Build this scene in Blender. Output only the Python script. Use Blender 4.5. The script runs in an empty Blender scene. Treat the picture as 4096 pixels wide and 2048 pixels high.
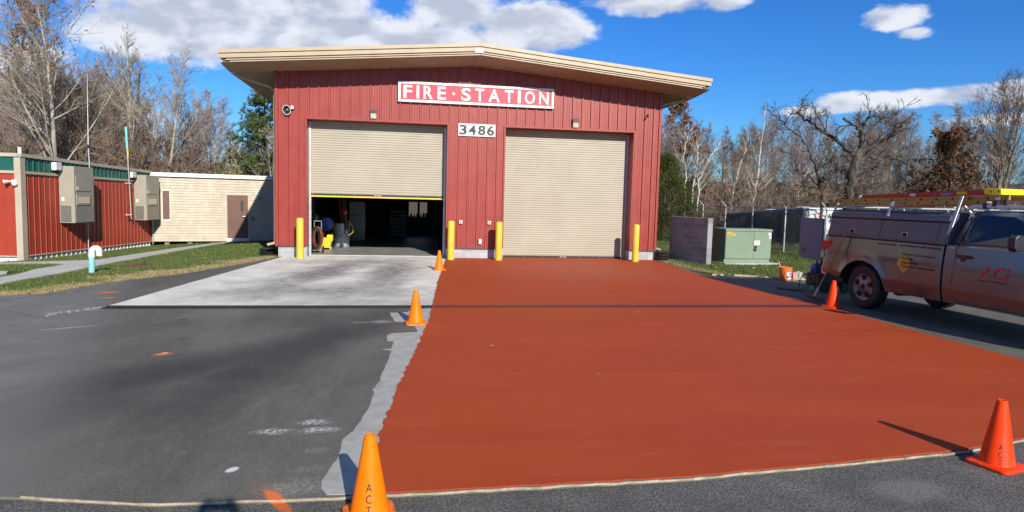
import bpy, bmesh, math, random
import numpy as np
from mathutils import Vector, Matrix
R = math.radians
scene = bpy.context.scene
COL = scene.collection

# ------------------------------------------------------------------ camera
cam_d = bpy.data.cameras.new('camera'); cam = bpy.data.objects.new('camera', cam_d); COL.objects.link(cam)
cam_d.sensor_width = 36.0; cam_d.lens = 23.42; cam_d.clip_start = 0.05; cam_d.clip_end = 3000
_r = Vector((0.9866975, -0.1605912, 0.0252702)); _u = Vector((-0.0110831, 0.0886321, 0.9960028)); _d = Vector((0.1621890, 0.9830335, -0.0856732))
m = Matrix(((_r.x, _u.x, -_d.x, 3.826), (_r.y, _u.y, -_d.y, -21.230), (_r.z, _u.z, -_d.z, 1.936), (0, 0, 0, 1)))
cam.matrix_world = m
scene.camera = cam

# ------------------------------------------------------------------ light
SUN_EL, SUN_AZ = 26.5, 14.0          # sun stands behind the camera, a little to its right
scene.view_settings.view_transform = 'Standard'; scene.view_settings.look = 'None'
scene.view_settings.exposure = 0.32; scene.view_settings.gamma = 1.0
sun_d = bpy.data.lights.new('sun', 'SUN'); sun_d.energy = 4.8; sun_d.angle = R(0.53); sun_d.color = (1.0, 0.935, 0.84)
sun = bpy.data.objects.new('sun', sun_d); COL.objects.link(sun)
to_sun = Vector((math.sin(R(SUN_AZ)) * math.cos(R(SUN_EL)), -math.cos(R(SUN_AZ)) * math.cos(R(SUN_EL)), math.sin(R(SUN_EL))))
sun.rotation_euler = to_sun.to_track_quat('Z', 'Y').to_euler(); sun.location = (10, -40, 30)

# ------------------------------------------------------------------ node helper
class NT:
    def __init__(s, tree): s.t = tree; s.n = tree.nodes; s.l = tree.links
    def new(s, typ, **kw):
        n = s.n.new(typ)
        for k, v in kw.items(): setattr(n, k, v)
        return n
    def put(s, sock, v):
        if hasattr(v, 'is_linked') or hasattr(v, 'links'): s.l.new(v, sock)
        else:
            try: sock.default_value = v
            except Exception: sock.default_value = (*v, 1.0)
    def math(s, op, a, b=0.0, c=0.0, clamp=False):
        n = s.new('ShaderNodeMath', operation=op, use_clamp=clamp)
        s.put(n.inputs[0], a); s.put(n.inputs[1], b); s.put(n.inputs[2], c); return n.outputs[0]
    def mix(s, f, a, b, blend='MIX'):
        n = s.new('ShaderNodeMix', data_type='RGBA', blend_type=blend)
        s.put(n.inputs[0], f); s.put(n.inputs[6], c4(a)); s.put(n.inputs[7], c4(b)); return n.outputs[2]
    def pos(s): return s.new('ShaderNodeNewGeometry').outputs['Position']
    def obj(s): return s.new('ShaderNodeTexCoord').outputs['Object']
    def sep(s, v):
        n = s.new('ShaderNodeSeparateXYZ'); s.put(n.inputs[0], v); return n.outputs
    def comb(s, x, y, z):
        n = s.new('ShaderNodeCombineXYZ'); s.put(n.inputs[0], x); s.put(n.inputs[1], y); s.put(n.inputs[2], z); return n.outputs[0]
    def scale(s, v, sc, rot=(0, 0, 0)):
        n = s.new('ShaderNodeMapping'); s.put(n.inputs[0], v); n.inputs[3].default_value = sc; n.inputs[2].default_value = rot; return n.outputs[0]
    def noise(s, v, sc, det=3.0, rough=0.55, dist=0.0):
        n = s.new('ShaderNodeTexNoise'); s.put(n.inputs['Vector'], v)
        n.inputs['Scale'].default_value = sc; n.inputs['Detail'].default_value = det
        n.inputs['Roughness'].default_value = rough; n.inputs['Distortion'].default_value = dist
        return n.outputs['Fac']
    def voro(s, v, sc):
        n = s.new('ShaderNodeTexVoronoi'); s.put(n.inputs['Vector'], v); n.inputs['Scale'].default_value = sc; return n.outputs
    def smooth(s, v, a, b, lo=0.0, hi=1.0):
        n = s.new('ShaderNodeMapRange', interpolation_type='SMOOTHSTEP'); s.put(n.inputs[0], v)
        n.inputs[1].default_value = a; n.inputs[2].default_value = b; n.inputs[3].default_value = lo; n.inputs[4].default_value = hi
        return n.outputs[0]
    def bump(s, h, st=0.3, dist=0.02):
        n = s.new('ShaderNodeBump'); s.put(n.inputs['Height'], h); n.inputs['Strength'].default_value = st; n.inputs['Distance'].default_value = dist
        return n.outputs[0]
def c4(c):
    if isinstance(c, (tuple, list)): return (*c[:3], 1.0)
    return c
def lin(r, g, b, k=1.0):
    f = lambda v: (v / 255 / 12.92 if v <= 10 else ((v / 255 + 0.055) / 1.055) ** 2.4) * k
    return (f(r), f(g), f(b))
def mat(name):
    mt = bpy.data.materials.new(name); mt.use_nodes = True
    nt = NT(mt.node_tree); b = nt.n['Principled BSDF']
    return mt, nt, b
def simple(name, col, rough=0.6, metal=0.0, var=0.12, sc=6.0, bump=0.0, bsc=60.0, coat=0.0, spec=0.5, dirt=0.0):
    mt, nt, b = mat(name)
    o = nt.obj()
    f = nt.noise(o, sc, 4.0, 0.6)
    c = nt.mix(nt.smooth(f, 0.3, 0.7), tuple(x * (1 - var) for x in col), tuple(min(x * (1 + var), 1) for x in col))
    if dirt:
        g = nt.noise(o, sc * 0.35, 6.0, 0.7)
        c = nt.mix(nt.smooth(g, 0.52, 0.72, 0, dirt), c, (0.12, 0.1, 0.08))
    nt.put(b.inputs['Base Color'], c)
    nt.put(b.inputs['Roughness'], nt.smooth(nt.noise(o, sc * 2.3, 3.0), 0.25, 0.75, max(rough - 0.07, 0.03), min(rough + 0.07, 1)))
    b.inputs['Metallic'].default_value = metal
    b.inputs['Specular IOR Level'].default_value = spec
    if coat: b.inputs['Coat Weight'].default_value = coat; b.inputs['Coat Roughness'].default_value = 0.08
    if bump: nt.put(b.inputs['Normal'], nt.bump(nt.noise(o, bsc, 4.0), bump, 0.01))
    return mt

# ------------------------------------------------------------------ sky
world = bpy.data.worlds.new('World'); scene.world = world; world.use_nodes = True
w = NT(world.node_tree); bg = w.n['Background']
sky = w.new('ShaderNodeTexSky', sky_type='NISHITA'); sky.sun_disc = False
sky.sun_elevation = R(SUN_EL); sky.sun_rotation = R(180 - SUN_AZ)
sky.altitude = 300; sky.air_density = 1.0; sky.dust_density = 0.25; sky.ozone_density = 2.2
gen = w.new('ShaderNodeTexCoord').outputs['Generated']
nrm = w.new('ShaderNodeVectorMath', operation='NORMALIZE'); w.put(nrm.inputs[0], gen)
sx, sy, sz = w.sep(nrm.outputs[0])
az = w.math('MULTIPLY', w.math('ARCTAN2', sx, sy), 57.2958)
el = w.math('MULTIPLY', w.math('ARCSINE', sz), 57.2958)
# cloud bodies: azimuth, elevation, half-width, half-height in degrees of the compass and the sky, weight
blobs = [(-13, 14.5, 12, 4.6, 1.0), (-6, 12.0, 10, 3.4, 1.0), (3, 11.6, 9, 3.2, 1.05), (10.5, 14.0, 5.6, 2.3, 1.05), (4, 15.2, 4.5, 2.2, 0.9), (-17, 11.6, 8, 2.6, 0.95),
         (20, 16.2, 5.6, 1.5, 0.95), (26, 15.8, 2.2, 0.9, 0.7), (38.4, 13.7, 2.4, 1.05, 0.85), (39.6, 12.5, 1.3, 0.5, 0.6),
         (36.6, 7.9, 4.0, 0.8, 0.8), (41.5, 8.0, 4.5, 0.8, 0.85), (46.5, 7.9, 3.5, 0.9, 0.85), (32.5, 7.3, 2.4, 0.4, 0.6), (45, 6.2, 4, 0.5, 0.5), (-27.5, 7.5, 4.5, 2.6, 0.75), (-21, 5.4, 4.0, 1.3, 0.7), (-31, 12, 4, 2, 0.6),
         (-50, 16, 18, 6, 1.0), (70, 14, 16, 5, 0.9), (110, 20, 22, 8, 1.0), (-120, 24, 26, 9, 1.0), (170, 18, 24, 8, 0.8), (0, 55, 60, 14, 0.55), (-20, 26, 16, 5, 0.8), (30, 28, 18, 5, 0.8)]
cv = w.comb(w.math('MULTIPLY', az, 0.11), w.math('MULTIPLY', el, 0.2), 0.0)
n1 = w.noise(cv, 1.7, 8.0, 0.52, 0.25)
n2 = w.noise(cv, 9.0, 7.0, 0.6)
dens = None
for a0, e0, ra, re, wt in blobs:
    da = w.math('DIVIDE', w.math('SUBTRACT', az, a0), ra); de = w.math('DIVIDE', w.math('SUBTRACT', el, e0), re)
    q = w.math('ADD', w.math('MULTIPLY', da, da), w.math('MULTIPLY', de, de))
    g = w.math('MULTIPLY', w.math('SUBTRACT', 1.0, q), wt)
    dens = g if dens is None else w.math('SMOOTH_MAX', dens, g, 0.25)
d2 = w.math('ADD', dens, w.math('MULTIPLY', w.math('SUBTRACT', n1, 0.5), 1.7))
d2 = w.math('ADD', d2, w.math('MULTIPLY', w.math('SUBTRACT', n2, 0.5), 0.85))
cmask = w.smooth(d2, -0.05, 0.6)
cv2 = w.comb(w.math('MULTIPLY', az, 0.11), w.math('MULTIPLY', w.math('ADD', el, 1.3), 0.2), 0.0)     # the same field a little higher: what lies between here and the sun
lit = w.math('SUBTRACT', w.noise(cv, 1.7, 4.0, 0.5, 0.25), w.noise(cv2, 1.7, 4.0, 0.5, 0.25))
cshade = w.smooth(w.math('ADD', w.math('ADD', w.math('MULTIPLY', lit, 2.6), w.math('MULTIPLY', d2, -0.22)), w.math('MULTIPLY', w.math('SUBTRACT', w.noise(cv, 4.0, 5.0, 0.5), 0.5), 0.7)), -0.5, 0.22)
ccol = w.mix(cshade, (6.0, 6.6, 8.0), (9.8, 10.2, 11.0))
gam = w.new('ShaderNodeHueSaturation'); gam.inputs['Saturation'].default_value = 1.22; gam.inputs['Value'].default_value = 1.0; w.put(gam.inputs['Color'], sky.outputs[0])
skyc = w.mix(1.0, gam.outputs[0], w.mix(w.smooth(el, 1.0, 13.0), (0.50, 0.98, 1.48), (0.42, 0.93, 1.60)), 'MULTIPLY')
w.put(bg.inputs['Color'], w.mix(w.math('MULTIPLY', cmask, 0.96), skyc, ccol))
bg.inputs['Strength'].default_value = 0.07

# ------------------------------------------------------------------ mesh helper
class MB:
    def __init__(s): s.v = []; s.f = []
    def add(s, vs, fs):
        o = len(s.v); s.v += [tuple(p) for p in vs]; s.f += [tuple(i + o for i in f) for f in fs]; return s
    def box(s, x0, x1, y0, y1, z0, z1, M_=None):
        vs = [(x, y, z) for z in (z0, z1) for y in (y0, y1) for x in (x0, x1)]
        if M_ is not None: vs = [M_ @ Vector(p) for p in vs]
        return s.add(vs, [(0, 2, 3, 1), (4, 5, 7, 6), (0, 1, 5, 4), (2, 6, 7, 3), (0, 4, 6, 2), (1, 3, 7, 5)])
    def obox(s, c, ax, ay, az_, M_=None):
        c, ax, ay, az_ = Vector(c), Vector(ax), Vector(ay), Vector(az_)
        vs = [c + ax * i + ay * j + az_ * k for k in (-.5, .5) for j in (-.5, .5) for i in (-.5, .5)]
        return s.add(vs, [(0, 2, 3, 1), (4, 5, 7, 6), (0, 1, 5, 4), (2, 6, 7, 3), (0, 4, 6, 2), (1, 3, 7, 5)])
    def tube(s, pts, rad, n=8, cap=True):
        pts = [Vector(p) for p in pts]; N = len(pts)
        if not hasattr(rad, '__len__'): rad = [rad] * N
        t = (pts[1] - pts[0]).normalized(); a = Vector((0, 0, 1)) if abs(t.z) < 0.9 else Vector((1, 0, 0))
        u = t.cross(a).normalized(); vs = []
        for i in range(N):
            if i: t = (pts[min(i + 1, N - 1)] - pts[i - 1]).normalized()
            u = (u - t * u.dot(t)).normalized(); vv = t.cross(u)
            for k in range(n):
                an = 2 * math.pi * k / n
                vs.append(pts[i] + (u * math.cos(an) + vv * math.sin(an)) * rad[i])
        fs = [(i * n + k, i * n + (k + 1) % n, (i + 1) * n + (k + 1) % n, (i + 1) * n + k) for i in range(N - 1) for k in range(n)]
        if cap: fs += [tuple(range(n))[::-1], tuple(range((N - 1) * n, N * n))]
        return s.add(vs, fs)
    def lathe(s, prof, n=24, c=(0, 0, 0), M_=None, cap0=True, cap1=True):
        vs = []
        for r_, z in prof:
            for k in range(n):
                a = 2 * math.pi * k / n; vs.append(Vector((r_ * math.cos(a), r_ * math.sin(a), z)))
        vs = [(M_ @ p if M_ is not None else p) + Vector(c) for p in vs]
        N = len(prof)
        fs = [(i * n + k, i * n + (k + 1) % n, (i + 1) * n + (k + 1) % n, (i + 1) * n + k) for i in range(N - 1) for k in range(n)]
        if cap0: fs.append(tuple(range(n))[::-1])
        if cap1: fs.append(tuple(range((N - 1) * n, N * n)))
        return s.add(vs, fs)
    def grid(s, rows):
        n = len(rows[0]); vs = [p for r_ in rows for p in r_]
        return s.add(vs, [(i * n + j, i * n + j + 1, (i + 1) * n + j + 1, (i + 1) * n + j) for i in range(len(rows) - 1) for j in range(n - 1)])
    def loft(s, rings, closed=True, caps=True):
        n = len(rings[0]); N = len(rings); vs = [p for r_ in rings for p in r_]
        m_ = n if closed else n - 1
        fs = [(i * n + k, i * n + (k + 1) % n, (i + 1) * n + (k + 1) % n, (i + 1) * n + k) for i in range(N - 1) for k in range(m_)]
        if caps: fs += [tuple(range(n))[::-1], tuple(range((N - 1) * n, N * n))]
        return s.add(vs, fs)
    def prism(s, poly, z0, z1):
        n = len(poly)
        return s.add([(x, y, z0) for x, y in poly] + [(x, y, z1) for x, y in poly],
                     [tuple(range(n))[::-1], tuple(range(n, 2 * n))] + [(i, (i + 1) % n, n + (i + 1) % n, n + i) for i in range(n)])
    def text(s, body, org, ux, uy, height=None, width=None, depth=0.0, bold=0.0, spacing=1.0, shear=0.0, wrap=None):
        vs, fs = text_mesh(body, depth, bold, spacing, shear)
        xs = [p[0] for p in vs]; ys = [p[1] for p in vs]
        x0, x1, y0, y1 = min(xs), max(xs), min(ys), max(ys)
        sy_ = height / (y1 - y0) if height else width / (x1 - x0); sx_ = width / (x1 - x0) if width else sy_
        ux, uy, org = Vector(ux), Vector(uy), Vector(org); un = ux.cross(uy)
        out = []
        for p in vs:
            a, b_, c_ = (p[0] - x0) * sx_, (p[1] - y0) * sy_, p[2] * (1 if depth else 0)
            out.append(wrap(a, b_) if wrap else org + ux * a + uy * b_ + un * c_)
        return s.add(out, fs)
    def build(s, name, mt, parent=None, bevel=0.0, smooth=None, world=True, seg=2):
        me = bpy.data.meshes.new(name)
        off = wloc(parent) if (parent is not None and world) else Vector((0, 0, 0))
        me.from_pydata([(p[0] - off.x, p[1] - off.y, p[2] - off.z) for p in s.v], [], s.f)
        bm = bmesh.new(); bm.from_mesh(me); bmesh.ops.recalc_face_normals(bm, faces=bm.faces); bm.to_mesh(me); bm.free()
        me.materials.append(mt)
        o = bpy.data.objects.new(name, me); COL.objects.link(o)
        if parent is not None: o.parent = parent
        if bevel:
            md = o.modifiers.new('bevel', 'BEVEL'); md.width = bevel; md.segments = seg; md.limit_method = 'ANGLE'; md.angle_limit = R(40)
        if smooth:
            me.shade_smooth(); me.set_sharp_from_angle(angle=R(smooth))
        return o
_tm = {}
def text_mesh(body, depth, bold, spacing, shear):
    key = (body, depth, bold, spacing, shear)
    if key in _tm: return _tm[key]
    cu = bpy.data.curves.new('lettering', 'FONT'); cu.body = body; cu.size = 1.0; cu.extrude = depth * 0.5; cu.offset = bold
    cu.space_character = spacing; cu.shear = shear; cu.resolution_u = 4
    o = bpy.data.objects.new('lettering', cu); COL.objects.link(o)
    me = bpy.data.meshes.new_from_object(o.evaluated_get(bpy.context.evaluated_depsgraph_get()))
    vs = [tuple(v.co) for v in me.vertices]; fs = [tuple(p.vertices) for p in me.polygons]
    bpy.data.objects.remove(o); bpy.data.curves.remove(cu); bpy.data.meshes.remove(me)
    _tm[key] = (vs, fs); return vs, fs
def wloc(o):
    p = Vector((0, 0, 0))
    while o is not None: p += o.location; o = o.parent
    return p
def tag(o, label, cat, group=None, kind=None):
    if label: o['label'] = label
    if cat: o['category'] = cat
    if group: o['group'] = group
    if kind: o['kind'] = kind
    return o
def thing(name, label, cat, loc=(0, 0, 0), rotz=0.0, group=None):
    o = bpy.data.objects.new(name, None); COL.objects.link(o); o.location = loc; o.rotation_euler = (0, 0, rotz); o.empty_display_size = 0.2
    return tag(o, label, cat, group)
def struct(o): o['kind'] = 'structure'; return o
KIDS = {}
def dup(root, loc, rotz=0.0, sc=1.0, label=None, group=None):
    def cp(o, par):
        c = o.copy(); COL.objects.link(c); c.parent = par
        for ch in list(o.children): cp(ch, c)
        return c
    c = cp(root, None); c.location = loc; c.rotation_euler = (0, 0, rotz); c.scale = (sc, sc, sc) if not hasattr(sc, '__len__') else sc
    if label: c['label'] = label
    if group: c['group'] = group
    return c
def fast_mesh(name, V, F, mt, parent=None, uvcol=None):
    """V (n,3) array, F (m,k) array of equal sized faces"""
    V = np.asarray(V, np.float32); F = np.asarray(F, np.int32)
    me = bpy.data.meshes.new(name); me.vertices.add(len(V)); me.vertices.foreach_set('co', V.ravel())
    k = F.shape[1]; me.loops.add(F.size); me.loops.foreach_set('vertex_index', F.ravel())
    me.polygons.add(len(F)); me.polygons.foreach_set('loop_start', np.arange(0, F.size, k, dtype=np.int32))
    me.update(calc_edges=True); me.validate()
    me.materials.append(mt)
    o = bpy.data.objects.new(name, me); COL.objects.link(o)
    if parent is not None: o.parent = parent
    return o

# ------------------------------------------------------------------ ground materials
def ellipse(nt, px, py, cx, cy, rx, ry, rot=0.0, soft=0.5, nz=None, namp=0.0):
    dx = nt.math('SUBTRACT', px, cx); dy = nt.math('SUBTRACT', py, cy); c, s_ = math.cos(rot), math.sin(rot)
    a = nt.math('ADD', nt.math('MULTIPLY', dx, c / rx), nt.math('MULTIPLY', dy, s_ / rx))
    b = nt.math('ADD', nt.math('MULTIPLY', dx, -s_ / ry), nt.math('MULTIPLY', dy, c / ry))
    q = nt.math('SQRT', nt.math('ADD', nt.math('MULTIPLY', a, a), nt.math('MULTIPLY', b, b)))
    if nz is not None: q = nt.math('ADD', q, nt.math('MULTIPLY', nt.math('SUBTRACT', nz, 0.5), namp))
    return nt.smooth(q, 1.0 + soft * 0.5, 1.0 - soft * 0.5)
def road_material():
    mt, nt, b = mat('coarse_asphalt'); P = nt.pos()
    v = nt.voro(P, 62.0)
    n = nt.noise(P, 2.2, 6.0, 0.65)
    c = nt.mix(nt.smooth(n, 0.3, 0.72), (0.16, 0.156, 0.132), (0.28, 0.27, 0.228))
    c = nt.mix(nt.smooth(v['Distance'], 0.2, 0.65, 0.0, 0.75), c, (0.05, 0.048, 0.042), 'MIX')
    c = nt.mix(nt.smooth(nt.noise(P, 95.0, 1.0), 0.66, 0.72, 0, 0.85), c, (0.42, 0.41, 0.39))
    px, py, pz = nt.sep(P)
    nz = nt.noise(P, 5.0, 5.0)
    c = nt.mix(nt.math('MULTIPLY', ellipse(nt, px, py, 7.3, -17.25, 0.3, 0.16, 0.2, 0.8, nz, 1.2), 0.4), c, (0.30, 0.29, 0.27))
    c = nt.mix(ellipse(nt, px, py, 3.06, -16.97, 0.04, 0.18, 0.57, 0.5, nt.noise(P, 40.0, 4.0), 1.4), c, (0.78, 0.17, 0.03))
    nt.put(b.inputs['Base Color'], c); b.inputs['Roughness'].default_value = 0.9
    h = nt.math('ADD', nt.math('MULTIPLY', v['Distance'], 0.6), nt.noise(P, 230.0, 2.0))
    nt.put(b.inputs['Normal'], nt.bump(h, 0.9, 0.016))
    return mt
def driveway_material():
    mt, nt, b = mat('worn_sealed_asphalt'); P = nt.pos(); px, py, pz = nt.sep(P)
    n1 = nt.noise(nt.scale(P, (0.5, 0.22, 1), (0, 0, R(-35))), 1.3, 5.0, 0.62, 0.6)
    n2 = nt.noise(P, 1.1, 7.0, 0.68); n3 = nt.noise(P, 60.0, 3.0, 0.6); n4 = nt.noise(nt.scale(P, (3, 0.8, 1), (0, 0, R(20))), 4.0, 6.0, 0.7)
    c = nt.mix(nt.smooth(n1, 0.32, 0.68), (0.100, 0.098, 0.073), (0.180, 0.175, 0.134))
    c = nt.mix(nt.smooth(n2, 0.42, 0.72, 0, 0.55), c, (0.175, 0.165, 0.145))
    c = nt.mix(nt.smooth(n4, 0.55, 0.75, 0, 0.35), c, (0.05, 0.05, 0.053))
    gr1 = nt.noise(P, 34.0, 6.0, 0.75); gr2 = nt.voro(P, 70.0)['Distance']
    c = nt.mix(nt.smooth(gr1, 0.45, 0.75, 0, 0.45), c, (0.22, 0.21, 0.18))
    c = nt.mix(nt.smooth(gr2, 0.25, 0.6, 0, 0.35), c, (0.035, 0.034, 0.03))
    st1 = nt.noise(nt.scale(P, (5.0, 1.6, 1), (0, 0, R(-38))), 2.0, 7.0, 0.72, 0.3); st2 = nt.noise(P, 11.0, 7.0, 0.78)
    c = nt.mix(nt.smooth(st1, 0.52, 0.72, 0, 0.38), c, (0.20, 0.194, 0.155)); c = nt.mix(nt.smooth(st1, 0.46, 0.28, 0, 0.4), c, (0.05, 0.049, 0.04))
    c = nt.mix(nt.smooth(st2, 0.56, 0.72, 0, 0.4), c, (0.23, 0.222, 0.18)); c = nt.mix(nt.smooth(st2, 0.44, 0.3, 0, 0.4), c, (0.045, 0.044, 0.037))
    oil = nt.voro(nt.scale(P, (1, 1, 0)), 0.9)['Distance']
    c = nt.mix(nt.smooth(nt.math('ADD', oil, nt.math('MULTIPLY', nt.math('SUBTRACT', st2, 0.5), 0.25)), 0.10, 0.05, 0, 0.55), c, (0.03, 0.029, 0.026))
    # tyre-dark band where engines turn in to the left bay
    dk = None
    for cx, cy, rx, ry, rot, k in ((1.2, -13.9, 0.5, 2.6, -0.75, .75), (2.6, -12.6, 0.55, 2.6, -0.35, .75), (0.3, -15.4, 0.6, 1.6, -0.9, .75), (2.9, -10.9, 1.0, 0.9, 0, .4), (-0.4, -11.9, 0.35, 1.8, -0.9, .3)):
        e = nt.math('MULTIPLY', ellipse(nt, px, py, cx, cy, rx, ry, rot, 1.7, n2, 1.1), k)
        dk = e if dk is None else nt.math('MAXIMUM', dk, e)
    c = nt.mix(dk, c, (0.030, 0.028, 0.028))
    # paler weathered lot left of the apron and beside the bays
    lf = nt.smooth(nt.math('ADD', nt.math('ADD', px, nt.math('MULTIPLY', py, 0.33)), nt.math('MULTIPLY', nt.math('SUBTRACT', n2, 0.5), 1.6)), -3.5, -4.7)
    c = nt.mix(nt.math('MULTIPLY', lf, 0.8), c, nt.mix(nt.smooth(n2, 0.3, 0.7), (0.152, 0.15, 0.13), (0.21, 0.205, 0.178)))
    # hairline cracks
    cr = nt.voro(nt.scale(nt.mix(0.08, P, nt.scale(P, (1, 1, 1))), (1, 1, 0)), 0.33)
    vr = nt.new('ShaderNodeTexVoronoi', feature='DISTANCE_TO_EDGE'); nt.put(vr.inputs['Vector'], P); vr.inputs['Scale'].default_value = 0.42
    ck = nt.smooth(nt.math('ADD', vr.outputs['Distance'], nt.math('MULTIPLY', nt.math('SUBTRACT', nt.noise(P, 6.0, 5.0), 0.5), 0.06)), 0.009, 0.002)
    c = nt.mix(nt.math('MULTIPLY', ck, nt.smooth(px, -0.6, -2.2, 0.0, 0.55)), c, (0.03, 0.03, 0.03))
    # chalky scuffs, paint marks
    fl = nt.noise(nt.scale(P, (11, 20, 1), (0, 0, R(12))), 2.6, 7.0, 0.78)
    wh = None
    for cx, cy, rx, ry, k in ((2.79, -15.7, .12, .06, .95), (3.1, -15.5, .11, .06, .9), (3.17, -15.7, .14, .06, 1.0), (3.2, -16.15, .08, .05, .22), (3.2, -16.5, .1, .06, .15), (3.5, -10.9, .16, .1, .7), (3.2, -10.95, .14, .08, .3), (3.3, -12.6, .3, .5, .10), (-1.2, -9.8, .42, .09, .3), (3.15, -16.8, .2, .12, .28)):
        e = nt.math('MULTIPLY', nt.math('MULTIPLY', ellipse(nt, px, py, cx, cy, rx, ry, 0.5 if cx < 0 else 0.1, 1.2, nt.noise(P, 7.0, 6.0, 0.7), 2.6), k), nt.smooth(fl, 0.47, 0.56))
        wh = e if wh is None else nt.math('MAXIMUM', wh, e)
    nz = nt.noise(P, 14.0, 5.0)
    e = ellipse(nt, px, py, 2.665, -16.46, .035, .05, -0.6, 0.5, nz, 0.5); wh = nt.math('MAXIMUM', wh, e)
    ln = ellipse(nt, px, py, -0.75, -11.24, .36, .014, 0.52, 0.6, nt.noise(P, 18.0, 4.0), 2.2); wh = nt.math('MAXIMUM', wh, nt.math('MULTIPLY', ln, .7))
    c = nt.mix(wh, c, (0.62, 0.62, 0.6))
    sp = nt.voro(P, 1.35); sd = nt.smooth(sp['Distance'], 0.022, 0.012)
    c = nt.mix(nt.math('MULTIPLY', sd, 0.5), c, (0.6, 0.6, 0.58))
    orr = None
    for cx, cy, rx, ry, rot, so, k in ((1.03, -12.9, .085, .06, 0.5, 1.3, 1.0), (-1.62, -7.8, .16, .09, 0.6, 1.5, .8), (-1.34, -8.45, .12, .05, 0.5, 1.4, .85), (3.06, -16.97, .04, .18, 0.57, 0.5, 1.0), (3.02, -16.9, .09, .22, 0.57, 1.8, .10)):
        e = nt.math('MULTIPLY', ellipse(nt, px, py, cx, cy, rx, ry, rot, so, nz, 0.7), k)
        orr = e if orr is None else nt.math('MAXIMUM', orr, e)
    c = nt.mix(orr, c, (0.80, 0.17, 0.035))
    c = nt.mix(nt.math('MULTIPLY', ellipse(nt, px, py, 1.035, -12.84, .035, .016, 0.4, 0.4, nz, 0.6), 1.0), c, (0.8, 0.7, 0.6))
    c = nt.mix(nt.math('MULTIPLY', ellipse(nt, px, py, -2.67, -7.0, .3, .05, 0.55, 1.2, nz, 0.9), 0.5), c, (0.10, 0.28, 0.55))
    nt.put(b.inputs['Base Color'], c)
    nt.put(b.inputs['Roughness'], nt.smooth(n2, 0.3, 0.7, 0.78, 0.92)); b.inputs['Specular IOR Level'].default_value = 0.35
    nt.put(b.inputs['Normal'], nt.bump(nt.math('ADD', n3, nt.math('MULTIPLY', nt.noise(P, 260.0, 2.0), 0.7)), 0.28, 0.006))
    return mt
def concrete_material():
    mt, nt, b = mat('brushed_concrete'); P = nt.pos(); px, py, pz = nt.sep(P)
    n1 = nt.noise(nt.scale(P, (1.1, 0.9, 1), (0, 0, R(6))), 1.2, 7.0, 0.68, 0.5); n2 = nt.noise(nt.scale(P, (1.3, 1.6, 1)), 3.0, 6.0, 0.7)
    c = nt.mix(nt.smooth(n1, 0.3, 0.7), (0.57, 0.555, 0.475), (0.77, 0.75, 0.65))
    dk = None
    for cx, cy, rx, ry, rot, k in ((1.9, -4.2, .6, 3.4, -.22, .95), (3.6, -4.0, .55, 3.2, -.1, .95), (2.6, -7.6, 1.3, 1.2, 0, .8), (1.2, -7.8, 1.0, .9, .3, .75), (2.8, -1.6, 1.5, .8, 0, .75), (4.0, -2.0, .5, 1.2, 0, .35), (3.4, -8.9, 1.2, .5, 0, .5), (.6, -6.3, .5, .25, .4, .3)):
        e = nt.math('MULTIPLY', ellipse(nt, px, py, cx, cy, rx, ry, rot, 1.9, n1, 1.5), k)
        dk = e if dk is None else nt.math('MAXIMUM', dk, e)
    c = nt.mix(nt.math('MULTIPLY', dk, nt.smooth(n2, 0.25, 0.7, 0.55, 1.05)), c, (0.14, 0.13, 0.115))
    c = nt.mix(nt.smooth(n2, 0.62, 0.78, 0, 0.3), c, (0.7, 0.7, 0.68))
    nt.put(b.inputs['Base Color'], c); b.inputs['Roughness'].default_value = 0.85; b.inputs['Specular IOR Level'].default_value = 0.3
    nt.put(b.inputs['Normal'], nt.bump(nt.noise(nt.scale(P, (6, 60, 1)), 3.0, 3.0), 0.12, 0.004))
    return mt
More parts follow.
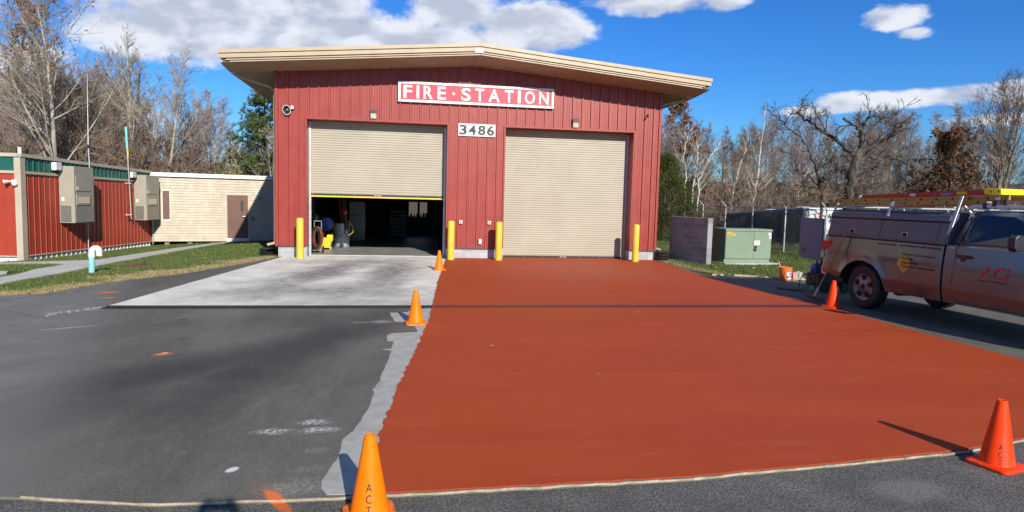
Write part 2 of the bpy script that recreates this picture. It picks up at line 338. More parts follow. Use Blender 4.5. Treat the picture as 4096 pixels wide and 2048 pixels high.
def red_coating():
    mt, nt, b = mat('red_deck_coating'); P = nt.pos(); px, py, pz = nt.sep(P)
    n1 = nt.noise(nt.scale(P, (0.45, 1.3, 1)), 0.8, 5.0, 0.6, 0.4); n2 = nt.noise(P, 90.0, 3.0, 0.65); n3 = nt.noise(nt.scale(P, (1.2, 7, 1)), 1.0, 4.0)
    c = nt.mix(nt.smooth(n1, 0.3, 0.72), (0.375, 0.055, 0.0135), (0.415, 0.068, 0.019))
    c = nt.mix(nt.smooth(n3, 0.5, 0.75, 0, 0.16), c, (0.47, 0.14, 0.075))
    c = nt.mix(nt.smooth(nt.noise(P, 48.0, 4.0, 0.75), 0.58, 0.74, 0, 0.4), c, (0.50, 0.15, 0.075)); c = nt.mix(nt.smooth(nt.noise(P, 60.0, 3.0, 0.7), 0.44, 0.3, 0, 0.3), c, (0.24, 0.035, 0.012))
    sq = nt.noise(nt.scale(P, (22, 0.5, 1), (0, 0, R(4))), 1.0, 3.0, 0.6)
    c = nt.mix(nt.smooth(sq, 0.56, 0.74, 0, 0.16), c, (0.30, 0.045, 0.012))
    ds = nt.noise(P, 2.6, 7.0, 0.75)
    c = nt.mix(nt.smooth(ds, 0.60, 0.8, 0, 0.12), c, (0.5, 0.2, 0.12))
    sheen_tint = nt.math('MULTIPLY', ellipse(nt, px, py, 9.0, -3.0, 2.6, 2.4, 0.0, 1.8, n1, 1.6), 0.3)  # sheen on the far red painted in as a paler, pinker patch
    c = nt.mix(sheen_tint, c, (0.46, 0.16, 0.10))
    nt.put(b.inputs['Base Color'], c)
    nt.put(b.inputs['Roughness'], nt.math('ADD', nt.smooth(n1, 0.3, 0.7, 0.55, 0.66), nt.math('MULTIPLY', n2, 0.1)))
    b.inputs['Specular IOR Level'].default_value = 0.14
    nt.put(b.inputs['Normal'], nt.bump(nt.math('ADD', n2, nt.math('MULTIPLY', nt.noise(P, 300.0, 2.0), 0.8)), 0.3, 0.005))
    return mt
def lawn_material(dry_dist=True):
    mt, nt, b = mat('lawn_soil_and_thatch'); P = nt.pos(); px, py, pz = nt.sep(P)
    n1 = nt.noise(P, 1.3, 6.0, 0.65); n2 = nt.noise(P, 24.0, 4.0, 0.7)
    c = nt.mix(nt.smooth(n2, 0.3, 0.7), (0.035, 0.055, 0.012), (0.085, 0.115, 0.03))
    if dry_dist:
        d = nt.math('ADD', nt.math('MULTIPLY', px, -0.923), nt.math('MULTIPLY', nt.math('ADD', py, 0.5), 0.384))
        dr = nt.smooth(nt.math('ADD', d, nt.math('MULTIPLY', nt.math('SUBTRACT', n1, 0.5), 2.4)), 0.75, 0.1)
    else: dr = nt.smooth(nt.math('ADD', nt.math('ADD', nt.math('MULTIPLY', px, -0.55), py), nt.math('MULTIPLY', nt.math('SUBTRACT', n1, 0.5), 2.0)), -11.2, -12.0)
    c = nt.mix(dr, c, nt.mix(n2, (0.20, 0.145, 0.07), (0.36, 0.28, 0.15)))
    c = nt.mix(nt.smooth(nt.noise(P, 3.1, 5.0), 0.62, 0.75, 0, 0.6), c, (0.17, 0.13, 0.06))
    nt.put(b.inputs['Base Color'], c); b.inputs['Roughness'].default_value = 0.95; b.inputs['Specular IOR Level'].default_value = 0.1
    nt.put(b.inputs['Normal'], nt.bump(nt.noise(P, 70.0, 4.0), 0.8, 0.03))
    return mt
def leaf_litter_material():
    mt, nt, b = mat('leaf_litter'); P = nt.pos()
    n1 = nt.noise(P, 0.5, 6.0, 0.65); n2 = nt.noise(P, 9.0, 5.0, 0.7)
    c = nt.mix(nt.smooth(n2, 0.3, 0.7), (0.055, 0.038, 0.024), (0.17, 0.115, 0.066))
    c = nt.mix(nt.smooth(n1, 0.4, 0.7, 0, 0.5), c, (0.11, 0.10, 0.05))
    nt.put(b.inputs['Base Color'], c); b.inputs['Roughness'].default_value = 0.95
    nt.put(b.inputs['Normal'], nt.bump(n2, 1.0, 0.2))
    return mt
M_road = road_material(); M_drive = driveway_material(); M_conc = concrete_material(); M_red = red_coating()
M_litter = leaf_litter_material()

# ------------------------------------------------------------------ ground sheets
rng = random.Random(7)
def jag(pts, step, amp, seed=1):
    rg = random.Random(seed); out = []
    for (x0, y0), (x1, y1) in zip(pts, pts[1:]):
        n = max(1, int(math.hypot(x1 - x0, y1 - y0) / step))
        for i in range(n):
            t = i / n; out.append((x0 + (x1 - x0) * t + rg.uniform(-amp, amp), y0 + (y1 - y0) * t + rg.uniform(-amp, amp)))
    out.append(pts[-1]); return out
from mathutils.geometry import delaunay_2d_cdt
def cdt(poly):
    vs, es, fs, *_ = delaunay_2d_cdt([Vector(p) for p in poly], [], [list(range(len(poly)))], 1, 1e-5)
    return [(v.x, v.y) for v in vs], [tuple(f) for f in fs]
def sheet(name, poly, z, mt, depth=0.0):
    vs, fs = cdt(poly); n = len(vs)
    V = [(x, y, z) for x, y in vs]; F = [f for f in fs]
    if depth:
        V += [(x, y, z - depth) for x, y in vs]; cnt = {}
        for f in fs:
            for i in range(len(f)): cnt.setdefault(tuple(sorted((f[i], f[(i + 1) % len(f)]))), []).append((f[i], f[(i + 1) % len(f)]))
        for k, l in cnt.items():
            if len(l) == 1: i, j = l[0]; F.append((j, i, i + n, j + n))
    me = bpy.data.meshes.new(name); me.from_pydata(V, [], F)
    bm = bmesh.new(); bm.from_mesh(me); bmesh.ops.recalc_face_normals(bm, faces=bm.faces)
    up = [f for f in bm.faces if abs(f.normal.z) > 0.9 and f.normal.z < 0]
    if up: bmesh.ops.reverse_faces(bm, faces=bm.faces)
    bm.to_mesh(me); bm.free(); me.materials.append(mt)
    o = bpy.data.objects.new(name, me); COL.objects.link(o); return struct(o)

def hterrain(x, y):
    d = -0.923 * x + 0.384 * (y + 0.5)
    return -0.02 - 0.46 * np.clip(d / 8.5, 0, 1.5)
LAWN_EDGE = [(0.15, 0.3), (0.04, -0.49), (-0.5, -2.54), (-1.27, -4.89), (-1.84, -5.67), (-2.4, -7.1), (-2.62, -8.05), (-3.23, -8.3), (-4.6, -8.9)]
seam = [(-9, -15.9), (-3.5, -16.2), (0.2, -16.5), (1.35, -16.74), (2.36, -16.97), (3.81, -16.99), (5.74, -16.95), (7.1, -16.82), (8.33, -16.68), (9.08, -16.49), (10.5, -16.2), (13, -15.6), (18, -14.4), (26, -12.5)]
sj = jag(seam, 0.12, 0.008, 3)
# far ground and the woodland floor
gx = np.concatenate([np.linspace(-900, -140, 8), np.linspace(-120, 140, 66), np.linspace(160, 900, 8)])
gy = np.concatenate([np.linspace(-300, -70, 6), np.linspace(-60, 16, 12), np.linspace(18, 120, 40), np.linspace(140, 1200, 10)])
X_, Y_ = np.meshgrid(gx, gy)
Z_ = -0.80 + 0 * X_
dd_ = np.clip((np.hypot(X_ - 4, Y_ + 21) - 62) / 40, 0, 1); Z_ = Z_ + np.where(Y_ > 5, 6.0 * dd_ * dd_ * (3 - 2 * dd_), 0)
Z_ += np.where(Y_ > 30, 0.35 * np.sin(X_ * 0.21) * np.cos(Y_ * 0.17), 0)
nx, ny = len(gx), len(gy)
F_ = [(j * nx + i, j * nx + i + 1, (j + 1) * nx + i + 1, (j + 1) * nx + i) for j in range(ny - 1) for i in range(nx - 1)]
struct(fast_mesh('ground', np.stack([X_.ravel(), Y_.ravel(), Z_.ravel()], 1), F_, M_litter))
# coarse road in front, sealed driveway slab over it
road_poly = [(-60, -60), (60, -60), (60, -3.0), (14, -5.75)] + [(12.0, -6), (0, -6)] + [(-2.6, -8.4), (-8, -9.2), (-60, -14)]
sheet('road', road_poly, -0.022, M_road, 0.3)
right_edge = [(26, -6.6), (17.0, -6.1), (14.6, -5.8), (13.7, -5.55), (13.1, -4.75), (12.35, -4.1), (12.25, -2.0), (12.2, 0.04)]
drive_poly = sj + [(26, -6.6)] + jag(right_edge[1:], 0.25, 0.03, 9) + [(0.15, 0.04)] + jag(LAWN_EDGE[1:], 0.18, 0.035, 5) + [(-9, -10.2)]
sheet('driveway', drive_poly, -0.004, M_drive, 0.05)
# concrete apron of the left bay
sheet('concrete_apron', [(-0.985, -9.40), (5.6, -9.40), (5.6, 0.02), (5.16, 0.02), (5.16, 0.50), (0.93, 0.50), (0.93, 0.02), (0.2, 0.02), (0.185, -0.47)], 0.0, M_conc, 0.04)
# red coating of the right bay
redL = [(5.16, -0.55), (5.058, -1.458), (4.86, -3.6), (4.771, -4.541), (4.62, -6.1), (4.493, -7.708), (4.36, -9.35), (4.341, -9.45), (4.261, -10.624), (4.133, -11.729), (4.06, -12.35), (4.0, -12.852), (3.873, -13.825), (3.756, -14.862), (3.674, -15.646), (3.648, -16.015), (3.63, -16.5), (3.659, -16.965)]
redL = jag(redL, 0.07, 0.018, 11)
fr = [(x, y + 0.03) for x, y in sj if 3.68 < x < 11.7]
rr_ = jag([(11.72, -15.9), (11.87, -13.8), (11.90, -11.0), (11.96, -9.4), (11.865, -6.73), (11.85, -3.94), (12.13, -0.8), (12.15, 0.02)], 0.15, 0.012, 4)
sheet('red_apron', redL + fr + rr_ + [(11.27, 0.02), (11.27, 0.44), (7.02, 0.44), (7.02, 0.02), (5.2, 0.02)], 0.005, M_red, 0.008)
# grey primer strip left bare beside the red
M_primer = simple('grey_primer', (0.37, 0.365, 0.315), 0.85, 0, 0.12, 7.0, 0.3, 30, dirt=0.25)
pl_ = [(4.26, -9.68), (3.95, -9.95), (3.93, -10.07), (3.62, -10.12), (3.72, -10.9), (3.93, -10.95), (3.92, -11.25), (4.02, -11.27), (4.05, -11.72), (3.70, -11.8), (3.62, -11.95), (3.64, -12.3), (3.73, -12.32), (3.70, -12.75), (3.60, -12.8), (3.70, -12.86), (3.66, -13.5), (3.632, -13.81), (3.60, -14.3), (3.55, -14.6), (3.56, -14.65), (3.542, -15.09), (3.49, -15.5), (3.48, -15.55), (3.44, -15.75), (3.38, -15.95), (3.37, -16.35), (3.30, -16.72), (3.31, -16.85), (3.36, -16.94)]
pl_ = jag(pl_, 0.09, 0.008, 21)
rl2 = [(x + 0.05, y) for x, y in redL if y < -9.68]
sheet('primer_strip', pl_ + rl2[::-1], 0.001, M_primer, 0.004)
# pale broken joint along the driveway's front edge
M_joint = simple('joint_mortar', (0.36, 0.29, 0.20), 0.9, 0, 0.3, 9.0, 0.5, 80)
jm = MB()
rg = random.Random(4)
ja = [p for p in sj if -6 < p[0] < 16]
for (x0, y0), (x1, y1) in zip(ja, ja[1:]):
    if rg.random() < 0.04: continue
    wd = rg.uniform(0.002, 0.009); zz = rg.uniform(0.0, 0.004)
    jm.add([(x0, y0 - wd, -0.012), (x1, y1 - wd, -0.012), (x1, y1 + 0.004, zz), (x0, y0 + 0.004, zz), (x0, y0 - wd * 0.6, zz), (x1, y1 - wd * 0.6, zz)], [(0, 1, 5, 4), (4, 5, 2, 3)])
struct(jm.build('pavement_joint', M_joint))
# trench drain with an iron grate
M_iron = simple('cast_iron_grate', (0.020, 0.020, 0.021), 0.55, 0.3, 0.25, 8.0)
M_blackhole = simple('drain_channel', (0.012, 0.012, 0.012), 0.9)
td = thing('trench_drain', 'long black iron grate drain running across the whole apron in front of both bays', 'drain', (5.5, -9.53, 0))
fr_m = MB(); gr = MB(); ch = MB()
xa, xb = -0.98, 12.0
for y0 in (-9.675, -9.42): fr_m.box(xa, xb, y0, y0 + 0.02, -0.02, 0.009)
ch.box(xa, xb, -9.655, -9.42, -0.02, -0.001)
x = xa
while x < xb - 0.02:
    gr.box(x, x + 0.022, -9.655, -9.42, -0.001, 0.007); x += 0.045
gr.box(xa, xb, -9.545, -9.515, -0.001, 0.0075)
fr_m.build('frame', M_iron, td); gr.build('grate', M_iron, td); ch.build('channel', M_blackhole, td)
# crumbled stones at the drain's left end
M_stone = simple('broken_stone', (0.22, 0.21, 0.19), 0.9, 0, 0.4, 20)
st = MB(); rg = random.Random(8)
for i in range(75):
    t = rg.random(); x = -0.98 - 0.5 * t + rg.gauss(0, .04); y = -9.45 - 0.8 * t + rg.gauss(0, .07); s_ = rg.uniform(.006, .02)
    st.obox((x, y, 0.0 + s_ * .3), Matrix.Rotation(rg.random() * 3, 3, 'Z') @ Vector((s_ * 1.6, 0, s_ * .2)), Matrix.Rotation(rg.random() * 3, 3, 'Z') @ Vector((0, s_ * 1.2, 0)), (0, 0, s_))
tag(st.build('gravel', M_stone), 'loose broken grey stones spilling from the left end of the drain', 'gravel', kind='stuff')

# lawn left of the station: falls half a metre towards the low buildings
M_lawn = lawn_material(True); M_lawn2 = lawn_material(False)
lx = np.concatenate([np.linspace(-60, -16, 12), np.arange(-15.5, 0.6, 0.25)]); ly = np.concatenate([np.arange(-13, 20, 0.25), np.linspace(20.5, 40, 10)])
X_, Y_ = np.meshgrid(lx, ly); Z_ = hterrain(X_, Y_) + 0.012 * np.sin(X_ * 3.1 + Y_) * np.cos(Y_ * 2.3)
DD = -0.923 * X_ + 0.384 * (Y_ + 0.5); Z_ = np.where(DD < 0, -0.045, Z_); Z_ = np.where((X_ > -0.1) & (Y_ > -0.2), -0.06, Z_)
nx, ny = len(lx), len(ly)
F_ = [(j * nx + i, j * nx + i + 1, (j + 1) * nx + i + 1, (j + 1) * nx + i) for j in range(ny - 1) for i in range(nx - 1)]
struct(fast_mesh('lawn', np.stack([X_.ravel(), Y_.ravel(), Z_.ravel()], 1), F_, M_lawn))
# lawn right of the station
rx_ = np.concatenate([np.arange(12.0, 24, 0.3), np.linspace(24.5, 70, 18)]); ry_ = np.concatenate([np.arange(-7.5, 16, 0.3), np.linspace(16.5, 40, 10)])
X_, Y_ = np.meshgrid(rx_, ry_); Z_ = -0.012 + 0.012 * np.sin(X_ * 2.1 + Y_ * 1.3) - 0.45 * np.clip((X_ - 20.3) / 2.0, 0, 1) - 0.05 * np.clip((-4.6 - Y_) / 0.6, 0, 1)
nx, ny = len(rx_), len(ry_)
F_ = [(j * nx + i, j * nx + i + 1, (j + 1) * nx + i + 1, (j + 1) * nx + i) for j in range(ny - 1) for i in range(nx - 1)]
struct(fast_mesh('lawn', np.stack([X_.ravel(), Y_.ravel(), Z_.ravel()], 1), F_, M_lawn2))
# footpath
M_path = simple('path_concrete', (0.52, 0.50, 0.43), 0.9, 0, 0.1, 1.5, 0.15, 40, dirt=0.15)
def drape(name, poly, lift, mt):
    vs, fs = cdt(poly); bm = bmesh.new(); bv = [bm.verts.new((x, y, 0)) for x, y in vs]; [bm.faces.new([bv[i] for i in f]) for f in fs]
    for _ in range(3): bmesh.ops.subdivide_edges(bm, edges=[e for e in bm.edges if e.calc_length() > 0.6], cuts=1); bmesh.ops.triangulate(bm, faces=bm.faces)
    for v in bm.verts: v.co.z = float(hterrain(v.co.x, v.co.y)) + lift
    ex = bmesh.ops.extrude_face_region(bm, geom=bm.faces[:])
    for v in [g for g in ex['geom'] if isinstance(g, bmesh.types.BMVert)]: v.co.z -= 0.08
    bmesh.ops.recalc_face_normals(bm, faces=bm.faces)
    me = bpy.data.meshes.new(name); bm.to_mesh(me); bm.free(); me.materials.append(mt)
    o = bpy.data.objects.new(name, me); COL.objects.link(o); return struct(o)
PATH = [(-4.30, -7.6), (-4.414, -5.978), (-4.464, -4.837), (-4.381, -3.761), (-4.528, -0.753), (-4.571, 5.291), (-4.471, 11.2), (-4.0, 13.03), (-4.75, 12.82), (-5.0, 11.5), (-5.45, 8.073), (-5.774, 1.909), (-5.9, 1.7), (-8.2, 2.05), (-14, 2.2), (-14, 1.0), (-8.32, 1.299), (-6.53, 0.602), (-5.868, -0.151), (-5.85, -0.7), (-5.913, -1.63), (-5.473, -3.27), (-5.45, -4.2), (-5.3, -7.8)]
drape('path', PATH, 0.025, M_path)
drape('path', [(-9, -2.2), (-6.529, -2.041), (-6.281, -2.155), (-5.75, -3.244), (-5.75, -4.2), (-9, -4.2)], 0.035, M_path)

# ------------------------------------------------------------------ fire station
M_redmetal = simple('red_wall_panel', (0.285, 0.033, 0.022), 0.42, 0.0, 0.07, 1.2, 0.0, dirt=0.0, spec=0.5)
def weather(mt, k=0.14, b_=0.10):
    nt = NT(mt.node_tree); b = nt.n['Principled BSDF']; P = nt.pos()
    src = b.inputs['Base Color'].links[0].from_socket
    st = nt.noise(nt.scale(P, (7, 7, 0.35)), 1.0, 5.0, 0.65); pa = nt.noise(nt.scale(P, (1.1, 1.1, 0.8)), 1.0, 3.0, 0.5)
    c = nt.mix(nt.smooth(st, 0.5, 0.75, 0, k), src, (0.42, 0.13, 0.10)); c = nt.mix(nt.smooth(st, 0.5, 0.25, 0, k), c, (0.10, 0.03, 0.03))
    nt.put(b.inputs['Base Color'], c)
    nt.put(b.inputs['Normal'], nt.bump(nt.math('ADD', nt.noise(nt.scale(P, (3.3, 3.3, 0.9)), 1.0, 2.0), pa), b_, 0.03))
weather(M_redmetal)
M_redtrim = simple('red_trim', (0.29, 0.038, 0.026), 0.4, 0, 0.05, 3)
M_tan = simple('tan_painted_metal', (0.44, 0.345, 0.225), 0.45, 0, 0.06, 2.0)
M_soffit = simple('tan_soffit', (0.40, 0.30, 0.19), 0.5, 0, 0.08, 2.0)
M_roof = simple('roof_metal', (0.42, 0.36, 0.28), 0.45, 0.2, 0.1, 2)
M_slat = simple('beige_door_slats', (0.375, 0.338, 0.258), 0.5, 0, 0.05, 1.0)
M_guide = simple('galvanised_steel', (0.55, 0.55, 0.54), 0.4, 0.6, 0.12, 10)
M_rubber = simple('black_rubber', (0.015, 0.015, 0.016), 0.6, 0, 0.2, 12)
M_yellow = simple('safety_yellow', (0.80, 0.56, 0.03), 0.5, 0, 0.06, 5)
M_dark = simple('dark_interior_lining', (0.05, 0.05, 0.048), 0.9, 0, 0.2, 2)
M_floor = simple('sealed_concrete_floor', (0.27, 0.27, 0.24), 0.45, 0, 0.2, 1.5)
M_white = simple('white_paint', (0.70, 0.70, 0.68), 0.5, 0, 0.04, 6)
M_black = simple('black_paint', (0.02, 0.02, 0.022), 0.45, 0, 0.15, 8)
def block_material(name, c0, c1, mortar, rot=0.0):
    mt, nt, b = mat(name); o = nt.pos(); x, y, z = nt.sep(o)
    hz = nt.math('ADD', nt.math('MULTIPLY', x, math.cos(rot)), nt.math('MULTIPLY', y, math.sin(rot)))
    br = nt.new('ShaderNodeTexBrick'); nt.put(br.inputs['Vector'], nt.comb(hz, nt.math('ADD', z, 0.0), 0.0))
    br.inputs['Scale'].default_value = 1.0; br.inputs['Brick Width'].default_value = 0.406; br.inputs['Row Height'].default_value = 0.186
    br.inputs['Mortar Size'].default_value = 0.007; br.inputs['Mortar Smooth'].default_value = 0.2; br.offset = 0.5
    br.inputs['Color1'].default_value = c4(c0); br.inputs['Color2'].default_value = c4(c1); br.inputs['Mortar'].default_value = c4(mortar); br.inputs['Bias'].default_value = 0.0
    n = nt.noise(o, 30.0, 4.0)
    nt.put(b.inputs['Base Color'], nt.mix(nt.smooth(n, 0.35, 0.7, 0, 0.3), br.outputs['Color'], mortar)); b.inputs['Roughness'].default_value = 0.92
    nt.put(b.inputs['Normal'], nt.bump(nt.math('ADD', nt.math('MULTIPLY', br.outputs['Fac'], -1.0), nt.math('MULTIPLY', n, 0.35)), 0.6, 0.01))
    return mt
M_cmu = block_material('grey_concrete_block', (0.30, 0.30, 0.31), (0.42, 0.42, 0.42), (0.55, 0.55, 0.54))

EAVE_L, EAVE_R, RIDGE = (-1.295, 5.855), (13.35, 5.832), (6.055, 6.478)
def ztop(x):
    if x < RIDGE[0]: t = (x - EAVE_L[0]) / (RIDGE[0] - EAVE_L[0]); return EAVE_L[1] + (RIDGE[1] - EAVE_L[1]) * t
    t = (x - RIDGE[0]) / (EAVE_R[0] - RIDGE[0]); return RIDGE[1] + (EAVE_R[1] - RIDGE[1]) * t
def zwall(x):
    return 6.03 - (6.1 - x) * 0.0792 if x < 6.1 else 6.03 - (x - 6.1) * 0.0852
RIB = [(0.0, 0.0), (0.007, 0.046), (0.048, 0.046), (0.062, 0.0), (0.135, 0.0), (0.139, 0.007), (0.158, 0.007), (0.162, 0.0), (0.215, 0.0), (0.219, 0.007), (0.238, 0.007), (0.242, 0.0)]
def rib_profile(length, pitch=0.3048, start=0.02, scale=1.0):
    pts = [(0.0, 0.0)]; t = start
    k = pitch / 0.3048
    while t < length:
        for a, dd in RIB:
            if 0 < t + a * k < length: pts.append((t + a * k, dd * scale))
        t += pitch
    pts.append((length, 0.0)); return pts
def ribbed(mb, org, ux, un, length, zb, zt, pitch=0.3048, start=0.02, scale=1.0):
    """vertical ribbed sheet; zb/zt may be functions of the distance along the wall"""
    org, ux, un = Vector(org), Vector(ux), Vector(un)
    lo, hi = [], []
    for t, dd in rib_profile(length, pitch, start, scale):
        p = org + ux * t + un * dd
        a = zb(t) if callable(zb) else zb; b_ = zt(t) if callable(zt) else zt
        lo.append((p.x, p.y, a)); hi.append((p.x, p.y, b_))
    mb.grid([lo, hi])
FS = thing('fire_station', 'large red ribbed metal fire station with a tan gabled roof and two tall roller doors', 'building', (6.1, 0, 0))
X0, X1 = 0.0, 12.19
L0, L1, R0, R1 = 0.914, 5.18, 7.01, 11.28; DH = 4.21; DY = 0.45; DEPTH = 14.0
wl = MB()
ribbed(wl, (X0, 0, 0), (1, 0, 0), (0, -1, 0), L0 - X0, 0.325, lambda t: zwall(t), start=0.03)
ribbed(wl, (L1, 0, 0), (1, 0, 0), (0, -1, 0), R0 - L1, 0.325, lambda t: zwall(L1 + t), start=0.03)
ribbed(wl, (R1, 0, 0), (1, 0, 0), (0, -1, 0), X1 - R1, 0.325, lambda t: zwall(R1 + t), start=0.03)
ribbed(wl, (L0, 0, 0), (1, 0, 0), (0, -1, 0), L1 - L0, DH + 0.03, lambda t: zwall(L0 + t), start=0.03)
ribbed(wl, (R0, 0, 0), (1, 0, 0), (0, -1, 0), R1 - R0, DH + 0.03, lambda t: zwall(R0 + t), start=0.03)
ribbed(wl, (X0, DEPTH, 0), (0, -1, 0), (-1, 0, 0), DEPTH, 0.325, 5.53)
ribbed(wl, (X1, 0, 0), (0, 1, 0), (1, 0, 0), DEPTH, 0.325, 5.5)
wl.build('wall', M_redmetal, FS)
# back wall with window openings
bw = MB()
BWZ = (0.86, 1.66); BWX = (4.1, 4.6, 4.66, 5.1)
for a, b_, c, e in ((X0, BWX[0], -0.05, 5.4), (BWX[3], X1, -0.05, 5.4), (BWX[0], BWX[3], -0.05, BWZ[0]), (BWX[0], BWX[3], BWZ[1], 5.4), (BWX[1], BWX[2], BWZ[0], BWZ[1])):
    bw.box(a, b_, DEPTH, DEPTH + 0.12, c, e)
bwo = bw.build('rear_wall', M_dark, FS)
# trims
tr = MB()
for a, b_ in ((X0 - 0.012, X0 + 0.06), (X1 - 0.06, X1 + 0.012)): tr.box(a, b_, -0.045, 0.05, 0.325, zwall(a) - 0.01)
for a, b_ in ((L0, L1), (R0, R1)):
    tr.box(a - 0.05, b_ + 0.05, -0.05, 0.0, DH - 0.02, DH + 0.045)
    tr.box(a - 0.045, a + 0.012, -0.046, DY - 0.06, 0.33, DH - 0.022); tr.box(b_ - 0.012, b_ + 0.045, -0.046, DY + 0.1, 0.33, DH - 0.022)
    tr.box(a + 0.013, b_ - 0.013, 0.002, DY + 0.1, DH - 0.018, DH + 0.02)
tr.build('trim', M_redtrim, FS, 0.004)
M_flash = simple('dark_flashing', (0.07, 0.055, 0.055), 0.5)
for a, b_ in ((X0 - 0.01, L0 - 0.046), (L1 + 0.046, R0 - 0.046), (R1 + 0.046, X1 + 0.01)): MB().box(a, b_, -0.055, 0.03, 0.302, 0.326).build('base_flashing', M_flash, FS)
cm = MB()
for a, b_, e in ((X0 + 0.07, L0 + 0.0, 0), (L1 - 0.0, R0 + 0.0, 0), (R1 - 0.0, X1 - 0.07, 0)): cm.box(a, b_, 0.0, 0.55, -0.1, 0.303)
cm.box(X0 + 0.07, X0 + 0.28, 0.56, DEPTH, -0.6, 0.34); cm.box(X1 - 0.28, X1 - 0.07, 0.56, DEPTH, -0.3, 0.34)
cm.build('block_base', M_cmu, FS)
# roof, fascia, soffit
def gable_strip(mb, d0, d1, y0, y1, xl, xr):
    xs = [xl, RIDGE[0], xr]
    rings = [[(x, y0, ztop(x) + d0), (x, y0, ztop(x) + d1), (x, y1, ztop(x) + d1), (x, y1, ztop(x) + d0)] for x in xs]
    mb.loft(rings)
rf = MB(); gable_strip(rf, 0.0, -0.06, -1.15, 14.8, EAVE_L[0], EAVE_R[0]); rf.build('roof', M_roof, FS)
fa = MB(); fb = MB()
gable_strip(fa, 0.012, -0.086, -1.225, -1.152, EAVE_L[0] - 0.01, EAVE_R[0] + 0.01)
gable_strip(fa, -0.110, -0.220, -1.215, -1.152, EAVE_L[0] + 0.02, EAVE_R[0] - 0.02)
gable_strip(fa, -0.252, -0.284, -1.21, -1.152, EAVE_L[0] + 0.2, EAVE_R[0] - 0.22)
gable_strip(fa, -0.308, -0.338, -1.205, -1.152, EAVE_L[0] + 0.3, EAVE_R[0] - 0.3)
gable_strip(fb, -0.0885, -0.34, -1.150, -1.13, EAVE_L[0] + 0.1, EAVE_R[0] - 0.1)
fao = fa.build('fascia', M_tan, FS)
fb.build('fascia_backing', simple('brown_backing', (0.10, 0.07, 0.05), 0.7), FS)
so = MB()
def sof(x, y):
    t = (y + 1.13) / 1.13; return (ztop(x) - 0.33) * (1 - t) + (zwall(x) + 0.005) * t
ys_ = []; y = -1.13
while y < 0: ys_ += [(y, 0), (y + 0.10, 0), (y + 0.112, .014), (y + 0.14, .014), (y + 0.152, 0)]; y += 0.16
ys_ = [p for p in ys_ if p[0] < 0.0] + [(0.02, 0)]
for xs in ((EAVE_L[0] + 0.02, 6.06), (6.06, EAVE_R[0] - 0.02)):
    so.grid([[(x, y, sof(x, min(y, 0)) + dz) for y, dz in ys_] for x in np.linspace(xs[0], xs[1], 9)])
for xs in ((EAVE_L[0] + 0.02, 0.02), (12.17, EAVE_R[0] - 0.02)):
    so.add([(xs[0], 0.02, zwall(xs[0])), (xs[1], 0.02, zwall(xs[1])), (xs[1], 14.6, zwall(xs[1])), (xs[0], 14.6, zwall(xs[0]))], [(0, 1, 2, 3)])
so.obox((6.06, -0.56, 6.075), (0.14, 0, 0), (0, 1.1, -0.11), (0, 0, 0.012))
so.build('soffit', M_soffit, FS)
for x0, sgn in ((EAVE_L[0], -1), (EAVE_R[0], 1)):
    zt = ztop(x0) - 0.07
    sec = [(0, 0), (sgn * 0.0, -0.13), (-sgn * 0.05, -0.16), (-sgn * 0.12, -0.16), (-sgn * 0.12, 0)]
    MB().loft([[(x0 + a, y, zt + b_) for a, b_ in sec] for y in (-1.14, 14.7)]).build('gutter', M_tan, FS)
for pts in ([(-1.18, 0.3, 5.63), (-1.16, 0.3, 5.5), (-1.02, 0.3, 5.38), (-0.22, 0.3, 5.14), (-0.09, 0.3, 5.05), (-0.07, 0.3, 4.9), (-0.07, 0.3, 0.45), (-0.09, 0.28, 0.38), (-0.3, 0.2, 0.33)],
            [(13.1, 0.3, 5.63), (13.12, 0.3, 5.45), (13.0, 0.3, 5.33), (12.42, 0.3, 5.2), (12.3, 0.3, 5.12), (12.27, 0.3, 4.95), (12.27, 0.3, 0.45), (12.29, 0.28, 0.38), (12.45, 0.16, 0.33)]):
    MB().tube(pts, 0.045, 8).build('downspout', M_tan, FS, smooth=50)
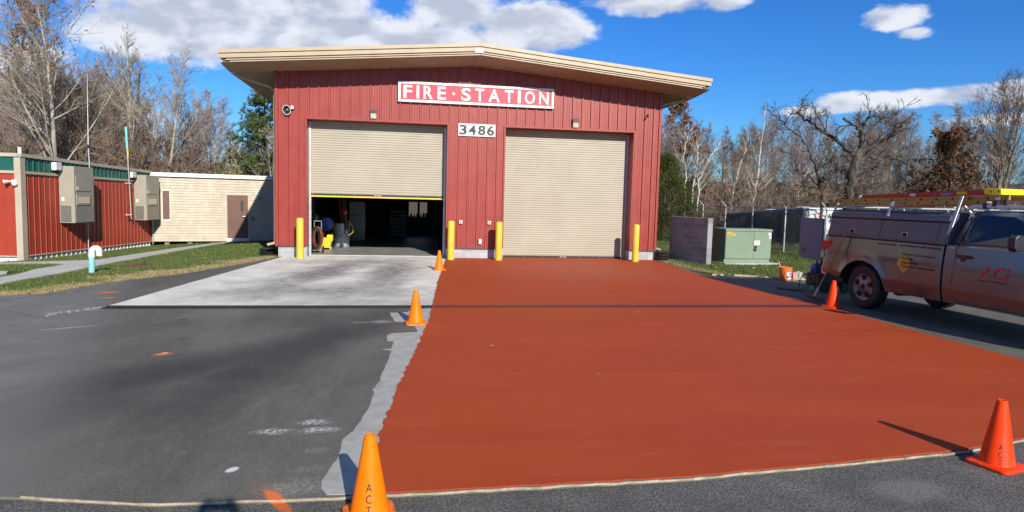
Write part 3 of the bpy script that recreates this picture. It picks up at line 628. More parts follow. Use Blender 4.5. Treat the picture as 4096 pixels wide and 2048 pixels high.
# roller doors
def roll_door(a, b_, zbot, ztop_, label, yellow):
    sl = MB(); prof = []; p = 0.0745; z = ztop_
    while z > zbot:
        zz = max(z - p, zbot)
        prof += [(DY, z), (DY - 0.005, z - 0.005), (DY - 0.013, z - 0.014), (DY - 0.015, z - 0.058), (DY - 0.006, z - 0.068)]
        z -= p
    prof = [q for q in prof if q[1] >= zbot] + [(DY, zbot)]
    sl.grid([[(x, y, z) for y, z in prof] for x in (a + 0.02, b_ - 0.02)])
    dr = sl.build('roller_door', M_slat, FS); dr['label'] = label
    bb = MB(); bb.box(a + 0.02, b_ - 0.02, DY - 0.035, DY + 0.02, zbot - 0.055, zbot - 0.001)
    bbo = bb.build('bottom_bar', M_rubber, dr)
    n = 7
    for i in range(n):
        x = a + 0.12 + (b_ - a - 0.35) * i / (n - 1); MB().lathe([(0.013, 0), (0.013, 0.012), (0.006, 0.018)], 10, (x, DY - 0.036, zbot - 0.015), Matrix.Rotation(R(90), 4, 'X')).build('bolt', M_guide, bbo)
    mk = MB(); mk.box((a + b_) / 2 - 0.13, (a + b_) / 2 - 0.04, DY - 0.040, DY - 0.0355, zbot - 0.034, zbot - 0.016); mk.box((a + b_) / 2 - 0.02, (a + b_) / 2 + 0.1, DY - 0.040, DY - 0.0355, zbot - 0.034, zbot - 0.016)
    mk.build('maker_plate', simple('pale_plate', (0.6, 0.55, 0.55), 0.5), bbo)
    if yellow:
        ye = MB(); ye.box(a + 0.03, b_ - 0.03, DY - 0.03, DY + 0.02, zbot - 0.105, zbot - 0.056); ye.build('safety_edge', M_yellow, dr, 0.012)
    for x in (a + 0.012, b_ - 0.07):
        g = MB(); g.box(x, x + 0.058, DY - 0.05, DY - 0.02, 0.0, ztop_ - 0.02); g.box(x, x + 0.058, DY + 0.022, DY + 0.05, 0.0, ztop_ - 0.02); g.build('guide_rail', M_guide, dr, 0.003)
    return dr
roll_door(L0, L1, 1.945, DH - 0.019, 'beige roller door left half open over the dark bay', True)
roll_door(R0, R1, 0.062, DH - 0.019, 'beige roller door closed down to the red apron', False)
# interior shell
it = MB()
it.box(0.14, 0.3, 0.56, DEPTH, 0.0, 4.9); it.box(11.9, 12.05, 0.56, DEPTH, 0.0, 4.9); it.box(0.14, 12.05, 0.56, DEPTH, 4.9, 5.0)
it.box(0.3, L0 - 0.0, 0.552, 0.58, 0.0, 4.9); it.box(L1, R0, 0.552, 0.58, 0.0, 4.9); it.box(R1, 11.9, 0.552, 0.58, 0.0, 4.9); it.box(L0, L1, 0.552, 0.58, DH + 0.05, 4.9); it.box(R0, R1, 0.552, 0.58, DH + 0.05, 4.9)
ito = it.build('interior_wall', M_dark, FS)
fl_ = MB(); fl_.box(0.3, 11.9, 0.505, DEPTH, -0.1, 0.012); fl_.build('floor', M_floor, FS)
si = MB(); si.box(L0 + 0.02, L1 - 0.02, 0.395, 0.5055, -0.05, 0.02); si.build('door_sill', simple('sill_concrete', (0.42, 0.42, 0.4), 0.8, 0, 0.1), FS)
M_glass, nt, b = mat('window_glass'); b.inputs['Base Color'].default_value = (0.9, 0.95, 0.95, 1); b.inputs['Roughness'].default_value = 0.03; b.inputs['Transmission Weight'].default_value = 1.0; b.inputs['IOR'].default_value = 1.05
for i in (0, 2):
    wf = MB(); a, b_ = BWX[i], BWX[i + 1]
    for q in ((a, a + .03, BWZ[0], BWZ[1]), (b_ - .03, b_, BWZ[0], BWZ[1]), (a + .03, b_ - .03, BWZ[0], BWZ[0] + .03), (a + .03, b_ - .03, BWZ[1] - .03, BWZ[1])): wf.box(q[0], q[1], DEPTH - 0.01, DEPTH + 0.06, q[2], q[3])
    wo = wf.build('window', M_black, FS)
    g = MB(); g.box(a + .03, b_ - .03, DEPTH + 0.03, DEPTH + 0.036, BWZ[0] + .03, BWZ[1] - .03); g.build('pane', M_glass, wo)
# little maker's badge at the ridge
bd = thing('maker_badge', "small white rectangular badge with grey arcs on the fascia at the roof's peak", 'badge', (5.99, -1.187, 6.25))
b0 = MB(); b0.box(5.865, 6.115, -1.228, -1.2152, 6.205, 6.335); b0.build('plate', M_white, bd)
ar = MB()
for cx in (5.93, 6.05):
    ar.tube([(cx + 0.048 * math.cos(t), -1.230, 6.262 + 0.034 * math.sin(t)) for t in np.linspace(0.1, 3.04, 9)], 0.006, 5)
ar.box(5.885, 6.095, -1.231, -1.2285, 6.238, 6.246); ar.build('emblem', simple('badge_grey', (0.2, 0.21, 0.2), 0.5), bd)

# ------------------------------------------------------------------ signs and fittings on the facade
M_signred = simple('sign_red', (0.72, 0.035, 0.06), 0.4, 0, 0.05, 2)
sg = thing('fire_station_sign', 'long red sign with a white frame and raised white FIRE STATION letters', 'sign', (6.09, -0.04, 5.14))
s0 = MB(); s0.box(3.70, 8.48, -0.095, -0.036, 4.88, 5.40); s0.build('panel', M_signred, sg)
s1 = MB()
for q in ((3.637, 8.540, 4.828, 4.905), (3.637, 8.540, 5.375, 5.452), (3.637, 3.715, 4.905, 5.375), (8.462, 8.540, 4.905, 5.375)): s1.box(q[0], q[1], -0.125, -0.035, q[2], q[3])
s1.build('frame', M_white, sg, 0.006)
lt = MB(); gx_ = lambda a: 3.637 + (a - 155) * (8.54 - 3.637) / (2405 - 155)
# the far end of the sign is seen from further away: even out the spacing
gx_ = lambda a: (lambda q: 3.637 + 4.903 * (q * (1 - 0.075) + 0.075 * q * q))((a - 155) / 2250)
for chh, a, b_ in (('F', 235, 365), ('I', 430, 470), ('R', 535, 672), ('E', 740, 866), ('S', 1085, 1225), ('T', 1290, 1417), ('A', 1478, 1643), ('T', 1710, 1835), ('I', 1895, 1937), ('O', 1995, 2137), ('N', 2195, 2330)):
    lt.text(chh, (gx_(a), -0.095, 4.945 - (0.004 if chh in 'SO' else 0)), (1, 0, 0), (0, 0, 1), height=0.395, width=gx_(b_) - gx_(a), depth=0.05, bold=0.022 if chh != 'I' else 0.0)
lt.build('lettering', M_white, sg)
dt = MB(); dt.lathe([(0.045, -0.02), (0.045, 0.02)], 16, (gx_(975), -0.1, 5.14), Matrix.Rotation(R(90), 4, 'X')); dt.build('dot', simple('cream', (0.8, 0.66, 0.42), 0.5), sg)
ns = thing('house_number_sign', 'white number plate reading 3486 between the two roller doors', 'sign', (6.1, -0.036, 4.06))
n0 = MB(); n0.box(5.511, 6.685, -0.058, -0.036, 3.865, 4.252); n0.build('plate', M_white, ns, 0.003)
n1_ = MB()
for chh, a in (('3', 5.545), ('4', 5.835), ('8', 6.135), ('6', 6.415)):
    n1_.text(chh, (a, -0.059, 3.905), (1, 0, 0), (0, 0, 1), height=0.305, width=0.232, depth=0.012, bold=0.024)
n1_.build('lettering', M_black, ns)
M_bronze = simple('dark_bronze', (0.06, 0.055, 0.05), 0.5, 0.3, 0.1)
M_lens = simple('wall_light_lens', (0.55, 0.52, 0.4), 0.25, 0, 0.15, 14)
def wallpack(x, z0, z1, label):
    t = thing('wall_light', label, 'light', (x, -0.03, z0), group='wall lights above the roller doors')
    b_ = MB(); b_.box(x - 0.1, x + 0.1, -0.13, -0.034, z0 + 0.15, z1); b_.build('housing', M_bronze, t, 0.012)
    l = MB(); l.loft([[(x - 0.085, -0.036, z0), (x + 0.085, -0.036, z0), (x + 0.085, -0.1, z0), (x - 0.085, -0.1, z0)], [(x - 0.092, -0.036, z0 + .149), (x + 0.092, -0.036, z0 + .149), (x + 0.092, -0.15, z0 + .149), (x - 0.092, -0.15, z0 + .149)]]); l.build('lens', M_lens, t, 0.008)
wallpack(2.90, 4.275, 4.54, 'dark wall light above the half open left door')
wallpack(9.28, 4.268, 4.55, 'dark wall light above the closed right door')
rotm = Matrix.Rotation(R(90), 4, 'X'); rotk = Matrix.Rotation(R(-28), 4, 'Z') @ Matrix.Rotation(R(102), 4, 'X')
sp = thing('loudspeaker', 'round white and black loudspeaker horn high on the left front corner of the red station', 'speaker', (0.41, -0.02, 4.44))
rotk = Matrix.Rotation(R(-28), 4, 'Z') @ Matrix.Rotation(R(102), 4, 'X')
a_ = MB(); a_.lathe([(0.06, 0.0), (0.08, 0.05), (0.12, 0.09), (0.145, 0.12), (0.15, 0.13), (0.128, 0.13)], 24, (0.41, -0.04, 4.44), rotk, True, False); a_.box(0.47, 0.545, -0.12, -0.035, 4.46, 4.55); a_.build('horn', M_white, sp, smooth=40)
a_ = MB(); a_.lathe([(0.128, 0.128), (0.06, 0.075), (0.05, 0.075)], 24, (0.41, -0.04, 4.44), rotk, False, True); a_.build('cone_membrane', M_black, sp, smooth=40)
a_ = MB(); a_.lathe([(0.03, 0.07), (0.03, 0.11), (0.012, 0.12)], 16, (0.41, -0.04, 4.44), rotk); a_.build('driver', M_guide, sp, smooth=40)
sc_ = thing('security_camera', 'tiny black security camera high on the right front corner', 'camera', (11.7, -0.03, 4.77))
a_ = MB(); a_.lathe([(0.035, 0), (0.035, 0.03), (0.015, 0.045)], 12, (11.7, -0.034, 4.77), rotm); a_.tube([(11.7, -0.06, 4.77), (11.7, -0.12, 4.75)], 0.012, 6); a_.build('mount', M_black, sc_)
a_ = MB(); a_.tube([(11.7, -0.10, 4.76), (11.66, -0.22, 4.71)], 0.028, 10); a_.build('housing', M_black, sc_)
M_greybox = simple('grey_plastic', (0.55, 0.55, 0.55), 0.5)
for x, z, lb in ((5.641, 1.16, 'small square grey push button on the red pier nearer the left door'), (6.554, 1.154, 'small square grey push button on the red pier nearer the right door')):
    t = thing('push_button', lb, 'button', (x, -0.03, z), group='push buttons between the doors')
    a_ = MB(); a_.box(x - 0.055, x + 0.055, -0.085, -0.036, z - 0.055, z + 0.055); a_.build('box', M_greybox, t, 0.004)
    a_ = MB(); a_.lathe([(0.024, 0), (0.024, 0.012)], 14, (x, -0.086, z), rotm); a_.build('button', M_black, t)
t = thing('power_outlet', 'little grey weatherproof outlet low on the red pier between the doors', 'outlet', (6.27, -0.03, 0.54))
a_ = MB(); a_.box(6.22, 6.32, -0.09, -0.036, 0.455, 0.625); a_.build('box', M_greybox, t, 0.012)
a_ = MB(); a_.box(6.25, 6.295, -0.098, -0.091, 0.5, 0.585); a_.build('cover', M_white, t, 0.003)
# bollards
M_bol = simple('bollard_yellow', (0.66, 0.46, 0.045), 0.42, 0, 0.05, 3, 0.0, dirt=0.06)
for i, (x, lb) in enumerate(((0.80, 'yellow bollard at the left jamb of the open bay'), (5.30, 'yellow bollard at the right jamb of the open bay, behind the small cone'), (6.795, 'yellow bollard at the left edge of the closed right door'), (11.28, 'yellow bollard at the right jamb of the closed door'))):
    prof = [(0.108, -0.05), (0.108, 1.16), (0.102, 1.185), (0.08, 1.205), (0.04, 1.215), (0.002, 1.218)]
    a_ = MB(); a_.lathe(prof, 28, (x, -0.62, 0.0)); o = a_.build('bollard', M_bol, None, smooth=50); tag(o, lb, 'bollard', 'yellow bollards in front of the station')
    o.data.transform(Matrix.Translation((-x, 0.62, 0))); o.location = (x, -0.62, 0)
# corrugated drain pipe ends at both corners
def corr_pipe(x, y, zb, label):
    prof = []; n = 4
    for i in range(n):
        z = i * 0.083; prof += [(0.2, z), (0.245, z + 0.012), (0.262, z + 0.035), (0.245, z + 0.062), (0.2, z + 0.074)]
    prof += [(0.2, n * 0.083), (0.17, n * 0.083), (0.17, 0.05)]
    o = MB().lathe(prof, 32, (0, 0, 0)).build('corrugated_pipe', M_rubber, None, smooth=60, world=False); o.location = (x, y, zb)
    return tag(o, label, 'drain pipe', 'corrugated pipe stubs at the station corners')
corr_pipe(12.42, -0.02, -0.02, 'black corrugated pipe stub standing at the right corner of the station')
corr_pipe(-0.42, 0.9, -0.16, 'black corrugated pipe stub standing at the left corner of the station')

# ------------------------------------------------------------------ things inside the open bay
M_hosered = simple('brown_red_hose', (0.22, 0.06, 0.03), 0.5, 0, 0.3, 5)
M_hoseblk = simple('black_hose', (0.02, 0.02, 0.02), 0.5)
M_blueplastic = simple('blue_plastic', (0.02, 0.05, 0.32), 0.4)
M_barrel = simple('translucent_barrel', (0.30, 0.37, 0.42), 0.4)
M_appl = simple('appliance_enamel', (0.10, 0.105, 0.105), 0.35)
M_greenp = simple('green_plastic', (0.03, 0.17, 0.10), 0.5)
hc = thing('hose_cart', 'two wheeled cart tangled in red and black hoses just inside the left jamb', 'cart', (1.08, 1.25, 0.012))
rg = random.Random(3)
a_ = MB()
for x in (0.97, 1.2): a_.tube([(x, 1.22, 0.14), (x, 1.28, 1.0), (x, 1.24, 1.05)], 0.013, 6)
a_.tube([(0.97, 1.24, 1.05), (1.2, 1.24, 1.05)], 0.013, 6); a_.box(0.95, 1.22, 1.12, 1.3, 0.1, 0.115); a_.tube([(0.9, 1.25, 0.13), (1.27, 1.25, 0.13)], 0.012, 6)
a_.build('frame', M_guide, hc)
for x in (0.92, 1.255):
    wh = MB(); wh.tube([(x, 1.25 + 0.105 * math.cos(t), 0.13 + 0.105 * math.sin(t)) for t in np.linspace(0, 2 * math.pi, 25)], 0.022, 8, False); wo = wh.build('wheel', M_rubber, hc, smooth=60)
    sp_ = MB(); [sp_.tube([(x, 1.25, 0.13), (x, 1.25 + 0.1 * math.cos(t), 0.13 + 0.1 * math.sin(t))], 0.006, 4) for t in np.arange(0, 6.28, 0.785)]; sp_.build('spokes', M_guide, wo)
for k, mt in ((0, M_hosered), (1, M_hosered), (2, M_hoseblk), (3, M_hosered), (4, M_hoseblk)):
    h_ = MB(); pts = []; n = 60; ph = rg.uniform(0, 6); cx = 1.08 + rg.uniform(-.06, .06)
    for i in range(n):
        t = i / n * 5 * 6.28 + ph
        pts.append((cx + (0.13 + 0.03 * math.sin(t * .37)) * math.sin(t), 1.12 - 0.02 * k + 0.04 * math.cos(t * 0.7), 0.52 + (0.33 + 0.04 * math.sin(t * .53 + k)) * math.cos(t)))
    h_.tube(pts, 0.0125, 6); h_.build('hose', mt, hc, smooth=60)
mb_ = thing('mop_bucket', 'yellow wheeled mop bucket half in the sun inside the open bay', 'bucket', (1.22, 2.75, 0.012))
a_ = MB(); a_.loft([[(0.98 + e, 2.56 + e, z), (1.38 - e, 2.56 + e, z), (1.38 - e, 2.94 - e, z), (0.98 + e, 2.94 - e, z)] for z, e in ((0.07, 0.05), (0.30, 0.0), (0.41, -0.02), (0.42, -0.03), (0.42, -0.005))]); a_.build('tub', M_yellow, mb_, 0.01)
a_ = MB(); a_.box(1.22, 1.42, 2.6, 2.9, 0.30, 0.52); a_.build('wringer', M_yellow, mb_, 0.02)
for x in (1.03, 1.34):
    for y in (2.61, 2.89):
        c_ = MB(); c_.lathe([(0.034, -0.015), (0.034, 0.015)], 14, (x, y, 0.047), Matrix.Rotation(R(90), 4, 'Y')); c_.build('caster', M_greybox, mb_)
rl_ = thing('hose_reel', 'big blue hose reel standing beside the yellow mop bucket in the bay', 'hose reel', (1.0, 3.1, 0.012))
for y in (2.98, 3.22):
    c_ = MB(); c_.lathe([(0.235, -0.012), (0.235, 0.012), (0.05, 0.03)], 32, (1.17, y, 0.88), rotm); c_.build('flange', M_blueplastic, rl_, smooth=40)
c_ = MB(); c_.lathe([(0.15, -0.1), (0.15, 0.1)], 24, (1.17, 3.1, 0.88), rotm); c_.build('drum', M_hosered, rl_)
c_ = MB(); [c_.tube([(x, y, 0.0), (1.17, y, 0.88)], 0.018, 6) for x in (0.95, 1.4) for y in (2.95, 3.25)]; c_.build('stand', M_black, rl_)
c_ = MB(); c_.tube([(1.4, 2.95, 0.9), (1.42, 2.93, 0.7), (1.36, 2.93, 0.5)], 0.012, 6); c_.build('hose_end', M_hosered, rl_)
gj = thing('green_canister', 'small green canister hanging on the wall above the blue reel', 'canister', (0.8, 2.6, 1.0))
c_ = MB(); c_.lathe([(0.06, 0), (0.09, 0.03), (0.09, 0.17), (0.05, 0.2)], 16, (0.86, 2.6, 1.02)); c_.build('body', M_greenp, gj, smooth=40)
c_ = MB(); c_.box(0.3, 0.84, 2.57, 2.62, 1.1, 1.13); c_.build('bracket', M_guide, gj)
br_ = thing('plastic_drum', 'pale blue plastic drum on the floor behind the hanging exhaust hose', 'drum', (1.62, 3.95, 0.012))
c_ = MB(); c_.lathe([(0.25, 0.0), (0.27, 0.03), (0.28, 0.35), (0.285, 0.36), (0.285, 0.39), (0.28, 0.4), (0.27, 0.78), (0.285, 0.8), (0.285, 0.86), (0.25, 0.86), (0.25, 0.83)], 28, (1.62, 3.95, 0.012)); c_.build('body', M_barrel, br_, smooth=40)
c_ = MB(); c_.box(1.45, 1.5, 3.75, 3.8, 0.84, 0.87); c_.build('bung', M_black, br_)
eh = thing('exhaust_hose', 'black exhaust hose with a red coupling and square nozzle hanging in the bay', 'exhaust hose', (1.84, 2.7, 4.8))
c_ = MB(); c_.tube([(1.84, 2.7, 4.88), (1.83, 2.7, 3.0), (1.835, 2.7, 1.4)], 0.045, 10); c_.tube([(1.835, 2.7, 1.24), (1.86, 2.7, 1.1), (1.87, 2.7, 0.8), (1.885, 2.7, 0.52)], 0.068, 12); c_.build('hose', M_hoseblk, eh, smooth=50)
c_ = MB(); c_.lathe([(0.06, 0), (0.085, 0.03), (0.085, 0.12), (0.05, 0.16)], 16, (1.835, 2.7, 1.25)); c_.build('coupling', simple('coupling_red', (0.5, 0.03, 0.02), 0.4), eh, smooth=50)
c_ = MB(); c_.loft([[(1.90 + q * -.32 + e * .55, 2.7 + f_ * .075, 0.55 - q * .24 + e) for e, f_ in ((-h2, -1), (h2, -1), (h2, 1), (-h2, 1))] for q, h2 in ((0, .05), (.35, .085), (.8, .09), (1, .07))]); c_.build('nozzle', M_hoseblk, eh, 0.01)
c_ = MB(); c_.tube([(1.93, 2.68, 1.02), (2.03, 2.68, 0.92), (2.12, 2.68, 0.75), (2.1, 2.68, 0.62), (1.99, 2.68, 0.53), (1.9, 2.68, 0.52)], 0.009, 6); c_.build('air_line', M_yellow, eh)
fg = thing('refrigerator', 'tall grey refrigerator standing deep in the dark bay', 'refrigerator', (2.0, 7.1, 0.012))
c_ = MB(); c_.box(1.66, 2.3, 6.8, 7.4, 0.05, 1.66); c_.build('cabinet', M_appl, fg, 0.012)
c_ = MB(); c_.box(1.66, 2.3, 6.74, 6.795, 0.1, 1.1); c_.build('door', M_appl, fg, 0.012)
c_ = MB(); c_.box(1.66, 2.3, 6.74, 6.795, 1.11, 1.655); c_.build('freezer_door', M_appl, fg, 0.012)
c_ = MB(); c_.tube([(2.27, 6.735, 0.7), (2.31, 6.68, 0.8), (2.31, 6.68, 1.2), (2.27, 6.735, 1.3)], 0.012, 6); c_.build('handle', M_guide, fg)
wb = thing('workbench', 'dark workbench cluttered with cans below the rear window', 'bench', (4.6, 13.4, 0.012))
c_ = MB(); c_.box(3.4, 6.2, 13.1, 13.85, 0.8, 0.86); [c_.box(x, x + .08, y, y + .08, 0.012, 0.8) for x in (3.4, 6.1) for y in (13.1, 13.75)]; c_.build('bench_top', M_dark, wb)
rg = random.Random(2); c_ = MB()
for i in range(16):
    x = 3.6 + i * 0.16; c_.lathe([(rg.uniform(.03, .07), 0), (rg.uniform(.03, .07), rg.uniform(.08, .28))], 8, (x, 13.4 + rg.uniform(-.1, .2), 0.86))
c_.build('cans', M_black, wb)
tc = thing('tool_chest', 'dark tool chest with many drawers against the back of the bay', 'tool chest', (3.6, 10.2, 0.012))
c_ = MB(); c_.box(3.25, 4.0, 10.0, 10.5, 0.1, 1.25); c_.build('cabinet', simple('dark_grey_steel', (0.010, 0.010, 0.011), 0.4), tc, 0.01)
for i in range(6):
    c_ = MB(); c_.box(3.28, 3.97, 9.98, 9.995, 0.16 + i * .18, 0.31 + i * .18); dq = c_.build('drawer', simple('dark_grey_drawer', (0.012, 0.012, 0.013), 0.7), tc); c_ = MB(); c_.box(3.3, 3.95, 9.965, 9.979, 0.28 + i * .18, 0.295 + i * .18); c_.build('pull', M_black, dq)
bm_ = thing('broom_rack', 'pair of orange broom handles leaning on the bay wall beside the red coupling', 'brooms', (1.66, 4.6, 0.012))
c_ = MB(); c_.tube([(1.55, 4.6, 0.9), (1.42, 4.9, 1.85)], 0.016, 6); c_.tube([(1.63, 4.6, 0.9), (1.55, 4.9, 1.8)], 0.016, 6); c_.build('handle', simple('orange_handle', (0.6, 0.16, 0.03), 0.5), bm_)
c_ = MB(); c_.box(1.5, 1.7, 4.55, 4.65, 0.012, 0.9); c_.build('rack', M_dark, bm_)
wpn = MB(); wpn.box(0.302, 0.34, 5.2, 6.4, 0.9, 2.1); o = wpn.build('window_panel', simple('pale_window_panel', (0.38, 0.37, 0.34), 0.7)); tag(o, 'pale panel standing for a bright window in the left wall inside the open bay', 'board')  # solid panel in place of a window, its brightness given as pale colour

# ------------------------------------------------------------------ low red modular building
M_modred = simple('modular_red_panel', (0.36, 0.042, 0.018), 0.45, 0, 0.08, 1.0, dirt=0.1)
weather(M_modred, 0.12, 0.12)
M_green = simple('dark_green_band', (0.012, 0.10, 0.075), 0.4, 0, 0.08, 1.5)
M_modtan = simple('modular_tan_trim', (0.47, 0.40, 0.30), 0.5, 0, 0.06, 2)
M_skirt = simple('white_skirting', (0.68, 0.68, 0.68), 0.5, 0, 0.06, 3, dirt=0.15)
B0 = Vector((-8.449, 2.806, 0)); BD = Vector((0.08031, 0.99677, 0)); BN = Vector((0.99677, -0.08031, 0)); BL = 9.264
def bp(s_, off, z): p = B0 + BD * s_ + BN * off; return (p.x, p.y, z)
MBD = thing('modular_building', 'low red modular building with a dark green band and white skirting', 'building', (-11.5, 7, -0.5))
zt_ = lambda s_: 2.98 - 0.022 * s_
SOUTH = -BN
a_ = MB()
ribbed(a_, B0, BD, BN, BL, lambda t: -0.34 - 0.012 * t, lambda t: 2.36 - 0.012 * t, 0.30, 0.05, 0.42)
ribbed(a_, B0 - BN * 6.0, BN, -BD, 6.0, -0.34, 2.36, 0.30, 0.05, 0.3)
a_.build('wall', M_modred, MBD)
a_ = MB()
ribbed(a_, B0, BD, BN, BL, lambda t: 2.44 - 0.012 * t, lambda t: 2.9 - 0.02 * t, 0.30, 0.05, 0.8)
ribbed(a_, B0 - BN * 6.0, BN, -BD, 6.0, 2.44, 2.9, 0.30, 0.05, 0.3)
a_.build('fascia_band', M_green, MBD)
a_ = MB()
ribbed(a_, B0 + BN * -0.05, BD, BN, BL, lambda t: -0.75, lambda t: -0.36 - 0.012 * t, 0.30, 0.05, 1.2)
ribbed(a_, B0 - BN * 6.0 + BD * 0.05, BN, -BD, 6.0, -0.75, -0.36, 0.6, 0.05, 0.3)
a_.build('skirting', M_skirt, MBD)
a_ = MB()
def ledge(z0, z1, off, s0=-0.03, s1=BL, k=0.012):
    a_.loft([[bp(s_, -0.02, z0 - k * s_), bp(s_, off, z0 - k * s_), bp(s_, off, z1 - k * s_), bp(s_, -0.02, z1 - k * s_)] for s_ in (s0, s1)])
    a_.loft([[bp(0.02, q, z0), bp(-off, q, z0), bp(-off, q, z1), bp(0.02, q, z1)] for q in (-6.0, -0.03)])
ledge(2.345, 2.435, 0.06); ledge(2.885, 3.0, 0.075, k=0.022); ledge(-0.375, -0.335, 0.035)
a_.obox((B0 + BN * -0.045 + BD * 0.075 + Vector((0, 0, 1.16))), BN * 0.2, BD * 0.26, (0, 0, 3.4))
a_.build('trim', M_modtan, MBD, 0.004)
a_ = MB(); a_.loft([[bp(s_, 0.05, zt_(s_) + 0.004), bp(s_, -6, zt_(s_) + 0.2), bp(s_, -6, zt_(s_) - 0.2), bp(s_, 0.0, zt_(s_) - 0.1)] for s_ in (-0.05, BL)]); a_.build('roof', M_guide, MBD)
a_ = MB(); a_.box(-14.3, -8.7, 3.2, 11.8, -0.7, 2.75); a_.build('core', M_dark, MBD)
vp = MB(); q = bp(-0.02, -0.02, 3.0); vp.tube([(q[0], q[1] + 0.1, 2.96), (q[0], q[1] + 0.1, 3.2)], 0.055, 12); o = vp.build('vent_pipe', M_white); tag(o, 'short white vent pipe on the front corner of the low red roof', 'pipe')
# wall-hung air conditioners
M_ac = simple('beige_steel_cabinet', (0.34, 0.315, 0.25), 0.45, 0, 0.05, 2.0)
M_coil, nt, b = mat('condenser_coil'); o_ = nt.obj(); wv = nt.new('ShaderNodeTexWave', wave_type='BANDS', bands_direction='Z'); nt.put(wv.inputs['Vector'], o_); wv.inputs['Scale'].default_value = 9.0
nt.put(b.inputs['Base Color'], nt.mix(wv.outputs['Fac'], (0.24, 0.24, 0.22), (0.40, 0.39, 0.36))); b.inputs['Metallic'].default_value = 0.4; b.inputs['Roughness'].default_value = 0.45; nt.put(b.inputs['Normal'], nt.bump(wv.outputs['Fac'], 0.4, 0.01))
M_mesh = simple('dark_intake_screen', (0.16, 0.155, 0.13), 0.6, 0.2, 0.3, 40)
def aircon(s0, s1, z0, z1, label):
    P_ = 0.55
    t = thing('air_conditioner', label, 'air conditioner', bp(s0, 0, z0), group='wall hung air conditioners')
    def B(mb, a, b_, o0, o1, zz0, zz1): mb.obox(Vector(bp((a + b_) / 2, (o0 + o1) / 2, (zz0 + zz1) / 2)), BD * (b_ - a), BN * (o1 - o0), (0, 0, zz1 - zz0)); return mb
    B(MB(), s0, s1, 0.03, P_, z0, z1).build('cabinet', M_ac, t, 0.012)
    wd = s1 - s0; k = wd / 1.28
    B(MB(), s0 + 0.08 * k, s0 + 1.06 * k, P_ + 0.001, P_ + 0.02, z0 + 1.14, z1 - 0.32).build('upper_panel', M_ac, t, 0.006)
    v = MB(); vt = B(v, s0 + 0.1 * k, s0 + 1.0 * k, P_ + 0.001, P_ + 0.03, z0 + 0.64, z0 + 1.02).build('vent_frame', M_ac, t, 0.008)
    v = MB()
    for i in range(14):
        a = s0 + (0.17 + 0.056 * i) * k; B(v, a, a + 0.02 * k, P_ + 0.031, P_ + 0.045, z0 + 0.70, z0 + 0.95)
    v.build('vent_louvres', M_modtan, vt)
    B(MB(), s0 + 0.15 * k, s0 + 0.97 * k, P_ + 0.0305, P_ + 0.034, z0 + 0.69, z0 + 0.96).build('vent_opening', M_mesh, vt)
    B(MB(), s0 + 0.05 * k, s0 + 1.2 * k, P_ + 0.002, P_ + 0.012, z0 + 0.02, z0 + 0.6).build('coil', M_coil, t)
    # south side: screened intake and name plate
    B(MB(), s0 - 0.012, s0 - 0.001, 0.07, 0.43, z0 + 0.04, z0 + 0.62).build('intake_screen', M_mesh, t)
    B(MB(), s0 - 0.014, s0 - 0.001, 0.12, 0.21, z0 + 0.78, z0 + 0.92).build('name_plate', M_white, t)
    B(MB(), s0 - 0.008, s0 - 0.001, 0.23, 0.34, z0 + 0.74, z0 + 0.93).build('access_plate', M_ac, t)
    d = B(MB(), s1 + 0.001, s1 + 0.12, 0.30, 0.52, z1 - 0.55, z1 - 0.35); B(d, s1 + 0.001, s1 + 0.09, 0.34, 0.5, z1 - 0.8, z1 - 0.64); d.build('disconnect_box', M_ac, t, 0.006)
    B(MB(), s0 + 0.12 * k, s0 + 0.26 * k, P_ + 0.021, P_ + 0.024, z0 + 1.2, z0 + 1.3).build('sticker', M_white, t)
    return t
aircon(2.05, 3.33, 0.67, 2.69, 'beige wall air conditioner nearer the front corner of the low red building')
aircon(7.58, 8.86, 0.58, 2.56, 'beige wall air conditioner at the far end beside the cream siding')
for s0, s1, z0, z1, lb in ((1.55, 2.0, 2.52, 2.80, 'white flood light on the green band left of the nearer air conditioner'), (7.05, 7.5, 2.42, 2.68, 'white flood light on the green band left of the far air conditioner')):
    t = thing('flood_light', lb, 'light', bp(s0, 0, z0), group='flood lights on the green band')
    c_ = MB(); c_.obox(Vector(bp((s0 + s1) / 2, 0.13, (z0 + z1) / 2)), BD * (s1 - s0) * 0.8, BN * 0.16, (0, 0, z1 - z0)); c_.build('housing', M_white, t, 0.02)
    c_ = MB(); c_.obox(Vector(bp((s0 + s1) / 2, 0.216, (z0 + z1) / 2)), BD * (s1 - s0) * 0.66, BN * 0.01, (0, 0, (z1 - z0) * 0.8)); c_.build('lens', M_skirt, t)
    c_ = MB(); c_.obox(Vector(bp((s0 + s1) / 2, 0.05, z1 + 0.01)), BD * (s1 - s0) * 0.9, BN * 0.1, (0, 0, 0.03)); c_.build('bracket', M_bronze, t)
for s_, zb, lb in ((3.74, -0.05, 'thin grey conduit running down below the nearer air conditioner'), (9.18, -0.15, 'thin grey conduit running down below the far air conditioner')):
    c_ = MB(); c_.tube([bp(s_, 0.09, 0.62), bp(s_, 0.09, -0.6)], 0.022, 8); o = c_.build('conduit', M_guide); tag(o, lb, 'conduit', 'conduits below the air conditioners')
    q = bp(s_, 0.09, 0); o.data.transform(Matrix.Translation((-q[0], -q[1], 0.5))); o.location = (q[0], q[1], -0.5)
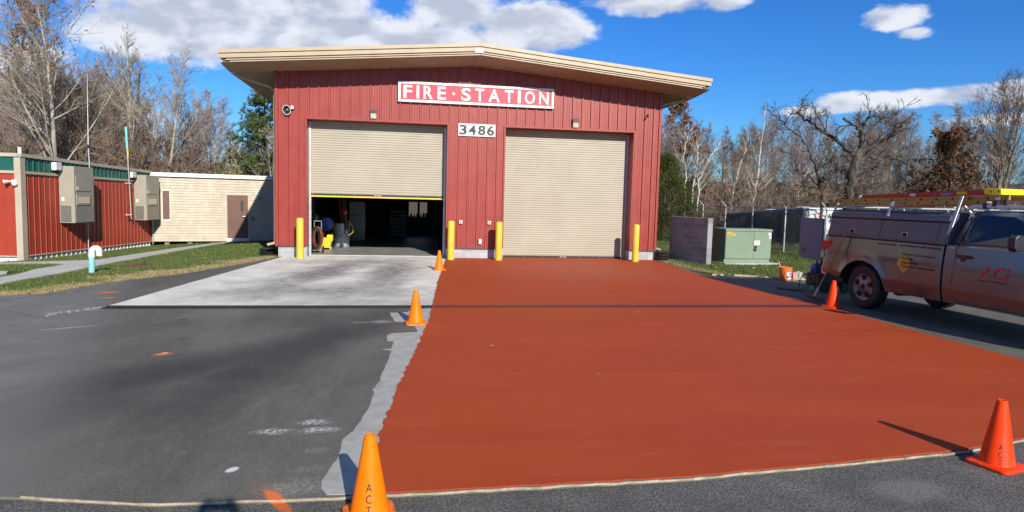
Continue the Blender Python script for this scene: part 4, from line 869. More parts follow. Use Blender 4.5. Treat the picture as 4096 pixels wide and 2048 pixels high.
# antennas
M_teal = simple('pale_teal_fibreglass', (0.20, 0.62, 0.62), 0.4)
t = thing('antenna_mast', 'thin whip antenna mast on the low red building, the nearer of two', 'antenna', bp(4.0, 0.1, 2.7))
c_ = MB(); c_.tube([bp(3.98, 0.1, 2.35), bp(3.9, 0.1, 3.57)], 0.024, 8); c_.build('mast', M_guide, t)
c_ = MB(); c_.tube([bp(3.9, 0.1, 3.5), bp(3.97, 0.1, 6.25)], [0.016, 0.006], 6); c_.build('whip', M_white, t)
c_ = MB(); c_.lathe([(0.03, 0), (0.036, 0.03), (0.036, 0.1), (0.02, 0.13)], 10, bp(3.9, 0.1, 3.45)); c_.build('coil_base', M_black, t)
t = thing('antenna_mast', 'antenna mast with a teal tube, between the two air conditioners', 'antenna', bp(6.9, 0.15, 0.7))
c_ = MB(); c_.tube([bp(7.03, 0.16, 0.64), bp(6.9, 0.16, 2.2), bp(6.8, 0.16, 3.45)], 0.027, 8); c_.build('mast', M_guide, t)
c_ = MB(); c_.tube([bp(6.8, 0.16, 3.62), bp(6.72, 0.16, 4.55)], 0.045, 10); c_.build('radiating_tube', M_teal, t)
c_ = MB(); c_.tube([bp(6.82, 0.17, 3.3), bp(6.8, 0.17, 3.64)], 0.032, 8); c_.build('base_sleeve', M_yellow, t)
for z in (0.83, 2.18):
    c_ = MB(); c_.obox(Vector(bp(6.93, 0.1, z)), BD * 0.1, BN * 0.22, (0, 0, 0.04)); c_.obox(Vector(bp(6.75, 0.17, z)), BD * 0.36, BN * 0.04, (0, 0, 0.03)); c_.build('bracket', M_white, t)
# twin floodlight on the front wall
t = thing('security_light', 'white twin head security light on the front of the low red building', 'light', (-8.7, 2.76, 2.08))
Q = lambda x, z: (x, 2.80 - 0.0, z)
c_ = MB(); c_.lathe([(0.07, 0), (0.075, 0.06), (0.03, 0.1)], 16, (-8.62, 2.79, 2.07), rotm); c_.build('base', M_white, t, smooth=40)
c_ = MB(); c_.tube([(-8.62, 2.7, 2.07), (-8.7, 2.66, 2.09), (-8.74, 2.64, 2.09)], 0.02, 8); c_.tube([(-8.72, 2.65, 2.09), (-8.83, 2.58, 2.06)], [0.035, 0.075], 14); c_.build('lamp_head', M_white, t, smooth=40)
c_ = MB(); c_.lathe([(0.075, 0), (0.085, 0.03), (0.06, 0.07), (0.01, 0.09)], 16, (-8.55, 2.69, 2.02), rotm); c_.build('sensor', M_skirt, t, smooth=40)

# ------------------------------------------------------------------ cream connector building
M_siding = simple('cream_siding', (0.43, 0.375, 0.275), 0.55, 0, 0.04, 1.5)
M_brown = simple('brown_door_paint', (0.135, 0.062, 0.046), 0.5, 0, 0.08, 2)
K0 = Vector((-7.698, 12.04, 0)); KD = Vector((0.9649, 0.26262, 0)); KN = Vector((0.26262, -0.9649, 0)); KL = 7.6
def kp(s_, off, z): p = K0 + KD * s_ + KN * off; return (p.x, p.y, z)
CB = thing('siding_building', 'cream lap sided building with a white roof edge and brown door', 'building', kp(2.5, -2, -0.5))
a_ = MB(); pr = []; z = -0.47
while z < 2.5: pr += [(0.028, z), (0.004, z + 0.122), (0.0, z + 0.123)]; z += 0.125
def lap(s0, s1, zlo, zhi):
    p_ = [(o, min(max(zz, zlo), zhi)) for o, zz in pr]; a_.grid([[kp(s_, o, zz) for o, zz in p_] for s_ in (s0, s1)])
lap(0.0, 0.44, -0.47, 2.53); lap(0.44, 0.79, 1.95, 2.53); lap(0.44, 0.79, -0.47, 0.5); lap(0.79, 3.19, -0.47, 2.53); lap(3.19, 4.21, 1.80, 2.53); lap(4.21, KL, -0.47, 2.53)
a_.build('wall', M_siding, CB)
a_ = MB()
def KB(mb, s0, s1, o0, o1, z0, z1): return mb.obox(Vector(kp((s0 + s1) / 2, (o0 + o1) / 2, (z0 + z1) / 2)), KD * (s1 - s0), KN * (o1 - o0), (0, 0, z1 - z0))
KB(a_, -0.12, KL, -0.05, 0.14, 2.555, 2.70); KB(a_, -0.12, KL, 0.02, 0.17, 2.66, 2.72); a_.build('roof_edge', M_white, CB, 0.006)
a_ = MB(); KB(a_, -0.1, KL, -5, 0.05, 2.705, 2.74); a_.build('roof', M_guide, CB)
a_ = MB(); KB(a_, 0.0, KL, -4.9, -0.04, -0.46, 2.54); a_.build('core', M_dark, CB)
for s_ in (0.52, 1.49, 2.5):
    a_ = MB(); KB(a_, s_, s_ + 0.2, -0.3, -0.1, -0.9, -0.46); a_.build('post', simple('timber_post', (0.30, 0.22, 0.13), 0.8), CB)
a_ = MB(); KB(a_, 3.24, 4.17, -0.02, 0.02, -0.30, 1.76); dr = a_.build('door', M_brown, CB, 0.003)
a_ = MB()
for q in ((3.19, 3.24, -0.32, 1.81), (4.17, 4.215, -0.32, 1.81), (3.24, 4.17, 1.765, 1.81)): KB(a_, q[0], q[1], -0.02, 0.035, q[2], q[3])
a_.build('frame', M_modtan, dr)
a_ = MB(); KB(a_, 3.84, 3.96, 0.0201, 0.024, 1.0, 1.5); a_.build('vision_panel', M_black, dr)
a_ = MB(); a_.tube([kp(4.06, 0.02, 0.75), kp(4.06, 0.09, 0.75), kp(3.94, 0.09, 0.74)], 0.02, 8); a_.lathe([(0.03, 0), (0.03, 0.02)], 12, kp(4.06, 0.03, 0.88)); a_.build('handle', M_guide, dr)
a_ = MB(); KB(a_, 3.19, 4.215, -0.02, 0.3, -0.47, -0.315); a_.build('threshold', M_white, CB, 0.004)
a_ = MB(); KB(a_, 0.47, 0.76, -0.01, 0.012, 0.56, 1.9); wn = a_.build('window', M_brown, CB)
a_ = MB()
for q in ((0.44, 0.47, 0.5, 1.95), (0.76, 0.79, 0.5, 1.95), (0.47, 0.76, 1.9, 1.95), (0.47, 0.76, 0.5, 0.56)): KB(a_, q[0], q[1], -0.01, 0.035, q[2], q[3])
a_.build('frame', M_white, wn)
t = thing('door_light', 'small jar shaped wall light to the right of the brown door', 'light', kp(4.6, 0.03, 1.7))
a_ = MB(); KB(a_, 4.55, 4.75, 0.03, 0.06, 1.68, 1.86); a_.build('plate', M_white, t); a_ = MB(); a_.lathe([(0.05, 0), (0.07, .04), (0.07, .16), (0.05, .2)], 14, kp(4.62, 0.12, 1.6)); a_.build('jar', M_lens, t, smooth=40)
t = thing('card_reader', 'small dark card reader box beside the brown door in the shade', 'card reader', kp(4.37, 0.03, 0.65))
a_ = MB(); KB(a_, 4.32, 4.45, 0.03, 0.08, 0.57, 0.73); a_.build('box', M_black, t, 0.01); a_ = MB(); KB(a_, 4.35, 4.42, 0.081, 0.084, 0.62, 0.69); a_.build('keypad', M_greybox, t)
# white and teal standpipe in the lawn
M_pvc = simple('white_pvc', (0.66, 0.67, 0.65), 0.35, 0, 0.04, 8)
M_pvct = simple('aqua_pvc', (0.26, 0.62, 0.55), 0.4, 0, 0.12, 6)
t = thing('standpipe', 'white and aqua plastic standpipe with a hooked top in the lawn', 'pipe', (-3.63, -3.70, -0.15))
c_ = MB(); c_.tube([(-3.63, -3.7, -0.25), (-3.615, -3.7, 0.29)], 0.066, 20); c_.build('riser', M_pvct, t, smooth=50)
pts = [(-3.615, -3.7, 0.27)] + [(-3.615 + 0.085 - 0.085 * math.cos(a) - 0.0, -3.7 + 0.03 * math.sin(a), 0.4 + 0.085 * math.sin(a)) for a in np.linspace(0, math.pi, 9)] + [(-3.445, -3.7, 0.30)]
c_ = MB(); c_.tube(pts, 0.07, 20); c_.tube([(-3.615, -3.7, 0.26), (-3.615, -3.7, 0.34)], 0.076, 20); c_.build('elbow', M_pvc, t, smooth=50)
# rust coloured bare patch
bmx = [(-3.80, -1.75), (-3.72, -1.0), (-3.4, -0.85), (-3.0, -1.05), (-2.85, -1.8), (-3.15, -2.2), (-3.55, -2.1)]
drape('bare_soil', jag(bmx + [bmx[0]], 0.12, 0.04, 3)[:-1], 0.018, simple('red_clay', (0.17, 0.06, 0.03), 0.95, 0, 0.3, 8, 0.5, 30))

# ------------------------------------------------------------------ block wall, transformer, fence, cargo trailer
M_cmuw = block_material('rough_concrete_block', (0.16, 0.16, 0.165), (0.29, 0.285, 0.28), (0.38, 0.37, 0.36), R(104))
wd_ = Vector((-0.2419, 0.9703, 0)); we_ = Vector((0.9703, 0.2419, 0))
a_ = MB(); o0 = Vector((13.315, -1.50, 0)); cc_ = o0 + wd_ * 0.965 + we_ * 0.097 + Vector((0, 0, 0.70)); a_.obox(cc_, wd_ * 1.93, we_ * 0.194, (0, 0, 1.56))
t = thing('block_wall', 'free standing grey concrete block wall beside the green cabinet', 'wall', (13.1, -0.57, 0))
a_.build('blocks', M_cmuw, t, 0.006)
M_trans = simple('pale_green_enamel', (0.20, 0.265, 0.175), 0.42, 0, 0.05, 1.2, dirt=0.10)
M_cpad = simple('pad_concrete', (0.42, 0.41, 0.38), 0.9, 0, 0.1)
t = thing('transformer_cabinet', 'pale green electrical transformer cabinet on a concrete pad', 'transformer', (15.05, -0.5, 0))
tx = Matrix.Translation((14.205, -0.926, 0)) @ Matrix.Rotation(R(3.5), 4, 'Z')
a_ = MB(); a_.box(-0.1, 1.85, -0.25, 1.2, -0.1, 0.035, tx); a_.build('pad', M_cpad, t, 0.01)
a_ = MB(); a_.box(0.0, 1.665, 0.0, 0.75, 0.035, 0.155, tx); a_.box(0.03, 1.64, 0.76, 1.0, 0.1, 0.8, tx); a_.build('base', M_trans, t, 0.004)
a_ = MB(); a_.box(0.0, 1.68, -0.03, 0.75, 0.156, 1.06, tx); a_.build('cabinet', M_trans, t, 0.006)
a_ = MB(); a_.box(-0.02, 1.70, -0.06, 0.77, 1.062, 1.14, tx); a_.build('lid', M_trans, t, 0.012)
a_ = MB(); a_.box(0.01, 1.02, -0.045, -0.031, 0.165, 1.055, tx); a_.build('door', M_trans, t, 0.003)
a_ = MB(); a_.box(1.03, 1.67, -0.045, -0.031, 0.165, 1.055, tx); d2_ = a_.build('door', M_trans, t, 0.003)
a_ = MB(); a_.tube([tx @ Vector(p) for p in ((1.07, -0.046, 0.57), (1.09, -0.1, 0.55), (1.05, -0.11, 0.47))], 0.02, 8); a_.lathe([(0.045, 0), (0.045, 0.03)], 14, tx @ Vector((1.10, -0.046, 0.55)), rotm); a_.box(1.075, 1.12, -0.09, -0.05, 0.42, 0.5, tx); a_.build('padlocked_handle', M_black, d2_)
M_warn = simple('warning_yellow', (0.80, 0.45, 0.02), 0.5)
a_ = MB(); a_.box(0.06, 0.20, -0.0485, -0.0455, 0.985, 1.04, tx); a_.box(0.06, 0.34, -0.0485, -0.0455, 0.92, 0.98, tx); lbo = a_.build('warning_label', M_warn, t)
a_ = MB(); rg = random.Random(5)
for x0, x1, z0, z1 in ((0.085, 0.10, .99, 1.035), (0.125, .14, .99, 1.035), (0.165, 0.18, .99, 1.035), (0.08, 0.09, .925, .975), (0.115, .165, .93, .97), (.19, .2, .925, .975), (.225, .235, .925, .975), (.26, .27, .925, .975), (.3, .312, .925, .975)): a_.box(x0, x1, -0.0505, -0.0487, z0, z1, tx)
a_.build('bars', M_black, lbo)
a_ = MB(); a_.box(1.05, 1.25, -0.0485, -0.0455, 0.62, 0.77, tx); nt_ = a_.build('notice', M_white, t); a_ = MB(); a_.box(1.075, 1.225, -0.0505, -0.0487, 0.745, 0.76, tx); a_.build('header', M_signred, nt_)
a_ = MB(); [a_.box(1.075, 1.17, -0.0505, -0.0487, z, z + .006, tx) for z in (.65, .67, .69, .71)]; a_.box(1.195, 1.215, -0.0505, -0.0487, .66, .72, tx); a_.build('print', M_black, nt_)
a_ = MB(); a_.box(1.56, 1.66, -0.0485, -0.0455, 0.93, 1.03, tx); a_.box(1.6, 1.665, -0.0485, -0.0455, 0.83, 0.91, tx); a_.build('sticker', M_white, t)
# chain link fence
M_galv = simple('galvanised_post', (0.42, 0.43, 0.42), 0.45, 0.35, 0.12, 6)
M_wire = simple('chain_link_wire', (0.20, 0.21, 0.21), 0.5, 0.4, 0.1, 6)
t = thing('chain_link_fence', 'grey chain link fence with angled barbed wire arms, in front of the black cargo trailer', 'fence', (19.9, 7.65, 0))
corner = Vector((20.55, 16.8, 0)); start = Vector((18.82, -7.7, 0))
posts = [Vector((19.68 + 0.217 * k, 4.58 + 3.07 * k, 0)) for k in range(-4, 4)]
def gz(p): return -0.02 if p.x < 20.3 else -0.05
def post(p, arm, h_=1.84):
    a_ = MB(); a_.lathe([(0.036, -0.2), (0.036, h_), (0.02, h_ + 0.03)], 10, (p.x, p.y, 0)); o = a_.build('post', M_galv, t, smooth=50)
    if arm:
        a_ = MB(); a_.obox((p.x - 0.11, p.y, h_ + 0.12), Vector((-0.26, 0, 0.26)), (0, 0.03, 0), Vector((0.02, 0, 0.02))); a_.build('barb_arm', M_galv, o)
for p in posts: post(p, True)
post(corner, False, 2.15)
bk = [Vector((x, 16.8, 0)) for x in (18.6, 16.0, 13.4)]
for p in bk: post(p, False)
def chain(p, q, h_=1.8):
    a_ = MB(); L = (q - p).length; ux = (q - p) / L; s_ = -h_; pitch = 0.085; r_ = 0.002
    while s_ < L:
        for sg_ in (1, -1):
            t0, t1 = max(s_, 0), min(s_ + h_, L)
            if t1 - t0 > 0.02:
                z0, z1 = (t0 - s_, t1 - s_) if sg_ > 0 else (h_ - (t0 - s_), h_ - (t1 - s_))
                A, B_ = p + ux * t0 + Vector((0, 0, z0)), p + ux * t1 + Vector((0, 0, z1))
                a_.tube([A, B_], r_, 3, False)
        s_ += pitch
    return a_
chain(posts[0], corner).build('chain_mesh', M_wire, t); chain(corner, bk[-1]).build('chain_mesh', M_wire, t)
a_ = MB(); a_.tube([posts[0] + Vector((0, 0, 1.81)), corner + Vector((0, 0, 1.81))], 0.018, 6); a_.tube([corner + Vector((0, 0, 1.81)), bk[-1] + Vector((0, 0, 1.81))], 0.018, 6); a_.tube([corner + Vector((0, 0, 1.5)), bk[0] + Vector((0, 0, 1.5))], 0.022, 6)
a_.build('top_rail', M_galv, t)
a_ = MB(); [a_.tube([posts[0] + Vector((-k, 0, 1.84 + k)), posts[-1] + Vector((-k, 0, 1.84 + k))], 0.004, 4) for k in (0.08, 0.16, 0.23)]; a_.build('barbed_wire', M_galv, t)
# black enclosed cargo trailer behind the fence
M_trblk = simple('black_trailer_skin', (0.016, 0.019, 0.019), 0.35, 0, 0.15, 1.0)
M_tredge = simple('trailer_roof_edge', (0.20, 0.22, 0.27), 0.4, 0.2, 0.1, 2)
M_diam, nt, b = mat('diamond_plate'); b.inputs['Base Color'].default_value = (0.62, 0.64, 0.64, 1); b.inputs['Metallic'].default_value = 0.85; b.inputs['Roughness'].default_value = 0.38
ck_ = nt.new('ShaderNodeTexChecker'); nt.put(ck_.inputs['Vector'], nt.scale(nt.obj(), (1, 1, 1), (0, R(45), 0))); ck_.inputs['Scale'].default_value = 22.0; nt.put(b.inputs['Normal'], nt.bump(ck_.outputs['Fac'], 0.5, 0.01))
t = thing('cargo_trailer', 'long black enclosed cargo trailer with a white front end behind the fence', 'trailer', (23, 10.6, -0.3))
ca = lambda y: (y - 6.9) / 7.5
zt2 = lambda y: 1.90 - 0.455 * ca(y); zb2 = lambda y: 0.22 - 0.43 * ca(y)
def tring(y, x0, x1, e0, e1): return [(x0, y, zb2(y) + e0), (x1, y, zb2(y) + e0), (x1, y, zt2(y) + e1), (x0, y, zt2(y) + e1)]
a_ = MB(); a_.loft([tring(y, 22.0, 24.1, 0, -0.1) for y in (6.95, 14.4)]); bo_ = a_.build('body', M_trblk, t, 0.03)
a_ = MB(); a_.loft([[(21.975, y, zt2(y) - 0.125), (24.13, y, zt2(y) - 0.125), (24.13, y, zt2(y) - 0.03), (24.0, y, zt2(y)), (22.1, y, zt2(y)), (21.975, y, zt2(y) - 0.03)] for y in (6.9, 14.42)]); a_.build('roof_rail', M_tredge, t)
a_ = MB(); a_.loft([[(21.985, y, zb2(y) - 0.03), (24.1, y, zb2(y) - 0.03), (24.1, y, zb2(y) + 0.06), (21.985, y, zb2(y) + 0.06)] for y in (6.9, 14.42)]); a_.build('lower_rail', M_tredge, t)
a_ = MB(); cs = [(22.0, 6.96), (21.985, 6.86), (22.03, 6.76), (22.13, 6.7)]
a_.grid([[(x, y, 0.24) for x, y in cs], [(x, y, 1.8) for x, y in cs]]); cs2 = [(24.1, 6.96), (24.11, 6.86), (24.07, 6.76), (23.97, 6.7)]; a_.grid([[(x, y, 0.24) for x, y in cs2], [(x, y, 1.8) for x, y in cs2]]); a_.box(22.1, 24.0, 6.70, 6.9, 0.24, 0.9); a_.build('stone_guard', M_diam, t, smooth=60)
a_ = MB(); a_.box(22.13, 23.97, 6.705, 6.94, 0.901, 1.86); a_.build('front_panel', M_white, t, 0.01)
a_ = MB(); a_.box(22.42, 22.75, 6.68, 6.703, 1.42, 1.62); pl2 = a_.build('placard', M_white, t)
a_ = MB(); [a_.box(x, x + .07, 6.672, 6.679, z, z + .055) for x, z in ((22.44, 1.54), (22.58, 1.55), (22.45, 1.44), (22.6, 1.46), (22.66, 1.5))]; a_.build('red_print', M_signred, pl2)
a_ = MB(); a_.text('05', (23.0, 6.695, 1.40), (1, 0, 0), (0, 0, 1), height=0.2, bold=0.02); a_.build('lettering', M_black, t)
for y0, w_ in ((8.2, .3), (11.0, .35)):
    a_ = MB(); a_.loft([[(22.7 - e, y0 - e, zt2(y0) + h_), (23.2 + e, y0 - e, zt2(y0) + h_), (23.2 + e, y0 + w_ + e, zt2(y0) + h_), (22.7 - e, y0 + w_ + e, zt2(y0) + h_)] for h_, e in ((-0.02, .05), (.05, .04), (.09, -.05))]); a_.build('roof_vent', M_white, t)
a_ = MB()
for y0, y1, z0, z1 in ((7.55, 7.585, .32, 1.68), (8.9, 8.935, .26, 1.62), (7.585, 8.9, 1.6, 1.64), (7.585, 8.9, .3, .33)): a_.box(21.985, 21.9985, y0, y1, z0, z1)
a_.build('side_door_frame', M_tredge, t)
M_faint = simple('faded_lettering', (0.09, 0.10, 0.115), 0.5)
a_ = MB(); a_.text('Hillside', (21.992, 12.9, 0.98), (0, -1, 0.06), (0, 0, 1), height=0.30, width=2.1, bold=0.01, shear=0.1); a_.build('lettering', M_faint, t)
for y in (10.2, 11.1):
    a_ = MB(); a_.lathe([(0.33, -0.1), (0.33, 0.1)], 24, (22.15, y, -0.25), Matrix.Rotation(R(90), 4, 'Y')); wo = a_.build('wheel', M_rubber, t, 0.02)
    a_ = MB(); a_.lathe([(0.19, -0.005), (0.19, 0.005)], 20, (22.045, y, -0.25), Matrix.Rotation(R(90), 4, 'Y')); a_.build('rim', M_guide, wo)

# ------------------------------------------------------------------ small things by the truck
M_orange = simple('bucket_orange', (0.80, 0.17, 0.02), 0.4, 0, 0.06, 6)
t = thing('paint_bucket', 'bright orange plastic bucket with a white label standing by the grass edge', 'bucket', (13.72, -5.28, -0.02))
c_ = MB(); c_.lathe([(0.135, 0), (0.14, 0.01), (0.152, 0.27), (0.162, 0.275), (0.162, 0.30), (0.155, 0.302), (0.155, 0.33), (0.165, 0.335), (0.165, 0.355), (0.15, 0.36), (0.145, 0.05), (0.0, 0.05)], 28, (13.72, -5.28, -0.02), None, True, False); c_.build('tub', M_orange, t, smooth=40)
c_ = MB(); c_.grid([[(13.72 + 0.1525 * math.sin(a), -5.28 - 0.1525 * math.cos(a), z) for a in np.linspace(-.35, .75, 12)] for z in (0.03, 0.21)]); lb_ = c_.build('label', M_white, t)
c_ = MB(); c_.grid([[(13.72 + 0.1545 * math.sin(a), -5.28 - 0.1545 * math.cos(a), z) for a in np.linspace(-.32, -.02, 5)] for z in (0.05, 0.12)]); c_.build('blue_print', M_blueplastic, lb_)
c_ = MB(); [c_.grid([[(13.72 + 0.1545 * math.sin(a), -5.28 - 0.1545 * math.cos(a), z) for a in np.linspace(a0, a0 + .28, 5)] for z in (z0, z0 + .045)]) for a0, z0 in ((.08, .15), (.4, .15), (.1, .08), (.42, .07))]; c_.build('red_print', M_signred, lb_)
c_ = MB(); c_.tube([(13.72 - 0.16, -5.28, 0.27), (13.66, -5.46, 0.19), (13.75, -5.48, 0.13), (13.87, -5.36, 0.17), (13.88, -5.28, 0.27)], 0.004, 5); c_.build('handle', M_guide, t)
c_ = MB(); c_.tube([(13.66, -5.24, 0.1), (13.56, -5.2, 0.48)], 0.012, 6); o = c_.build('stir_stick', simple('pale_wood', (0.5, 0.42, 0.3), 0.7)); tag(o, 'pale stir stick poking out of the orange bucket', 'stick')
t = thing('paint_can', 'small bare metal can beside the orange bucket', 'can', (14.2, -5.15, -0.02))
c_ = MB(); c_.lathe([(0.085, 0), (0.085, 0.2), (0.09, 0.205), (0.09, 0.215), (0.075, 0.215), (0.07, 0.18)], 22, (14.2, -5.15, -0.02)); c_.build('body', M_guide, t, smooth=40)
c_ = MB(); c_.tube([(14.11, -5.15, 0.16), (14.12, -5.27, 0.1), (14.2, -5.3, 0.06), (14.28, -5.27, 0.1), (14.29, -5.15, 0.16)], 0.003, 5); c_.build('handle', M_guide, t)
c_ = MB(); c_.box(13.93, 14.06, -5.3, -5.15, -0.02, 0.2); o = c_.build('carton', simple('pinkish_carton', (0.45, 0.25, 0.2), 0.7), None, 0.004); tag(o, 'faded pinkish carton between the orange bucket and the metal can', 'carton')
M_lumber = simple('pine_lumber', (0.52, 0.42, 0.29), 0.8, 0, 0.15, 10)
for (x0, y0, x1, y1, w_, lb) in ((12.15, -4.32, 12.42, -4.42, .09, 'short offcut of pine board at the corner of the lawn and asphalt'), (12.75, -4.42, 13.6, -4.93, .09, 'longer pine board lying along the lawn edge near the orange bucket'), (13.55, -5.05, 14.6, -5.4, .1, 'pine board running behind the orange bucket')):
    a_ = MB(); dv_ = Vector((x1 - x0, y1 - y0, 0)); a_.obox((0, 0, 0.02), dv_, Vector((-dv_.y, dv_.x, 0)).normalized() * w_, (0, 0, 0.04)); o = a_.build('board', M_lumber, None, 0.003); o.location = ((x0 + x1) / 2, (y0 + y1) / 2, -0.004); tag(o, lb, 'board', 'boards along the lawn edge')
t = thing('compressor', 'dark wheeled compressor with a blue tank behind the truck', 'compressor', (13.45, -7.3, 0))
c_ = MB(); c_.box(13.15, 13.85, -7.55, -7.05, 0.12, 0.42); c_.build('engine', M_black, t, 0.03)
c_ = MB(); c_.lathe([(0.02, -0.38), (0.13, -0.34), (0.15, -0.25), (0.15, 0.25), (0.13, 0.34), (0.02, 0.38)], 20, (13.5, -7.3, 0.5), Matrix.Rotation(R(90), 4, 'Y')); c_.build('tank', M_blueplastic, t, smooth=50)
c_ = MB(); c_.lathe([(0.045, 0), (0.045, 0.05)], 12, (13.3, -7.38, 0.62)); c_.build('cap', M_signred, t)
c_ = MB(); [c_.tube([(x, -7.6, 0.1), (x, -7.62, 0.78)], 0.016, 6) for x in (13.02, 13.14)]; c_.tube([(13.02, -7.62, 0.78), (13.14, -7.62, 0.78)], 0.016, 6); c_.tube([(13.02, -7.6, 0.1), (13.9, -7.55, 0.1)], 0.016, 6); c_.build('frame', M_black, t)
for x in (13.25, 13.75):
    c_ = MB(); c_.lathe([(0.12, -0.035), (0.12, 0.035)], 20, (x, -7.62, 0.12), rotm); c_.build('wheel', M_rubber, t, 0.01)
rg = random.Random(12)
c_ = MB()
for k in range(3):
    pts = [(13.1, -7.55, 0.45)] + [(12.95 - .08 * k + rg.uniform(-.05, .05), -7.5 + rg.uniform(-.1, .1), z) for z in (0.38, 0.25, 0.12)] + [(12.9 - .12 * k, -7.4, 0.012), (12.7 - .1 * k, -7.1 + .1 * k, 0.012)]
    c_.tube(pts, 0.011, 6)
c_.build('cables', M_hoseblk, t, smooth=60)

# ------------------------------------------------------------------ pickup truck
M_paint, nt, b = mat('silver_car_paint'); b.inputs['Base Color'].default_value = (0.17, 0.172, 0.182, 1); b.inputs['Metallic'].default_value = 0.85; b.inputs['Roughness'].default_value = 0.34; b.inputs['Coat Weight'].default_value = 0.25; b.inputs['Coat Roughness'].default_value = 0.06
nt.put(b.inputs['Roughness'], nt.smooth(nt.noise(nt.obj(), 1.6, 5.0, 0.65), 0.3, 0.7, 0.2, 0.27))
nt.put(b.inputs['Base Color'], nt.mix(nt.smooth(nt.noise(nt.obj(), 2.2, 6.0, 0.7), 0.45, 0.75, 0, 0.4), (0.155, 0.17, 0.20), (0.13, 0.142, 0.165)))
M_topper = simple('grey_topper_paint', (0.10, 0.118, 0.155), 0.36, 0.15, 0.08, 2.0)
M_tint, nt, b = mat('dark_tinted_glass'); b.inputs['Base Color'].default_value = (0.012, 0.014, 0.015, 1); b.inputs['Roughness'].default_value = 0.04; b.inputs['Specular IOR Level'].default_value = 0.6
M_rim = simple('painted_alloy', (0.2, 0.2, 0.21), 0.35, 0.6, 0.08, 6)
M_tail, nt, b = mat('tail_light_red'); b.inputs['Base Color'].default_value = (0.62, 0.004, 0.008, 1); b.inputs['Roughness'].default_value = 0.25; b.inputs['Specular IOR Level'].default_value = 0.25
M_chrome = simple('chrome', (0.6, 0.6, 0.6), 0.15, 1.0, 0.05)
TR = thing('pickup_truck', 'silver pickup truck with a ladder rack and a grey utility topper', 'truck', (12.58, -9.74, -0.004), R(-88))
LW = dict(parent=TR, world=False)
BW_ = 1.97
def arch(s_, c, r_=0.53, zc=0.40): return zc + math.sqrt(max(r_ * r_ - (s_ - c) ** 2, 0)) if abs(s_ - c) < r_ else 0
def yb(z): return -0.035 + (max(0.64 - z, 0)) * 0.22 + max(z - 1.0, 0) * 0.10
def flare(s_, z, c):
    d = math.hypot(s_ - c, z - 0.40) - 0.53
    return -0.03 * math.exp(-(d / 0.07) ** 2) if z < 1.05 else 0
ROWS = [0.40, 0.46, 0.54, 0.61, 0.645, 0.67, 0.76, 0.86, 0.94, 1.0, 1.08, 1.16, 1.24, 1.30, 1.34]
def side_ring(s_, zlo, ztp, ins, c):
    zs = [max(z, zlo) for z in ROWS] + [max(ztp - 0.02, zlo + .01), ztp]
    zs = [min(z, ztp) for z in zs]
    L = [(s_, yb(z) + ins + flare(s_, z, c) + (0.02 if i == len(zs) - 1 else 0), z) for i, z in enumerate(zs)]
    Rr = [(s_, BW_ - 0.03 - p[1] - 0.03, p[2]) for p in L][::-1]
    return L + Rr
rings = []
for s_ in [-1.04, -1.02, -0.98, -0.9, -0.8, -0.7, -0.6, -0.535] + list(np.arange(-0.53, 0.531, 0.053)) + [0.535, 0.65, 0.8, 1.0, 1.2, 1.4, 1.55, 1.59, 1.60]:
    zlo = arch(s_, 0.0) or (0.42 if s_ > 0 else 0.52 + (-s_ - 0.53) * 0.16)
    ins = {-1.04: 0.07, -1.02: 0.03, -0.98: 0.01, 1.60: 0.015}.get(float(s_), 0.0)
    rings.append(side_ring(s_, zlo, 1.355, ins, 0.0))
a_ = MB(); a_.loft(rings); bed = a_.build('bed', M_paint, smooth=35, **LW)
WB = 3.55; rings = []
def hood(s_): return 1.37 if s_ < 3.05 else (1.37 - (s_ - 3.05) * 0.16 if s_ < 4.2 else 1.186 - (s_ - 4.2) * 0.8)
for s_ in [1.64, 1.65, 1.7, 1.85, 2.0, 2.2, 2.5, 2.8, 2.98, 3.015] + list(WB + np.arange(-0.53, 0.531, 0.053)) + [4.1, 4.2, 4.3, 4.38, 4.42]:
    zlo = arch(s_, WB) or (0.42 if s_ < WB else 0.5)
    ins = 0.015 if s_ == 1.64 else max(0, (s_ - 4.0)) ** 2 * 1.1
    rings.append(side_ring(s_, zlo, hood(s_), ins, WB))
a_ = MB(); a_.loft(rings); cab = a_.build('cab_body', M_paint, smooth=35, **LW)
def yi(z): return 0.035 + 0.17 * (max(z - 1.36, 0) / 0.58) ** 1.25
def sb(z): return 1.66 + (z - 1.36) * 0.36
def sf(z): return 3.42 - (z - 1.36) * 1.35
rings = []
for z in (1.35, 1.45, 1.6, 1.75, 1.86, 1.91, 1.935, 1.945):
    e = {1.91: .015, 1.935: .06, 1.945: .13}.get(z, 0)
    s0, s1, y0, y1 = sb(z) + e, sf(z) - e, yi(z) + e, BW_ - 0.06 - yi(z) - e
    rings.append([(s0, y0 + .05, z), (s0 + .05, y0, z), (s1 - .08, y0, z), (s1, y0 + .08, z), (s1, y1 - .08, z), (s1 - .08, y1, z), (s0 + .05, y1, z), (s0, y1 - .05, z)])
a_ = MB(); a_.loft(rings); roof_ = a_.build('cab_roof', M_paint, smooth=45, **LW)
for mirror in (False, True):
    f = (lambda y: BW_ - 0.06 - y) if mirror else (lambda y: y)
    MB().loft([[(s_, f(yi(z) - 0.006 - k), z) for s_, z in [(1.93, 1.42), (1.96, 1.405), (2.95, 1.40), (3.05, 1.42), (2.86, 1.62), (2.70, 1.80), (2.58, 1.855), (2.10, 1.865), (2.02, 1.85), (1.97, 1.78)]] for k in (0, 0.006)]).build('side_window', M_tint, **LW)
a_ = MB(); a_.loft([[(sf(z) + 0.004 + k, y, z) for z, y in ((1.42, .2), (1.42, BW_ - .26), (1.87, BW_ - .36), (1.87, .3))] for k in (0, 0.006)]); a_.build('windscreen', M_tint, **LW)
